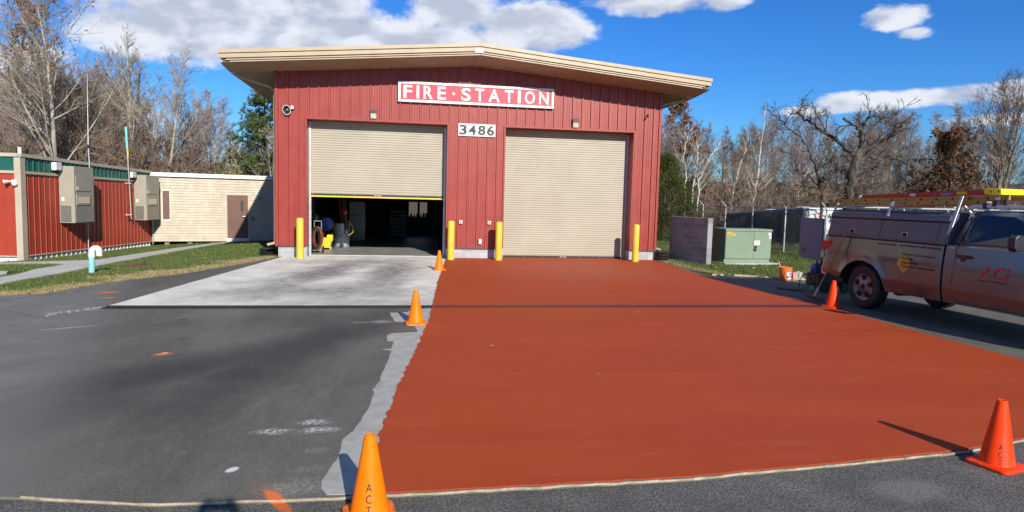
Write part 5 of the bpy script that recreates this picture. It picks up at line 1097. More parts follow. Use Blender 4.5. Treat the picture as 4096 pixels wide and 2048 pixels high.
a_ = MB(); a_.loft([[(sb(z) - 0.004 - k, y, z) for z, y in ((1.42, .2), (1.42, BW_ - .26), (1.85, BW_ - .36), (1.85, .3))] for k in (0, 0.006)]); a_.build('rear_window', M_tint, **LW)
# door outline, handle, mirror
def seamline(pts, r_=0.006):
    mb = MB(); mb.tube([(s_, (yb(z) if z < 1.37 else yi(z)) - 0.0005, z) for s_, z in pts], r_, 5); return mb
dr = seamline([(2.0, 1.9), (1.93, 1.8), (1.86, 1.5), (1.84, 1.35), (1.83, 1.1), (1.81, 0.8), (1.83, 0.52), (1.95, 0.46), (2.95, 0.46), (3.0, 0.6), (3.02, 1.0), (3.03, 1.36)]).build('door', M_rubber, **LW)
hd = MB()
hd.loft([[(s_, yb(1.2) - 0.004 - d_, 1.2 + z) for z, d_ in ((-h_, 0), (-h_, k), (h_, k), (h_, 0))] for s_, h_, k in ((1.85, .012, .01), (1.88, .026, .03), (2.06, .028, .034), (2.11, .018, .02), (2.13, .01, .01))]); o = hd.build('handle', M_black, dr, 0.004, world=False)
hd = MB(); hd.lathe([(0.055, 0), (0.05, 0.006)], 20, (1.97, yb(1.17) - 0.002, 1.17), rotm); hd.build('handle_recess', M_black, dr, world=False)
a_ = MB(); a_.loft([[(2.93 + k * .05, -0.06 - o_, 1.36 + z) for o_, z in ((0, 0.02), (.2, 0), (.24, .06), (.24, .2), (.18, .25), (0.04, .2))] for k in (-1, 0.6, 1.4)]); a_.box(2.9, 2.98, -0.07, 0.1, 1.37, 1.42); a_.build('side_mirror', M_black, bevel=0.015, **LW)
a_ = MB(); a_.tube([(2.0, yb(1.44) - .0, 1.44), (2.0, 0, 1.44)], .002, 3)
# bumper, underside
a_ = MB(); a_.box(-1.2, -1.05, 0.12, BW_ - 0.18, 0.50, 0.70); a_.build('rear_bumper', M_chrome, bevel=0.03, **LW)
a_ = MB(); a_.box(4.40, 4.55, 0.05, BW_ - 0.11, 0.42, 0.68); a_.build('front_bumper', M_chrome, bevel=0.04, **LW)
a_ = MB(); a_.box(4.36, 4.44, 0.35, BW_ - 0.41, 0.72, 1.02); a_.build('grille', M_black, bevel=0.02, **LW)
for y0 in (0.06, BW_ - 0.38):
    a_ = MB(); a_.box(4.3, 4.43, y0, y0 + 0.26, 0.78, 1.0); a_.build('headlight', M_glass, bevel=0.03, **LW)
a_ = MB(); a_.box(-1.0, 4.2, 0.35, 0.5, 0.42, 0.56); a_.box(-1.0, 4.2, 1.4, 1.55, 0.42, 0.56); a_.tube([(0, 0.2, 0.40), (0, 1.75, 0.40)], 0.06, 8); a_.tube([(WB, 0.2, 0.40), (WB, 1.75, 0.40)], 0.05, 8); a_.lathe([(.16, -.15), (.16, .15)], 16, (0, .95, .4), rotm); a_.box(1.0, 1.9, .55, 1.35, .34, .5); a_.tube([(0.2, 1.3, 0.45), (1.0, 1.3, .4), (3.0, 1.2, .4)], 0.05, 8); a_.build('chassis', M_black, **LW)
a_ = MB()
for c in (0.0, WB):
    for y0, y1 in ((0.16, 0.30), (BW_ - 0.36, BW_ - 0.22)):
        pr_ = [(c + 0.52 * math.cos(t_), 0.40 + 0.525 * math.sin(t_)) for t_ in np.linspace(0.0, math.pi, 17)]
        a_.loft([[(s_, y, z) for s_, z in pr_] for y in (y0, y0 + .02)]); a_.grid([[(s_, y, z) for s_, z in pr_] for y in (0.03 if y0 < 1 else BW_ - .09, y0)])
a_.build('wheel_liner', M_black, **LW)
def wheel(c, yc, out):
    t0 = MB(); A = Matrix.Rotation(R(90), 4, 'X')
    t0.lathe([(0.245, -0.12), (0.30, -0.13), (0.365, -0.125), (0.39, -0.095), (0.395, -0.05), (0.395, 0.05), (0.39, 0.095), (0.365, 0.125), (0.30, 0.13), (0.245, 0.12)], 44, (c, yc, 0.395), A, False, False)
    ty = t0.build('wheel', M_rubber, smooth=30, **LW)
    rm = MB(); so_ = 1 if out < 0 else -1     # rotm about X: +z of the lathe becomes -y
    rm.lathe([(0.25, 0.125 * so_), (0.243, 0.105 * so_), (0.215, 0.09 * so_), (0.13, 0.10 * so_), (0.085, 0.115 * so_), (0.05, 0.12 * so_), (0.002, 0.12 * so_)], 40, (c, yc, 0.395), A, False, True)
    ro = rm.build('rim', M_rim, ty, smooth=35, world=False)
    for k in range(5):
        t_ = 2 * math.pi * k / 5 + 0.3; P_ = []
        for rr, da in ((0.115, -0.17), (0.115, 0.17), (0.16, 0.27), (0.205, 0.25), (0.212, 0.0), (0.205, -0.25), (0.16, -0.27)):
            P_.append((c + rr * math.cos(t_ + da), yc - so_ * (0.106 if rr > .12 else 0.109), 0.395 + rr * math.sin(t_ + da)))
        MB().loft([P_, [(p[0], p[1] - so_ * .004, p[2]) for p in P_]]).build('vent_hole', M_blackhole, ro, world=False)
    hb = MB(); hb.lathe([(0.048, 0.12 * so_), (0.045, 0.14 * so_), (0.03, 0.146 * so_)], 20, (c, yc, 0.395), A, True, True); hb.build('hub_cap', M_black, ro, world=False)
for c in (0.0, WB):
    wheel(c, 0.125, -1); wheel(c, BW_ - 0.185, 1)
# tail light, marker
for mir in (False, True):
    f = (lambda y: BW_ - 0.06 - y) if mir else (lambda y: y)
    a_ = MB(); pl3 = [(-1.05, 1.235), (-0.82, 1.25), (-0.80, 1.18), (-0.86, 1.13), (-0.93, 1.09), (-0.99, 1.03), (-1.05, 1.03)]
    a_.loft([[(s_, f(yb(z) + .05), z) for s_, z in pl3], [(s_, f(yb(z) - 0.012 + (0.012 if s_ < -1 else 0)), z) for s_, z in pl3]]); a_.build('tail_light', M_tail, bevel=0.004, **LW)
    a_ = MB(); a_.loft([[(s_, f(yb(z) + k), z) for s_, z in ((-1.045, 1.02), (-0.98, 1.02), (-0.965, .95), (-0.975, .89), (-1.045, .88))] for k in (0.05, -0.006)]); a_.build('reverse_light', simple('clear_lens', (0.55, 0.5, 0.42), 0.2), **LW)
# topper
rings = []
for s_, e in ((-0.965, 0.03), (-0.94, 0.0), (1.60, 0.0), (1.63, 0.03)):
    L = [(yy + e, z - (e if z > 1.8 else 0)) for yy, z in ((0.0, 1.362), (0.0, 1.39), (0.05, 1.74), (0.02, 1.745), (0.02, 1.79), (0.045, 1.84), (0.12, 1.885), (0.25, 1.90))]
    ring = [(s_ + (z - 1.36) * (0.10 if s_ > 0 else 0.10), yy, z) for yy, z in L]
    rings.append(ring + [(p[0], BW_ - 0.06 - p[1], p[2]) for p in ring][::-1])
a_ = MB(); a_.loft(rings); tp = a_.build('topper', M_topper, smooth=30, **LW)
a_ = MB(); a_.box(-0.93, 1.66, 0.012, 0.06, 1.742, 1.752); 
a_ = MB(); a_.box(-0.96, 1.62, -0.012, 0.0, 1.352, 1.366); a_.build('seal', M_rubber, tp, world=False)
a_ = MB(); a_.box(-0.91, 1.66, 0.028, 0.05, 1.722, 1.7445); a_.build('drip_channel', M_blackhole, tp, world=False)
for s0, s1 in ((-0.93, 0.285), (0.305, 1.44)):
    a_ = MB(); f = lambda z: 0.0 + (z - 1.39) / 0.35 * 0.05
    a_.loft([[(s_ + (z - 1.36) * .1, f(z) - k, z) for s_, z in ((s0, 1.40), (s1, 1.40), (s1, 1.72), (s0, 1.72))] for k in (-0.01, 0.009)])
    td_ = a_.build('topper_door', M_topper, tp, 0.004, world=False)
    sc0 = -0.33 if s0 < 0 else 0.83
    a_ = MB(); a_.loft([[(sc0 + a, f(1.48) - k, 1.48 + z) for a, z in ((-.06, -.045), (.06, -.045), (.06, .045), (-.06, .045))] for k in (0.0, 0.014)]); lo_ = a_.build('latch', M_guide, td_, 0.003, world=False)
    a_ = MB(); a_.loft([[(sc0 + a, f(1.48) - k, 1.48 + z) for a, z in ((-.046, -.033), (.046, -.033), (.046, .033), (-.046, .033))] for k in (0.0142, 0.016)]); a_.build('latch_pocket', M_blackhole, lo_, world=False)
    a_ = MB(); a_.box(sc0 - .012, sc0 + .012, f(1.48) - .026, f(1.48) - .0165, 1.46, 1.51); a_.build('latch_handle', M_black, lo_, world=False)
# open rear door of the topper and bed, swung out to the side
a_ = MB(); a_.loft([[(s_, -0.012 + k + (-1.07 - s_) * 0.0, z) for s_, z in ((-1.70, 0.83), (-1.07, 0.80), (-1.07, 1.69), (-1.70, 1.69))] for k in (0, 0.045)]); rd = a_.build('rear_door', simple('grey_door_panel', (0.095, 0.145, 0.22), 0.5, 0.0, 0.06, 2), bevel=0.006, **LW)
a_ = MB(); a_.loft([[(s_, -0.014 - k, z) for s_, z in ((-1.65, 0.94), (-1.53, 0.94), (-1.53, 1.06), (-1.65, 1.06))] for k in (0, 0.012)]); a_.build('latch', M_topper, rd, 0.003, world=False)
a_ = MB(); a_.box(-1.62, -1.55, -0.04, -0.027, 0.99, 1.005); a_.build('handle', M_black, rd, world=False)
# ladder rack
a_ = MB()
for s0, z0, s1, z1 in ((-0.91, 1.62, -0.95, 2.02), (0.45, 1.80, 0.34, 2.06), (1.70, 1.66, 1.67, 2.17)):
    for f in ((lambda y: y), (lambda y: BW_ - 0.06 - y)):
        a_.obox(Vector(((s0 + s1) / 2, f(0.10), (z0 + z1) / 2)), Vector((s1 - s0, f(0.2) - f(0.0), z1 - z0)), (0.055, 0, 0), Vector((0, .02, .012)))
    a_.box(s1 - 0.03, s1 + 0.03, 0.2, BW_ - 0.26, 1.935, 1.965)
a_.box(-0.98, 1.9, 0.22, 0.27, 1.967, 1.985)
a_.build('ladder_rack', M_guide, bevel=0.004, **LW)
# lettering on the side
def decal(body, s0, s1, z0, z1, mt, **kw):
    mb = MB(); mb.text(body, (0, 0, 0), (1, 0, 0), (0, 0, 1), height=z1 - z0, width=s1 - s0, wrap=lambda a, b_: Vector((s0 + a, yb(z0 + b_) - 0.005, z0 + b_)), **kw); return mb.build('lettering', mt, **LW)
M_dkblue = simple('dark_blue_vinyl', (0.012, 0.014, 0.03), 0.5); M_dktext = simple('dark_vinyl', (0.018, 0.014, 0.014), 0.5); M_redv = simple('red_vinyl', (0.5, 0.015, 0.015), 0.45); M_yelv = simple('yellow_vinyl', (0.62, 0.34, 0.015), 0.5)
decal('accountability', 0.30, 0.70, 1.258, 1.31, M_dkblue, bold=0.012, shear=0.15)
decal('commitment with integrity', 0.76, 1.56, 1.258, 1.315, M_dkblue, bold=0.012, shear=0.15)
P_ = [(0.875, 1.12), (0.77, 1.03), (0.755, 0.955), (0.90, 0.80), (1.02, 0.93), (0.99, 1.08)]
lft, rgt = [(0.80, .90), (.955, .755), (1.03, .77), (1.12, .875)], [(.80, .905), (.93, 1.02), (1.08, .99), (1.12, .88)]
a_ = MB(); a_.grid([[(np.interp(z, [q[0] for q in e], [q[1] for q in e]), yb(z) - 0.002, z) for z in np.linspace(.80, 1.12, 14)] for e in (lft, rgt)]); a_.build('yellow_emblem', M_yelv, **LW)
decal('Premier Contracting Inc.', 0.84, 1.51, 1.105, 1.165, M_dktext, bold=0.004)
decal('*Roofing', 0.83, 1.06, 1.035, 1.09, M_dktext, bold=0.012)
decal('*Sheet Metal', 0.83, 1.17, 0.97, 1.022, M_dktext, bold=0.012)
decal('*General Construction', 0.83, 1.50, 0.905, 0.957, M_dktext, bold=0.012)
decal('ACI', 2.27, 2.74, 0.91, 1.09, M_redv, bold=0.016, shear=0.22, spacing=1.06)
decal('Premier Contracting, Inc.', 2.25, 2.72, 0.845, 0.885, M_dktext, bold=0.006)
a_ = MB(); st_ = [(2.425 + (0.05 if k % 2 == 0 else 0.022) * math.sin(k * math.pi / 5), 0.972 + (0.05 if k % 2 == 0 else 0.022) * math.cos(k * math.pi / 5)) for k in range(10)]
a_.loft([[(s_, yb(z) - k, z) for s_, z in st_] for k in (0.002, 0.0065)]); a_.build('star_emblem', M_paint, **LW)
a_ = MB(); a_.text('SR5', (1.71, yb(1.33) - 0.012, 1.315), (1, 0, 0), (0, 0, 1), height=0.028, width=0.1, bold=0.02); a_.build('badge', M_chrome, **LW)
# ladders and planks on the rack
RACKED = []
def ladder(name, label, mt, y0, y1, A, B_, h_, n, hole, ends=None):
    """A, B_: (s, z of the rail's middle) of both ends"""
    t = thing(name, label, 'ladder', TR.location + Vector((0, 0, 2.0)), R(-88)); RACKED.append(t); kw = dict(parent=t, world=False)
    sh = lambda p: (p[0], p[1], p[2] - 2.0)
    for y in (y0, y1):
        mb = MB(); mb.loft([[sh((s_, y + a, z + b_)) for a, b_ in ((-.006, -h_), (.03, -h_), (.03, -h_ + .008), (.004, -h_ + .01), (.004, h_ - .01), (.03, h_ - .008), (.03, h_), (-.006, h_))] for s_, z in (A, B_)]); mb.build('rail', mt, **kw)
    mb = MB(); hm = MB()
    for i in range(n):
        t_ = (i + 0.5) / n; s_ = A[0] + (B_[0] - A[0]) * t_; z = A[1] + (B_[1] - A[1]) * t_
        mb.tube([sh((s_, y0 + .006, z)), sh((s_, y1, z))], 0.018, 8)
        if hole: hm.lathe([(0.018, 0), (0.018, 0.006)], 10, sh((s_, y0 - 0.005, z)), rotm)
    mb.build('rungs', M_guide, **kw)
    if hole: hm.build('rung_plugs', M_blackhole, **kw)
    return t, kw, sh
M_fib = simple('amber_fibreglass', (0.40, 0.20, 0.035), 0.45, 0, 0.12, 4); M_fibr = simple('red_fibreglass', (0.48, 0.02, 0.025), 0.4, 0, 0.06, 3)
t, kw, sh = ladder('extension_ladder', 'weathered amber extension ladder lying lowest on the truck rack', M_fib, 0.30, 0.74, (-1.28, 1.985), (2.0, 2.08), 0.043, 12, True)
for y in (0.32, 0.72):
    mb = MB(); mb.loft([[sh((s_, y + a, z + b_)) for a, b_ in ((-.006, -.036), (.03, -.036), (.03, .036), (-.006, .036))] for s_, z in ((-1.1, 2.065), (2.33, 2.15))]); mb.build('fly_rail', M_fib, **kw)
mb = MB(); [mb.lathe([(0.016, 0), (0.016, 0.006)], 10, sh((-1.0 + i * .3, 0.313, 2.067 + i * .00743)), rotm) for i in range(11)]; mb.build('rung_plugs', M_blackhole, **kw)
[MB().box(s_, s_ + .05, .28, .36, z - .09, z + .0).build('foot', M_black, bevel=0.006, **kw) for s_, z in ((1.95, .06), (2.1, .1), (2.28, .12), (-1.36, 0.02))]
mb = MB(); [mb.box(s_, s_ + .07, .29, .3, z - .02, z + .02) for s_, z in ((2.06, .05), (2.14, .13))]; mb.build('bracket', M_white, **kw)
mb = MB(); [mb.box(s_, s_ + .22, .288, .293, -.03 + s_ * .03, .015 + s_ * .03) for s_ in (-.5, -.2, .3)]; mb.build('label', simple('faded_label', (0.35, 0.27, 0.2), 0.6), **kw)
t, kw, sh = ladder('step_ladder', 'bright red ladder with a yellow plastic end on top of the truck rack', M_fibr, 0.48, 0.86, (-0.68, 2.158), (1.82, 2.252), 0.036, 9, False)
mb = MB(); mb.loft([[sh((s_, y, z)) for y, z in ((.455, c - h_), (.9, c - h_), (.9, c + h_), (.455, c + h_))] for s_, c, h_ in ((1.80, 2.25, .045), (1.86, 2.252, .05), (2.06, 2.242, .05), (2.085, 2.24, .04))]); ye = mb.build('end_cap', simple('bright_yellow_plastic', (0.85, 0.72, 0.02), 0.35), bevel=0.008, **kw)
mb = MB(); [mb.lathe([(0.013, 0), (0.013, 0.004)], 10, sh((s_, 0.4545, 2.248)), rotm) for s_ in (1.92, 2.04)]; mb.build('hole', M_black, ye, world=False)
mb = MB(); mb.loft([[sh((s_, .4735 - k, z)) for s_, z in ((1.0, 2.20), (1.06, 2.186), (1.2, 2.19), (1.26, 2.21), (1.2, 2.232), (1.06, 2.226))] for k in (0, .003)]); mb.build('oval_sticker', simple('sticker_blue', (0.15, 0.22, 0.45), 0.5), **kw)
mb = MB(); mb.box(1.32, 1.5, .470, .4735, .198, .25); mb.build('caution_sticker', M_warn, **kw)
mb = MB(); mb.box(0.42, 0.53, .470, .4735, .17, .222); mb.box(-.72, -.66, .45, .5, .12, .19); mb.build('white_sticker', M_white, **kw)
t = thing('long_board', 'long pale board strapped on the rack above the truck cab', 'board', TR.location + Vector((0, 0, 1.97)), R(-88)); RACKED.append(t)
mb = MB(); mb.box(1.75, 4.1, 0.30, 0.42, 0.018, 0.065); mb.build('plank', M_white, t, 0.003, world=False); mb = MB(); [mb.box(s_, s_ + .12, .31, .41, -.02, .0175) for s_ in (1.85, 2.2, 2.6, 3.2)]; mb.build('spacer', M_skirt, t, world=False)
t = thing('lumber', 'strip of raw lumber lying on the rack under the amber ladder', 'board', TR.location + Vector((0, 0, 1.93)), R(-88)); RACKED.append(t)
mb = MB(); mb.box(-0.9, 1.6, 0.12, 0.24, 0.04, 0.06); mb.build('strip', M_lumber, t, world=False); mb = MB(); mb.box(.55, 1.3, .1, .118, .03, .06); mb.build('red_strip', simple('red_strip', (0.5, 0.12, 0.06), 0.6), t, world=False)
# squeegee leaning on the truck
t = thing('squeegee', 'long wooden handled floor squeegee leaning against the rear of the truck', 'squeegee', (12.35, -8.82, 0))
def tl(s_, y, z): p = TR.matrix_basis @ Vector((s_, y, z)); return (p.x, p.y, p.z)
TR_M = Matrix.Translation(TR.location) @ Matrix.Rotation(R(-88), 4, 'Z')
def wx(s_): return float(np.interp(s_, (-1.75, -1.3, -1.05, -.5, 0, .5, 1, 1.6, 2.2, 2.8, 3.4, 4.0, 4.6), (-2.086, -1.539, -1.238, -.585, 0, .576, 1.143, 1.812, 2.47, 3.116, 3.751, 4.375, 4.99)))
tl = lambda s_, y, z: tuple(TR_M @ Vector((wx(s_), y, z)))
# bring the bodywork to its true long-bed length (wheels stay round)
def stretch(o, c=None):
    if o.type == 'MESH':
        if o.name.split('.')[0] == 'wheel': c = (min(v.co.x for v in o.data.vertices) + max(v.co.x for v in o.data.vertices)) / 2
        for v in o.data.vertices:
            if c is None: v.co.x = wx(v.co.x)
            else: v.co.x = wx(c) + (v.co.x - c) * 1.08; v.co.z *= 1.08
    for ch in o.children: stretch(ch, c)
for o in [TR] + RACKED: stretch(o)
Pb, Pt = Vector(tl(-0.80, -0.33, 0.10)), Vector(tl(-0.37, -0.05, 1.54))
mb = MB(); mb.tube([Pb + (Pt - Pb) * 0.08, Pt], 0.017, 8); mb.build('handle', simple('worn_wood', (0.30, 0.19, 0.10), 0.7, 0, 0.2, 8), t)
mb = MB(); mb.tube([Pb, Pb + (Pt - Pb) * 0.12], 0.022, 8); mb.build('socket', M_guide, t)
hv = Vector((-0.10, -0.99, 0)).normalized(); mb = MB(); mb.obox(Pb + Vector((0, 0, -0.03)), hv * 0.62, Vector((0.04, 0, 0)), (0, 0, 0.06)); mb.build('blade', M_hoseblk, t, 0.006)

# ------------------------------------------------------------------ traffic cones
M_cone = simple('fluorescent_orange', (1.0, 0.19, 0.0), 0.45, 0, 0.06, 5, 0.0, dirt=0.16, spec=0.2)
M_cone2 = simple('faded_red_orange', (0.95, 0.052, 0.002), 0.45, 0, 0.08, 5, dirt=0.18, spec=0.2)
for _m in (M_cone, M_cone2):
    nt = NT(_m.node_tree); b = nt.n['Principled BSDF']; o = nt.obj(); src = b.inputs['Base Color'].links[0].from_socket
    c = nt.mix(nt.smooth(nt.noise(nt.scale(o, (30, 30, 6)), 1.0, 6.0, 0.75), 0.63, 0.7, 0, 0.45), src, (0.85, 0.45, 0.25))
    z_ = nt.sep(o)[2]
    c = nt.mix(nt.math('MULTIPLY', nt.smooth(nt.noise(o, 22.0, 6.0, 0.75), 0.48, 0.62), nt.smooth(z_, 0.06, 0.02, 0, 0.6)), c, (0.10, 0.05, 0.03))
    nt.put(b.inputs['Base Color'], c)
def cone(x, y, z, rot, mt, label, letters=None, h_=0.52):
    t = thing('traffic_cone', label, 'traffic cone', (x, y, z), R(rot), 'traffic cones around the red coating'); kw = dict(parent=t, world=False)
    mb = MB(); rings = []
    for zz, e in ((0.0, 0.004), (0.006, 0.0), (0.022, 0.0), (0.03, 0.006), (0.034, 0.03)):
        hw, cr = 0.158 - e, 0.04; ring = []
        for k, (sx_, sy_) in enumerate(((1, 1), (-1, 1), (-1, -1), (1, -1))):
            for a in np.linspace(k * math.pi / 2, (k + 1) * math.pi / 2, 6): ring.append((sx_ * (hw - cr) + cr * math.cos(a), sy_ * (hw - cr) + cr * math.sin(a), zz))
        rings.append(ring)
    mb.loft(rings); mb.build('base', mt, smooth=50, **kw)
    mb = MB(); mb.lathe([(0.122, 0.033), (0.117, 0.045), (0.036, h_ - 0.012), (0.034, h_ - 0.003), (0.029, h_), (0.024, h_ - 0.003), (0.022, h_ - 0.03)], 40, (0, 0, 0), None, False, False); body = mb.build('body', mt, smooth=50, **kw)
    mb = MB(); mb.lathe([(0.0215, h_ - 0.02), (0.001, h_ - 0.021)], 20); mb.build('inner_plug', M_skirt, body, world=False)
    if letters:
        z0, dz, ang, wd = letters
        for i, chh in enumerate('ACI'):
            lt_ = MB(); zb = z0 - i * dz; hh = dz * 0.76
            def wr(a, b_, zb=zb, i=i, w__=wd * (0.75 if chh == 'I' else 1)):
                zz = zb + b_; rr = 0.117 + (0.036 - 0.117) * (zz - 0.045) / (h_ - 0.057) + 0.0012
                an = R(ang) + (a - w__ / 2) / rr; return Vector((rr * math.cos(an), rr * math.sin(an), zz))
            if chh == 'I':
                w__ = wd * .75
                for a0, a1, b0, b1 in ((.38, .62, 0, 1), (0, .38, 0, .14), (.62, 1, 0, .14), (0, .38, .86, 1), (.62, 1, .86, 1)): lt_.grid([[wr(w__ * (a0 + (a1 - a0) * u_ / 4), hh * v_) for u_ in range(5)] for v_ in (b0, b1)])
            else: lt_.text(chh, (0, 0, 0), (1, 0, 0), (0, 0, 1), height=hh, width=wd, wrap=wr, bold=0.012)
            lt_.build('lettering', M_dktext, body, world=False)
    return t
cone(3.645, -17.24, -0.022, 8, M_cone, 'orange traffic cone closest to the viewer, hand lettered ACI', (0.20, 0.066, -98, 0.036))
cone(8.366, -16.92, -0.022, 16, M_cone2, 'red orange traffic cone at the front right corner, with a long shadow', (0.155, 0.055, -142, 0.026))
cone(4.035, -11.08, -0.004, 4, M_cone, 'orange traffic cone on the bare strip just below the drain')
cone(4.79, -3.55, 0.0, 10, M_cone, 'smallest orange traffic cone, near the open bay')
cone(12.06, -9.62, -0.004, 20, M_cone2, "red traffic cone at the drain's right end beside the truck's rear wheel")

# ------------------------------------------------------------------ a few fallen leaves on the red
M_leafy = simple('yellow_leaf', (0.62, 0.38, 0.04), 0.7); M_leafp = simple('pale_leaf', (0.55, 0.48, 0.40), 0.7)
def leaf(x, y, rot, s_, mt, label, z=0.012):
    mb = MB(); P_ = [(-1, 0, 0), (-.5, .45, .18), (.1, .55, .1), (.7, .3, .2), (1.1, 0, .05), (.7, -.35, .22), (.1, -.5, .08), (-.5, -.4, .2)]
    mb.add([(0, 0, .02)] + [(a, b_, c_) for a, b_, c_ in P_], [(0, i + 1, (i + 1) % 8 + 1) for i in range(8)])
    o = mb.build('fallen_leaf', mt, None, world=False); o.location = (x, y, z); o.scale = (s_, s_, s_); o.rotation_euler = (0.1, 0.15, rot)
    tag(o, label, 'leaf', 'fallen leaves on the red coating')
leaf(4.998, -12.72, .4, .035, M_leafy, 'yellow fallen leaf on the red just below the drain, nearer the orange cone')
leaf(7.52, -12.75, 1.0, .03, M_leafy, 'yellow fallen leaf out in the middle of the red coating')
leaf(8.9, -6.6, 2.0, .035, M_leafp, 'pale fallen leaf on the red above the drain')
leaf(7.9, -10.2, .3, .03, M_leafp, 'pale fallen leaf on the red right below the drain')
leaf(11.15, -11.9, .9, .04, M_leafp, 'pale fallen leaf on the red near the truck')
leaf(6.0, -14.2, 2.4, .028, M_leafp, 'pale fallen leaf on the near middle of the red')

# ------------------------------------------------------------------ photographer (only the shadow reaches the picture)
M_skin = simple('skin', (0.45, 0.27, 0.19), 0.55); M_jacket = simple('navy_jacket', (0.03, 0.04, 0.07), 0.8); M_trouser = simple('work_trousers', (0.10, 0.09, 0.07), 0.85); M_hair = simple('dark_hair', (0.03, 0.02, 0.015), 0.7)
def skin_body(name, verts, edges, rad, mt, parent, sub=2):
    me = bpy.data.meshes.new(name); off = wloc(parent); me.from_pydata([Vector(v) - off for v in verts], edges, []); me.materials.append(mt)
    o = bpy.data.objects.new(name, me); COL.objects.link(o); o.parent = parent
    md = o.modifiers.new('skin', 'SKIN'); md.use_smooth_shade = True
    for i, r_ in enumerate(rad): me.skin_vertices[0].data[i].radius = (r_, r_)
    me.skin_vertices[0].data[0].use_root = True
    ss = o.modifiers.new('sub', 'SUBSURF'); ss.levels = 1; ss.render_levels = sub
    return o
PX, PY = 3.80, -21.66
PSC = 1.08
pr_ = thing('person', 'person in a navy jacket holding a phone up in both raised hands', 'person', (PX, PY, -0.022))
def pp(x, y, z): return (PX + x, PY + y, z)
V = [pp(0, 0, .95), pp(0, 0, 1.1), pp(0, .01, 1.3), pp(0, .02, 1.46), pp(0, .03, 1.56), pp(0, .05, 1.68), pp(0, .05, 1.78),
     pp(-.1, 0, .9), pp(-.12, .02, .5), pp(-.13, 0, .1), pp(-.13, .1, .04), pp(.1, 0, .9), pp(.12, .02, .5), pp(.13, 0, .1), pp(.13, .1, .04),
     pp(-.19, .02, 1.43), pp(-.30, .13, 1.62), pp(-.20, .22, 1.86), pp(-.11, .26, 1.98), pp(.19, .02, 1.43), pp(.30, .13, 1.62), pp(.20, .22, 1.86), pp(.11, .26, 1.98)]
Eg = [(0, 1), (1, 2), (2, 3), (3, 4), (4, 5), (5, 6), (0, 7), (7, 8), (8, 9), (9, 10), (0, 11), (11, 12), (12, 13), (13, 14), (3, 15), (15, 16), (16, 17), (17, 18), (3, 19), (19, 20), (20, 21), (21, 22)]
Rd = [.15, .15, .165, .12, .06, .095, .085, .095, .065, .05, .05, .095, .065, .05, .05, .075, .055, .042, .035, .075, .055, .042, .035]
body = skin_body('body', V, Eg, Rd, M_jacket, pr_)
mb = MB(); mb.lathe([(.002, -.12), (.05, -.11), (.078, -.05), (.088, .02), (.084, .07), (.055, .112), (.002, .125)], 24, pp(0, .06, 1.73)); mb.obox(pp(0, .155, 1.725), (.025, 0, 0), (0, .035, 0), (0, 0, .05)); mb.build('head', M_skin, pr_, smooth=60)
mb = MB(); mb.lathe([(.094, -.02), (.095, .05), (.07, .115), (.002, .137)], 24, pp(0, .05, 1.735)); mb.build('hair', M_hair, pr_, smooth=60)
for sx_ in (-1, 1):
    hv_ = []; he = []; hr = []
    base = len(hv_); hv_ += [pp(sx_ * .11, .26, 1.98), pp(sx_ * .095, .275, 2.03)]; he.append((0, 1)); hr += [.028, .03]
    for k in range(4):
        b0 = len(hv_); hv_ += [pp(sx_ * (.085 - .004 * k), .285 + .004 * k, 2.055 - .022 * k + .03), pp(sx_ * .06, .305, 2.07 - .02 * k + .02), pp(sx_ * .035, .30, 2.07 - .02 * k + .015)]; he += [(1, b0), (b0, b0 + 1), (b0 + 1, b0 + 2)]; hr += [.011, .009, .008]
    b0 = len(hv_); hv_ += [pp(sx_ * .075, .25, 2.03), pp(sx_ * .05, .245, 2.045)]; he += [(1, b0), (b0, b0 + 1)]; hr += [.011, .009]
    skin_body('hand', hv_, he, hr, M_skin, pr_)
pr_.scale = (PSC, PSC, PSC)
mb = MB(); mb.box(PX - .08, PX + .08, PY + .287, PY + .297, 2.19, 2.27); o = mb.build('phone', M_black, None, 0.004); tag(o, "slim black phone held up in the person's hands", 'phone')

# ------------------------------------------------------------------ trees
def bark_material(name, c0, c1, sc=5.0):
    mt, nt, b = mat(name); o = nt.obj()
    n = nt.noise(nt.scale(o, (1, 1, 0.35)), sc, 5.0, 0.7)
    nt.put(b.inputs['Base Color'], nt.mix(nt.smooth(n, 0.35, 0.65), c0, c1)); b.inputs['Roughness'].default_value = 0.9; b.inputs['Specular IOR Level'].default_value = 0.15
    return mt
B_grey = bark_material('grey_brown_bark', (0.12, 0.095, 0.075), (0.25, 0.21, 0.175))
B_brown = bark_material('brown_twigs', (0.145, 0.105, 0.075), (0.275, 0.205, 0.152), 2.0)
B_purple = bark_material('fine_purple_brown_twigs', (0.185, 0.15, 0.135), (0.33, 0.275, 0.25), 2.0)
B_white = bark_material('pale_sycamore_bark', (0.20, 0.175, 0.13), (0.44, 0.40, 0.33), 2.5)
B_whitetw = bark_material('pale_twigs', (0.19, 0.155, 0.115), (0.32, 0.28, 0.22), 2.0)
B_dark = bark_material('dark_gnarled_bark', (0.035, 0.03, 0.025), (0.12, 0.105, 0.085), 4.0)
def leaf_material(name, cols):
    mt, nt, b = mat(name); o = nt.obj(); n = nt.noise(o, 3.0, 4.0, 0.7); n2 = nt.new('ShaderNodeNewGeometry').outputs['Random Per Island']
    c = nt.mix(nt.smooth(n, 0.35, 0.65), cols[0], cols[1]); c = nt.mix(nt.smooth(n2, 0.3, 1.0, 0, 0.85), c, cols[2])
    nt.put(b.inputs['Base Color'], c); b.inputs['Roughness'].default_value = 0.75; b.inputs['Specular IOR Level'].default_value = 0.2
    return mt
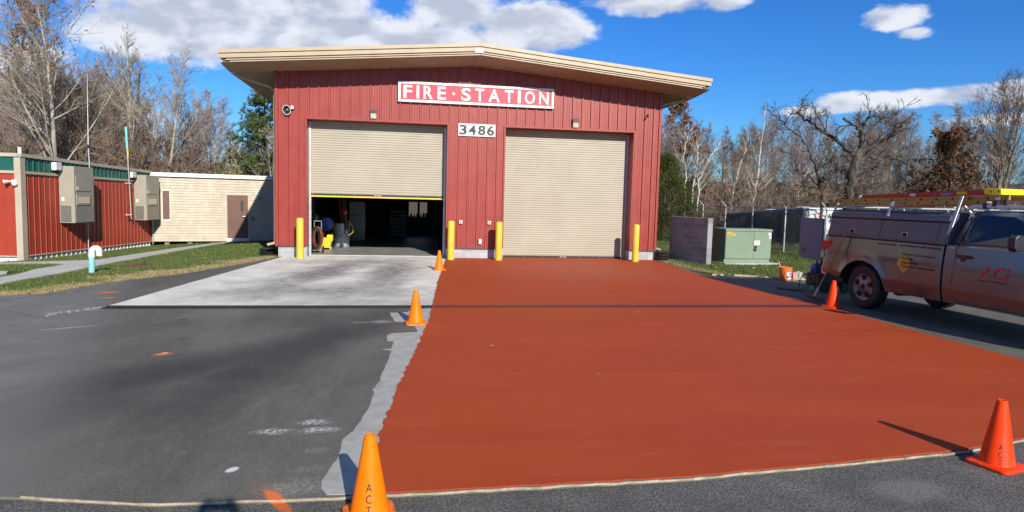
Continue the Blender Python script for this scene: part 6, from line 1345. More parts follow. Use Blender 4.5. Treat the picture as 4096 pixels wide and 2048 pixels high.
L_brown = leaf_material('dead_brown_leaves', ((0.16, 0.075, 0.03), (0.24, 0.12, 0.05), (0.30, 0.18, 0.09)))
L_rust = leaf_material('rust_oak_leaves', ((0.20, 0.07, 0.025), (0.30, 0.12, 0.035), (0.16, 0.10, 0.04)))
L_pine = leaf_material('pine_needles', ((0.026, 0.060, 0.014), (0.07, 0.112, 0.022), (0.14, 0.15, 0.028)))
L_jun = leaf_material('juniper_foliage', ((0.018, 0.036, 0.008), (0.05, 0.07, 0.013), (0.105, 0.095, 0.016)))
L_redc = leaf_material('red_brown_foliage', ((0.05, 0.05, 0.014), (0.17, 0.07, 0.03), (0.25, 0.10, 0.04)))
L_yel = leaf_material('yellow_brown_leaves', ((0.24, 0.17, 0.05), (0.34, 0.25, 0.09), (0.42, 0.34, 0.15)))

def rperp(d, rg):
    a = Vector((rg.gauss(0, 1), rg.gauss(0, 1), rg.gauss(0, 1))); a -= d * a.dot(d); return a.normalized()
def limb(mb, p, d, L, r0, r1, n, sides, kink, up, rg):
    pts = [p.copy()]; d = d.copy()
    for i in range(n):
        d = (d + rperp(d, rg) * kink * rg.random() + Vector((0, 0, up))).normalized(); p = p + d * (L / n); pts.append(p.copy())
    rad = [r0 + (r1 - r0) * i / n for i in range(n + 1)]
    mb.tube(pts, rad, sides, False); return pts, rad, d
def bare_tree(seed, H, r0, first=0.28, n1=16, n2=7, n3=6, spread=45, l1=0.42, kink=0.12, up1=0.05, tw=0.008, lean=(0, 0), leaves=0, leafsize=.06, n4=0, fork=0):
    """returns trunk mesh, crown mesh, leaf mesh; tree grows to height H from the origin"""
    rg = random.Random(seed); T, C_, L_ = MB(), MB(), MB()
    d0 = Vector((lean[0], lean[1], 1)).normalized()
    starts = []
    pts, rad, _ = limb(T, Vector((0, 0, -0.3)), d0, H * 0.96, r0, r0 * 0.12, 12, 7, kink * 0.7, 0.03, rg)
    starts.append((pts, rad, 1.0))
    for k in range(fork):
        i = rg.randint(2, 5); dd = (d0 + rperp(d0, rg) * rg.uniform(.25, .5)).normalized()
        p2, r2, _ = limb(T, pts[i], dd, (H - pts[i].z) * rg.uniform(.8, .98), rad[i] * .75, r0 * .1, 10, 6, kink * .7, .06, rg); starts.append((p2, r2, .7))
    tips = []
    for pts, rad, wgt in starts:
        N = len(pts) - 1
        for k in range(int(n1 * wgt)):
            t = first + (1 - first) * ((k + rg.random()) / max(1, int(n1 * wgt))); f = t * N; i = min(int(f), N - 1); fr = f - i
            p = pts[i].lerp(pts[i + 1], fr); rr = rad[i] + (rad[i + 1] - rad[i]) * fr; d = (pts[i + 1] - pts[i]).normalized()
            an = R(rg.uniform(spread * .6, spread * 1.3)); dd = (d * math.cos(an) + rperp(d, rg) * math.sin(an)).normalized()
            L1 = H * l1 * (1.08 - t * .8) * rg.uniform(.65, 1.2)
            p1, r1, e1 = limb(T if rr > .04 else C_, p, dd, L1, rr * .42, tw * 1.1, 6, 5 if rr > .05 else 4, kink * 1.3, up1, rg)
            for j in range(n2):
                q = rg.uniform(.2, 1.0) * 6; ii = min(int(q), 5); pp_ = p1[ii].lerp(p1[ii + 1], q - ii); d2 = (p1[ii + 1] - p1[ii]).normalized()
                an = R(rg.uniform(22, 60)); dd2 = (d2 * math.cos(an) + rperp(d2, rg) * math.sin(an) + Vector((0, 0, .15))).normalized()
                L2 = L1 * rg.uniform(.25, .55)
                p2, r2, e2 = limb(C_, pp_, dd2, L2, max(r1[ii] * .6, tw), tw * .8, 4, 3, kink * 1.8, up1 * .8, rg); tips.append(p2[-1])
                for m_ in range(n3):
                    q2 = rg.uniform(.15, 1.0) * 4; i2 = min(int(q2), 3); p3 = p2[i2].lerp(p2[i2 + 1], q2 - i2); d3 = (p2[i2 + 1] - p2[i2]).normalized()
                    an = R(rg.uniform(20, 55)); dd3 = (d3 * math.cos(an) + rperp(d3, rg) * math.sin(an) + Vector((0, 0, .12))).normalized()
                    pe, re, ee = limb(C_, p3, dd3, L2 * rg.uniform(.3, .6) + .1, tw, tw * .55, 2, 3, kink * 2, 0, rg); tips.append(pe[-1]); 
                    for m4 in range(n4):
                        dd4 = (ee + rperp(ee, rg) * .7).normalized(); limb(C_, pe[1].lerp(pe[2], rg.random()), dd4, L2 * .25 + .08, tw * .8, tw * .5, 1, 3, 0, 0, rg)
    if leaves:
        for k in range(leaves):
            c = rg.choice(tips) + Vector((rg.gauss(0, .06), rg.gauss(0, .06), rg.gauss(-.03, .06))); leaf_quad(L_, c, leafsize * rg.uniform(.6, 1.3), rg)
    return T, C_, L_
def leaf_quad(mb, c, s_, rg):
    a = Vector((rg.gauss(0, 1), rg.gauss(0, 1), rg.gauss(0, 1))).normalized(); b_ = rperp(a, rg); n_ = a.cross(b_) * .25
    mb.add([c + a * s_, c + b_ * s_ * .6 + n_ * s_, c - a * s_, c - b_ * s_ * .6 + n_ * s_], [(0, 1, 2, 3)])
def make_tree(name, label, group, loc, T, C_, L_, bark, twig, leafm, rotz=0, sc=1):
    t = thing(name, label, 'tree', loc, rotz, group)
    for mb, nm, mt in ((T, 'trunk', bark), (C_, 'crown', twig), (L_, 'leaves', leafm)):
        if mb is not None and mb.v:
            me = bpy.data.meshes.new(nm); me.from_pydata(mb.v, [], mb.f); me.materials.append(mt); me.shade_smooth() if nm == 'trunk' else None
            o = bpy.data.objects.new(nm, me); COL.objects.link(o); o.parent = t
    t.scale = (sc, sc, sc); return t
# named single trees, left wood
make_tree('sycamore', 'tall pale barked sycamore with sparse brown leaves towering over the low red building', None, (-15.09, 19.49, -0.6), *bare_tree(11, 14.6, .20, .22, 30, 9, 6, 42, .46, .10, .06, .009, (.005, 0), 620, .085), B_white, B_whitetw, L_brown, R(70))
make_tree('sycamore', 'slimmer pale sycamore trunk just left behind the tall sycamore', None, (-16.9, 21.6, -0.6), *bare_tree(12, 12.3, .2, .35, 16, 7, 5, 40, .4, .12, .05, .010, (.06, 0), 120, .08), B_white, B_brown, L_brown, R(200))
make_tree('leafy_tree', 'bare tree still holding brown leaves at the far left edge', None, (-22.0, 28.85, -0.6), *bare_tree(13, 15.0, .24, .3, 22, 8, 6, 42, .36, .12, .06, .011, (0, 0), 2600, .10), B_grey, B_brown, L_brown)
make_tree('pale_tree', 'thick pale trunked bare tree with a broken fork behind the low red building', None, (-13.4, 25.16, -0.6), *bare_tree(14, 12.2, .34, .45, 14, 8, 6, 35, .34, .14, .09, .010, (.02, 0), 60, .08, 0, 2), B_white, B_whitetw, L_brown, R(20))
make_tree('birch', 'slender pale birch leaning right behind the far air conditioner', None, (-10.3, 20.38, -0.6), *bare_tree(15, 10.7, .13, .4, 13, 7, 5, 36, .36, .12, .08, .009, (.09, 0), 40, .07), B_white, B_whitetw, L_brown)
make_tree('birch', 'short pale birch between the thick pale trunk and the leaning birch', None, (-12.5, 25.8, -0.6), *bare_tree(16, 9.6, .12, .35, 12, 7, 6, 36, .34, .12, .08, .009, (-.03, 0), 30, .07), B_white, B_purple, L_brown)
make_tree('pale_tree', 'slim pale bare tree behind the cream siding building, left of two', None, (-9.6, 24.43, -0.6), *bare_tree(17, 10.9, .12, .45, 12, 7, 6, 30, .28, .12, .1, .009, (.0, 0), 50, .07), B_white, B_purple, L_brown)
make_tree('pale_tree', 'slim bare tree behind the cream siding building, right of two and nearest the pine', None, (-9.0, 26.3, -0.6), *bare_tree(18, 9.6, .10, .45, 12, 7, 6, 30, .28, .12, .1, .009, (.03, 0), 30, .07), B_grey, B_purple, L_brown)
# pine
def pine(seed, H, Rb, r0):
    rg = random.Random(seed); T, N = MB(), MB()
    pts, rad, _ = limb(T, Vector((0, 0, -.3)), Vector((.02, 0, 1)), H * .97, r0, .03, 10, 8, .05, 0, rg)
    def tuft(c, d, s_):
        for k in range(18):
            a = (d * .7 + rperp(d, rg) * rg.uniform(.2, 1.0)).normalized(); L = s_ * rg.uniform(.7, 1.2); w_ = rperp(a, rg) * .016
            N.add([c - w_, c + w_, c + a * L], [(0, 1, 2)])
    for k in range(84):
        t = .12 + .88 * (k + rg.random()) / 84; z = t * H; i = min(int(t * 10), 9); p = pts[i].lerp(pts[i + 1], t * 10 - i)
        L = Rb * (1.0 - max((t - .16) / .84, 0) ** 1.4 * .9) * rg.uniform(.55, 1.2) + .25; an = rg.uniform(0, 6.28)
        d = Vector((math.cos(an), math.sin(an), rg.uniform(-.05, .45))).normalized()
        bp_, br_, e = limb(T, p, d, L, max(.045 * (1 - t) + .015, .012), .008, 5, 4, .2, .05, rg)
        for j in range(int(12 + L * 9)):
            q = rg.uniform(.3, 1.0) * 5; ii = min(int(q), 4); c = bp_[ii].lerp(bp_[ii + 1], q - ii) + Vector((rg.gauss(0, .2), rg.gauss(0, .2), rg.gauss(.06, .13))) * min(1, L)
            tuft(c, (d * .5 + Vector((rg.gauss(0, .4), rg.gauss(0, .4), .6))).normalized(), .24)
    return T, N
T, N = pine(5, 9.2, 3.1, .17)
make_tree('pine_tree', 'dark green pine tree rising behind the left corner of the station roof', None, (-4.0, 19.4, -0.6), T, None, N, B_dark, B_dark, L_pine)
make_tree('sapling', 'thin pale sapling with a few yellow leaves in front of the pine', None, (-3.3, 17.4, -0.6), *bare_tree(21, 6.4, .06, .3, 12, 5, 3, 38, .4, .1, .1, .008, (.0, 0), 140, .06), B_white, B_whitetw, L_yel)
make_tree('sapling', 'thin pale sapling left of the pine, tangled with yellow leaves', None, (-5.6, 17.8, -0.6), *bare_tree(22, 4.9, .05, .25, 12, 5, 3, 40, .42, .12, .06, .008, (.05, 0), 200, .06), B_white, B_whitetw, L_yel)
# single trees, right
def juniper(seed, H, Rb):
    rg = random.Random(seed); T, N = MB(), MB(); limb(T, Vector((0, 0, -.3)), Vector((0, 0, 1)), H * .9, .12, .03, 6, 6, .04, 0, rg)
    clumps = []
    for k in range(520):
        t = rg.random() ** 0.9; z = .25 + t * (H - .35); rr = Rb * (1 - t ** 1.5 * .95) * (.55 + .5 * rg.random()) * (1 + .15 * math.sin(z * 3 + k)); an = rg.uniform(0, 6.28)
        clumps.append((Vector((rr * math.cos(an), rr * math.sin(an), z)), Vector((math.cos(an) * .5, math.sin(an) * .5, 1)).normalized()))
    for c, d in clumps:
        for j in range(46):
            p = c + Vector((rg.gauss(0, .15), rg.gauss(0, .15), rg.gauss(0, .2))); a = (d + rperp(d, rg) * rg.uniform(.2, .9)).normalized(); w_ = rperp(a, rg) * .03; L = rg.uniform(.08, .17)
            N.add([p - w_, p + a * L * .5 + w_ * .4, p + w_, p + a * L], [(0, 1, 3), (1, 2, 3)])
    return T, N
T, N = juniper(3, 4.7, 2.35)
make_tree('juniper', 'dense dark green juniper beside the right corner of the station', None, (17.4, 12.2, -0.4), T, None, N, B_dark, B_dark, L_jun)
make_tree('oak_tree', 'oak with rust orange leaves behind the right end of the station roof', None, (22.9, 24.0, -0.6), *bare_tree(31, 9.5, .2, .3, 20, 8, 6, 46, .38, .14, .05, .010, (0, 0), 3600, .09), B_grey, B_brown, L_rust)
B_birch = bark_material('white_sapling_bark', (0.36, 0.33, 0.27), (0.66, 0.63, 0.56), 3.0)
SAP = [((21.24, 18.21), [(0.0, 0.0, 3.05), (-0.09, 0.12, 4.27), (-0.18, 0.25, 5.63), (0.34, 0.26, 6.63)], .06, 'slender white barked sapling rising just above the juniper'),
       ((25.24, 17.44), [(0.0, 0.0, 1.79), (0.21, 0.07, 3.01), (0.49, 0.18, 4.84), (0.77, 0.34, 7.13), (0.83, 0.43, 8.34)], .07, 'tallest white barked tree, standing clear in front of the brown wood'),
       ((21.92, 18.03), [(0.0, 0.0, 2.31), (0.06, 0.08, 3.37), (0.43, 0.09, 4.14), (1.1, 0.09, 5.38), (1.39, 0.08, 5.84)], .06, 'white barked sapling leaning steeply right beside the juniper'),
       ((23.96, 17.65), [(0.0, 0.0, 1.75), (0.07, 0.04, 2.36), (0.28, 0.11, 3.58), (0.86, 0.16, 5.27), (1.08, 0.24, 6.49)], .065, 'white barked sapling left of the tallest white barked tree'),
       ((28.1, 16.97), [(0.0, 0.0, 1.86), (0.06, 0.11, 3.23), (0.65, 0.11, 4.31)], .05, 'short white barked sapling behind the cargo trailer'),
       ((21.62, 18.08), [(0.0, 0.0, 2.3), (0.21, 0.13, 4.13), (0.34, 0.21, 5.35), (0.11, 0.33, 6.26)], .055, 'upright white barked sapling rising between two leaning ones by the juniper')]
for (bx, by), stem, r0_, lb in SAP:
    rg = random.Random(int(bx * 100)); T, C_ = MB(), MB()
    P_ = [Vector((stem[0][0] - (stem[1][0] - stem[0][0]) * .3, 0, -0.6))] + [Vector(q) for q in stem]; Q = []
    for a, b_ in zip(P_, P_[1:]): Q += [a.lerp(b_, k / 3) + Vector((rg.gauss(0, .05), rg.gauss(0, .04), 0)) for k in range(3)]
    Q.append(P_[-1]); n = len(Q); rad = [r0_ + (0.014 - r0_) * k / (n - 1) for k in range(n)]; T.tube(Q, rad, 7)
    for k in range(22):
        q = rg.randint(4, n - 2); d = (Q[q + 1] - Q[q - 1]).normalized(); d2 = (d * .75 + rperp(d, rg) * .7).normalized(); L = rg.uniform(.8, 2.2) * (1.15 - q / n)
        p1, r1, e = limb(T, Q[q], d2, L, rad[q] * .55, .01, 6, 5, .16, .07, rg)
        for m_ in range(6):
            ii = rg.randint(1, 5); d3 = (d2 + rperp(d2, rg) * .6 + Vector((0, 0, .2))).normalized(); p2, _, e2 = limb(C_, p1[ii], d3, L * rg.uniform(.25, .5), .012, .007, 4, 3, .2, .04, rg)
            for z_ in range(3): limb(C_, p2[rg.randint(1, 3)], (e2 + rperp(e2, rg) * .6).normalized(), L * .2, .009, .005, 2, 3, .2, 0, rg)
    make_tree('white_sapling', lb, 'white barked saplings right of the station', (bx, by, 0), T, C_, None, B_birch, B_whitetw, None)
# gnarled dead tree traced limb by limb
rg = random.Random(77); T, C_ = MB(), MB()
def gl(pts, r0, r1, kids=7):
    P_ = [Vector(p) for p in pts]; Q = []; r0 *= 0.78; r1 *= 0.8
    for a, b_ in zip(P_, P_[1:]):
        for k in range(4): Q.append(a.lerp(b_, k / 4) + Vector((rg.gauss(0, .025), rg.gauss(0, .03), rg.gauss(0, .025))))
    Q.append(P_[-1]); n = len(Q); rad = [r0 + (r1 - r0) * i / (n - 1) for i in range(n)]; T.tube(Q, rad, 7)
    for k in range(kids):
        i = rg.randint(2, n - 2); d = (Q[i + 1] - Q[i - 1]).normalized(); d2 = (d * .6 + rperp(d, rg) * .8 + Vector((0, 0, .25))).normalized(); L = rg.uniform(.35, 1.0)
        p1, r1_, e = limb(C_, Q[i], d2, L, min(rad[i] * .5, .035), .008, 5, 4, .4, .03, rg)
        for j in range(4):
            ii = rg.randint(1, 4); d3 = (d2 + rperp(d2, rg) * .9).normalized(); p4, _, _2 = limb(C_, p1[ii], d3, L * rg.uniform(.3, .6), .012, .006, 3, 3, .4, 0, rg)
            for q in range(2): limb(C_, p4[2], (d3 + rperp(d3, rg)).normalized(), L * .25, .008, .005, 2, 3, .3, 0, rg)
gl([(.1, .2, -.5), (.06, .1, .9), (-0.01, -0.03, 1.94), (-0.1, -0.14, 2.32), (-0.11, -0.23, 2.97), (0.02, -0.2, 3.53), (0.2, -0.05, 3.95)], .26, .19, 3)
gl([(0.2, -.05, 3.9), (-0.02, 0.32, 4.23), (-0.3, 0.55, 4.57), (-0.69, 0.8, 4.92), (-1.09, 1.05, 5.26), (-1.34, 1.26, 5.47), (-1.49, 1.45, 5.68), (-1.26, 1.58, 5.83)], .12, .03, 12)
gl([(-1.09, 1.05, 5.26), (-1.2, .95, 5.45), (-1.22, .9, 5.62)], .035, .015, 3)
gl([(0.22, 0, 3.95), (0.39, -0.03, 4.51), (0.24, -0.12, 4.87), (-0.0, -0.22, 5.03), (-0.61, -0.25, 5.33)], .12, .06, 6)
gl([(0.39, 0.0, 4.45), (0.45, 0.0, 4.98), (0.38, -0.11, 5.23), (0.5, -0.26, 5.51), (0.38, -0.38, 5.64)], .08, .03, 5)
gl([(0.4, 0.05, 4.5), (0.92, 0.24, 5.07), (1.36, 0.34, 5.34), (1.6, 0.48, 5.56), (2.14, 0.55, 5.64)], .085, .03, 9)
gl([(0.22, 0, 3.95), (0.63, -0.09, 4.23), (1.04, -0.28, 4.56), (1.34, -0.46, 4.83), (1.56, -0.62, 5.1), (1.72, -0.78, 5.39)], .13, .05, 8)
gl([(0.15, 0.0, 3.75), (0.93, 0.14, 3.97), (1.71, 0.17, 4.0), (2.3, 0.21, 3.88), (2.89, 0.25, 3.61), (3.88, 0.22, 3.47)], .10, .02, 14)
gl([(0.1, 0.0, 3.75), (-0.35, 0.05, 3.97), (-0.68, -0.06, 3.81), (-1.1, -0.17, 3.55)], .06, .02, 8)
gl([(0.0, -.15, 3.4), (-0.3, -0.02, 3.26), (-0.68, -0.1, 3.34), (-1.05, -0.21, 3.13)], .055, .02, 8)
gl([(0.1, -.1, 3.5), (0.75, 0.13, 3.49), (1.23, 0.22, 3.65), (1.63, 0.29, 3.52)], .05, .02, 8)
gl([(-.05, -.2, 2.7), (.5, -.1, 2.9), (1.0, 0, 2.75), (1.6, .1, 2.95)], .05, .015, 8); gl([(-.08, -.15, 2.5), (-.6, 0, 2.6), (-.9, .1, 2.95)], .04, .015, 7)
make_tree('gnarled_tree', 'dark gnarled half dead tree with thick twisting limbs behind the truck', None, (20.97, 2.42, -0.02), T, C_, None, B_dark, B_dark, None)
T2, C2 = MB(), MB(); rg = random.Random(78); T, C_ = T2, C2
gl([(.05, -.1, -.4), (0.02, -0.04, 1.13), (0.0, 0.0, 1.52), (-0.03, 0.09, 2.49), (-0.16, 0.17, 3.17), (-0.36, 0.25, 3.75), (-0.51, 0.32, 4.23), (-0.85, 0.42, 4.68), (-0.92, 0.46, 5.09)], .10, .022, 14)
gl([(-0.85, 0.42, 4.68), (-1.39, 0.54, 5.08), (-1.7, 0.62, 5.46), (-1.81, 0.68, 5.84)], .045, .014, 8)
gl([(-0.06, 0.11, 2.68), (-0.5, 0.23, 3.16), (-0.98, 0.33, 3.44), (-1.28, 0.42, 3.96)], .035, .01, 9)
gl([(-0.04, 0.09, 2.3), (-0.49, 0.15, 2.4), (-0.88, 0.25, 2.76)], .03, .01, 7); gl([(-0.21, 0.19, 3.26), (-0.07, 0.21, 3.75), (0.16, 0.19, 4.05)], .03, .01, 6)
make_tree('bare_tree', 'thin crooked bare tree just left of the gnarled tree, rising behind the fence', None, (20.25, 2.98, -0.02), T2, C2, None, B_dark, B_dark, None)
def dense_bush(seed, H, Rb, leafsize, n):
    rg = random.Random(seed); T, C_, L_ = bare_tree(seed, H, .12, .12, 26, 6, 4, 50, .5, .1, .08, .009)
    for k in range(n):
        t = rg.random() ** .9; z = .15 * H + t * H * .85; rr = Rb * (1 - t ** 1.6 * .9) * math.sqrt(rg.random()); an = rg.uniform(0, 6.28)
        leaf_quad(L_, Vector((rr * math.cos(an), rr * math.sin(an), z)) + Vector((rg.gauss(0, .1), rg.gauss(0, .1), 0)), leafsize * rg.uniform(.6, 1.3), rg)
    return T, C_, L_
make_tree('red_cedar', 'broad tree with dark red brown foliage right of the gnarled tree', None, (37.6, 16.2, -0.6), *bare_tree(51, 7.6, .15, .10, 26, 9, 6, 52, .40, .12, .05, .010, (0, 0), 5600, .10), B_dark, B_brown, L_redc)
make_tree('bare_tree', 'tall sparse bare tree with pale forked trunks at the right edge', None, (35.9, 10.7, -0.6), *bare_tree(52, 10.3, .17, .22, 20, 7, 5, 34, .42, .10, .08, .010, (.02, 0), 0, .06, 0, 2), B_grey, B_brown, None, R(40))
make_tree('yellow_bush', 'yellow brown leafy bush below the pine behind the cream siding', None, (-5.3, 16.6, -0.6), *dense_bush(53, 3.6, 1.7, .06, 1800), B_brown, B_brown, L_yel)
# woods: a few grown trees copied with turns and sizes
protos = []
for i in range(5):
    H = (12.5, 11.5, 13.0, 10.5, 12.0)[i]
    protos.append((H, bare_tree(100 + i, H, (.2, .16, .22, .15, .18)[i], (.3, .4, .35, .25, .45)[i], 20, 8, 6, (38, 30, 42, 45, 28)[i], (.36, .30, .36, .42, .28)[i], .12, .07, .011, (0, 0), 0, .06, 1, (0, 0, 1, 1, 0)[i])))
proto_obj = []
gl_lab = 'bare twiggy brown tree of the wood behind the low red and cream buildings'; gr_lab = 'bare twiggy brown tree of the wood behind the fence right of the station'
rg = random.Random(2024)
def wood(n, xr, yr, hf, label, group, skip=None, name='bare_tree'):
    placed = []
    tries = 0
    while len(placed) < n and tries < 4000:
        tries += 1; x, y = rg.uniform(*xr), rg.uniform(*yr)
        if any((x - a) ** 2 + (y - b_) ** 2 < 1.8 for a, b_ in placed) or (skip and skip(x, y)): continue
        placed.append((x, y)); i = rg.randrange(5); H, (T, C_, L_) = protos[i]; h_ = hf(x, y) * rg.uniform(.72, 1.05); s_ = h_ / H
        zg = -0.65
        dd = min(max((math.hypot(x - 4, y + 21) - 62) / 40, 0), 1); zg += 6.0 * dd * dd * (3 - 2 * dd)
        if len(proto_obj) <= 4 and not any(k == i for k, _ in proto_obj):
            t = make_tree(name, label, group, (x, y, zg), T, C_, None, (B_grey, B_grey, B_dark, B_grey, B_white)[i], (B_purple, B_brown, B_brown, B_purple, B_purple)[i], None, rg.uniform(0, 6.28), s_); proto_obj.append((i, t))
        else:
            src = dict(proto_obj)[i] if any(k == i for k, _ in proto_obj) else proto_obj[0][1]
            dup(src, (x, y, zg), rg.uniform(0, 6.28), (s_, s_, s_), label, group)
def angle(x, y): return math.degrees(math.atan2(x - 3.83, y + 21.23))
wood(60, (-46, -8), (22, 52), lambda x, y: (11.5 if angle(x, y) < -18 else 9.6) * (0.55 + 0.45 * (y + 21) / 60), gl_lab, 'bare trees behind the low buildings', lambda x, y: angle(x, y) > -13.5 or angle(x, y) < -34)
wood(10, (-9, -2), (34, 55), lambda x, y: 8.0, gl_lab, 'bare trees behind the low buildings', lambda x, y: angle(x, y) > -7)
wood(84, (17, 66), (22, 58), lambda x, y: 9.0 * (0.5 + 0.5 * (y + 21) / 60), gr_lab, 'bare trees behind the fence', lambda x, y: angle(x, y) < 20 or angle(x, y) > 55)
# undergrowth that closes the wood off below
def undergrowth(name, label, seed, n, area, hmin, hmax, mt, leafm, nleaf):
    rg = np.random.RandomState(seed)
    T, C_, L_ = bare_tree(seed, 3.0, .035, .05, 16, 6, 4, 42, .55, .2, .02, .010, (0, 0), 0)
    V0 = np.array(T.v + C_.v, np.float32); F0 = [f for f in T.f] + [tuple(i + len(T.v) for i in f) for f in C_.f]; F0 = np.array([f for f in F0 if len(f) == 4], np.int32)
    Vs, Fs, o = [], [], 0; LV = []
    for k in range(n):
        x, y = area(rg); a = rg.uniform(0, 6.28); s_ = rg.uniform(hmin, hmax) / 3.0; c, sn = math.cos(a), math.sin(a)
        lx_, ly_ = rg.uniform(-.25, .25, 2)
        dd = min(max((math.hypot(x - 4, y + 21) - 62) / 40, 0), 1); zg = -0.65 + 6.0 * dd * dd * (3 - 2 * dd)
        P_ = V0 * s_; Q = np.stack([P_[:, 0] * c - P_[:, 1] * sn + x + P_[:, 2] * lx_, P_[:, 0] * sn + P_[:, 1] * c + y + P_[:, 2] * ly_, P_[:, 2] + zg], 1)
        Vs.append(Q); Fs.append(F0 + o); o += len(Q)
        LV.append(Q[rg.randint(0, len(Q), nleaf)] + rg.normal(0, .08, (nleaf, 3)))
    tag(fast_mesh(name, np.concatenate(Vs), np.concatenate(Fs), mt), label, 'undergrowth', kind='stuff')
    Lc = np.concatenate(LV); m_ = len(Lc); a = rg.normal(0, 1, (m_, 3)); a /= np.linalg.norm(a, axis=1)[:, None]; b_ = np.cross(a, rg.normal(0, 1, (m_, 3))); b_ /= np.linalg.norm(b_, axis=1)[:, None]; s_ = rg.uniform(.035, .075, (m_, 1))
    Vq = np.stack([Lc + a * s_, Lc + b_ * s_ * .7, Lc - a * s_, Lc - b_ * s_ * .7], 1).reshape(-1, 3); Fq = np.arange(m_ * 4).reshape(-1, 4)
    tag(fast_mesh('dead_leaves', Vq, Fq, leafm), label.replace('brush', 'dead leaves caught in the brush'), 'leaves', kind='stuff')
def area_l(rg):
    while True:
        x, y = rg.uniform(-34, -2), rg.uniform(15.5, 40)
        if -36 < angle(x, y) < -7 and not (x > -7.2 and y < 20): return x, y
def area_r(rg):
    while True:
        x, y = rg.uniform(16, 60), rg.uniform(14.5, 42)
        if 19 < angle(x, y) < 54 and math.hypot(x - 3.8, y + 21) > 38: return x, y
undergrowth('undergrowth', 'tangled brown brush under the trees behind the low red building', 201, 170, area_l, 3.0, 6.2, B_brown, L_brown, 130)
undergrowth('undergrowth', 'tangled brown brush under the trees behind the fence on the right', 202, 200, area_r, 2.6, 5.0, B_brown, L_brown, 110)
def area_f(rg):
    return rg.uniform(20.2, 21.6), rg.uniform(3.0, 16)
undergrowth('weeds', 'dry weeds and brush along the foot of the chain link fence', 203, 26, area_f, 0.4, 0.9, B_brown, L_brown, 20)
def area_b(rg):
    return rg.uniform(13.5, 20), rg.uniform(17.0, 18.6)
undergrowth('hedge', 'dry brush behind the back run of the chain link fence', 204, 26, area_b, 1.6, 2.8, B_brown, L_brown, 60)

# ------------------------------------------------------------------ grass
def inpoly(px, py, poly):
    r_ = np.zeros(len(px), bool); n = len(poly)
    for i in range(n):
        x0, y0 = poly[i]; x1, y1 = poly[(i + 1) % n]
        c = ((y0 > py) != (y1 > py)) & (px < (x1 - x0) * (py - y0) / (y1 - y0 + 1e-12) + x0); r_ ^= c
    return r_
def blades(name, label, pts, hgt, mt, rs, zf, wd=0.006):
    n = len(pts); z = zf(pts[:, 0], pts[:, 1]); a = rs.uniform(0, 6.283, n); ln = rs.uniform(.2, .8, n); h_ = hgt * rs.uniform(.5, 1.3, n); b_ = rs.uniform(0, 6.283, n)
    P_ = np.stack([pts[:, 0], pts[:, 1], z], 1); W = np.stack([np.cos(a) * wd, np.sin(a) * wd, 0 * a], 1); Tp = np.stack([np.cos(b_) * h_ * ln, np.sin(b_) * h_ * ln, h_], 1)
    V = np.stack([P_ - W, P_ + W, P_ + Tp], 1).reshape(-1, 3)
    tag(fast_mesh(name, V, np.arange(3 * n).reshape(-1, 3), mt), label, 'grass', kind='stuff')
G_green = leaf_material('grass_blades', ((0.055, 0.095, 0.020), (0.10, 0.15, 0.038), (0.15, 0.17, 0.06)))
G_dry = leaf_material('dry_grass_blades', ((0.26, 0.19, 0.085), (0.40, 0.31, 0.16), (0.30, 0.26, 0.12)))
rs = np.random.RandomState(5)
LAWN = [(0.0, 0.3)] + LAWN_EDGE[1:] + [(-5, -8.9), (-9, -8.9), (-9, 3), (-7.6, 12.0), (-4.6, 12.9), (-3.7, 13.1), (-2.4, 13.3), (-0.1, 13)]
p = np.stack([rs.uniform(-9, 0.1, 330000), rs.uniform(-9, 13.3, 330000)], 1)
near = np.exp(-(np.hypot(p[:, 0] - 3.8, p[:, 1] + 21) - 13) / 14.0); p = p[rs.uniform(0, 1, len(p)) < near]
k = inpoly(p[:, 0], p[:, 1], LAWN) & ~inpoly(p[:, 0], p[:, 1], PATH) & ~((p[:, 0] < -5.7) & (p[:, 1] > -4.3) & (p[:, 1] < -2)) & ~inpoly(p[:, 0], p[:, 1], bmx); p = p[k]
d = -0.923 * p[:, 0] + 0.384 * (p[:, 1] + 0.5); wob = 0.35 * np.sin(p[:, 1] * 1.7) + 0.25 * np.sin(p[:, 1] * 4.1 + p[:, 0] * 2) + rs.normal(0, .18, len(p))
dry = (d + wob) < 0.62
blades('grass', 'short green lawn grass left of the station', p[~dry], 0.055, G_green, rs, lambda x, y: hterrain(x, y))
blades('dry_grass', 'dry straw coloured grass along the asphalt left of the station', p[dry], 0.045, G_dry, rs, lambda x, y: hterrain(x, y))
RL = right_edge[::-1] + [(20.2, -6.0), (20.4, 8), (20.2, 16.5), (12.3, 16.5)]
p = np.stack([rs.uniform(12.2, 20.3, 200000), rs.uniform(-6, 16, 200000)], 1); near = np.exp(-(np.hypot(p[:, 0] - 3.8, p[:, 1] + 21) - 17) / 14.0); p = p[rs.uniform(0, 1, len(p)) < near]
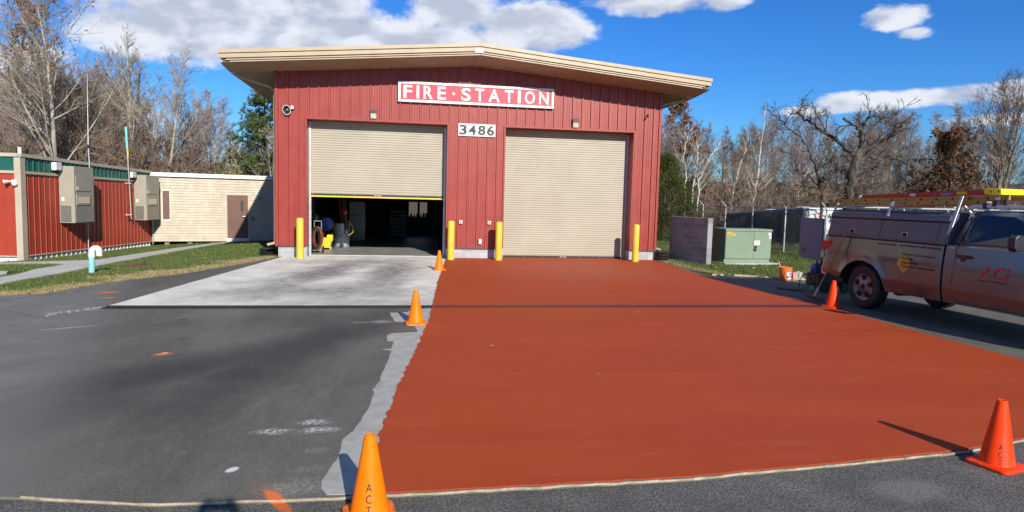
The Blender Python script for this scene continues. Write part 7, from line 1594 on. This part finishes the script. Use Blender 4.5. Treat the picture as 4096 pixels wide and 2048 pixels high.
p = p[inpoly(p[:, 0], p[:, 1], RL)]; k = ~((p[:, 0] > 14.05) & (p[:, 0] < 16.1) & (p[:, 1] > -1.25) & (p[:, 1] < .35)); p = p[k]
edge = np.interp(p[:, 0], [12.2, 12.35, 13.1, 13.7, 17], [0, -4.1, -4.75, -5.55, -6.1]); dd = p[:, 1] - edge + rs.normal(0, .15, len(p)) + .2 * np.sin(p[:, 0] * 5)
dry = (dd < .3) | ((p[:, 0] - 12.3 + rs.normal(0, .15, len(p)) < .35))
zr = lambda x, y: -0.012 + 0.012 * np.sin(x * 2.1 + y * 1.3)
blades('grass', 'green lawn grass around the block wall and transformer cabinet', p[~dry], 0.06, G_green, rs, zr)
blades('dry_grass', 'dry grass along the asphalt edge right of the station', p[dry], 0.05, G_dry, rs, zr)

rs2 = np.random.RandomState(9)
def litter(label, pts, zf):
    n = len(pts); c = np.stack([pts[:, 0], pts[:, 1], zf(pts[:, 0], pts[:, 1]) + rs2.uniform(.02, .05, n)], 1)
    a = rs2.normal(0, 1, (n, 3)) * (1, 1, .35); a /= np.linalg.norm(a, axis=1)[:, None]; b_ = np.cross(a, rs2.normal(0, .3, (n, 3)) + (0, 0, 1)); b_ /= np.linalg.norm(b_, axis=1)[:, None]; s_ = rs2.uniform(.018, .042, (n, 1))
    tag(fast_mesh('fallen_leaves', np.stack([c + a * s_, c + b_ * s_ * .7, c - a * s_, c - b_ * s_ * .7], 1).reshape(-1, 3), np.arange(4 * n).reshape(-1, 4), L_yel), label, 'leaves', kind='stuff')
p = np.stack([rs2.uniform(-9, 0.1, 1500), rs2.uniform(-9, 13.3, 1500)], 1); litter('brown fallen leaves scattered over the lawn left of the station', p[inpoly(p[:, 0], p[:, 1], LAWN) & ~inpoly(p[:, 0], p[:, 1], PATH)], lambda x, y: hterrain(x, y))
p = np.stack([rs2.uniform(12.2, 20.3, 900), rs2.uniform(-6, 8, 900)], 1); litter('brown fallen leaves scattered over the grass right of the station', p[inpoly(p[:, 0], p[:, 1], RL)], zr)
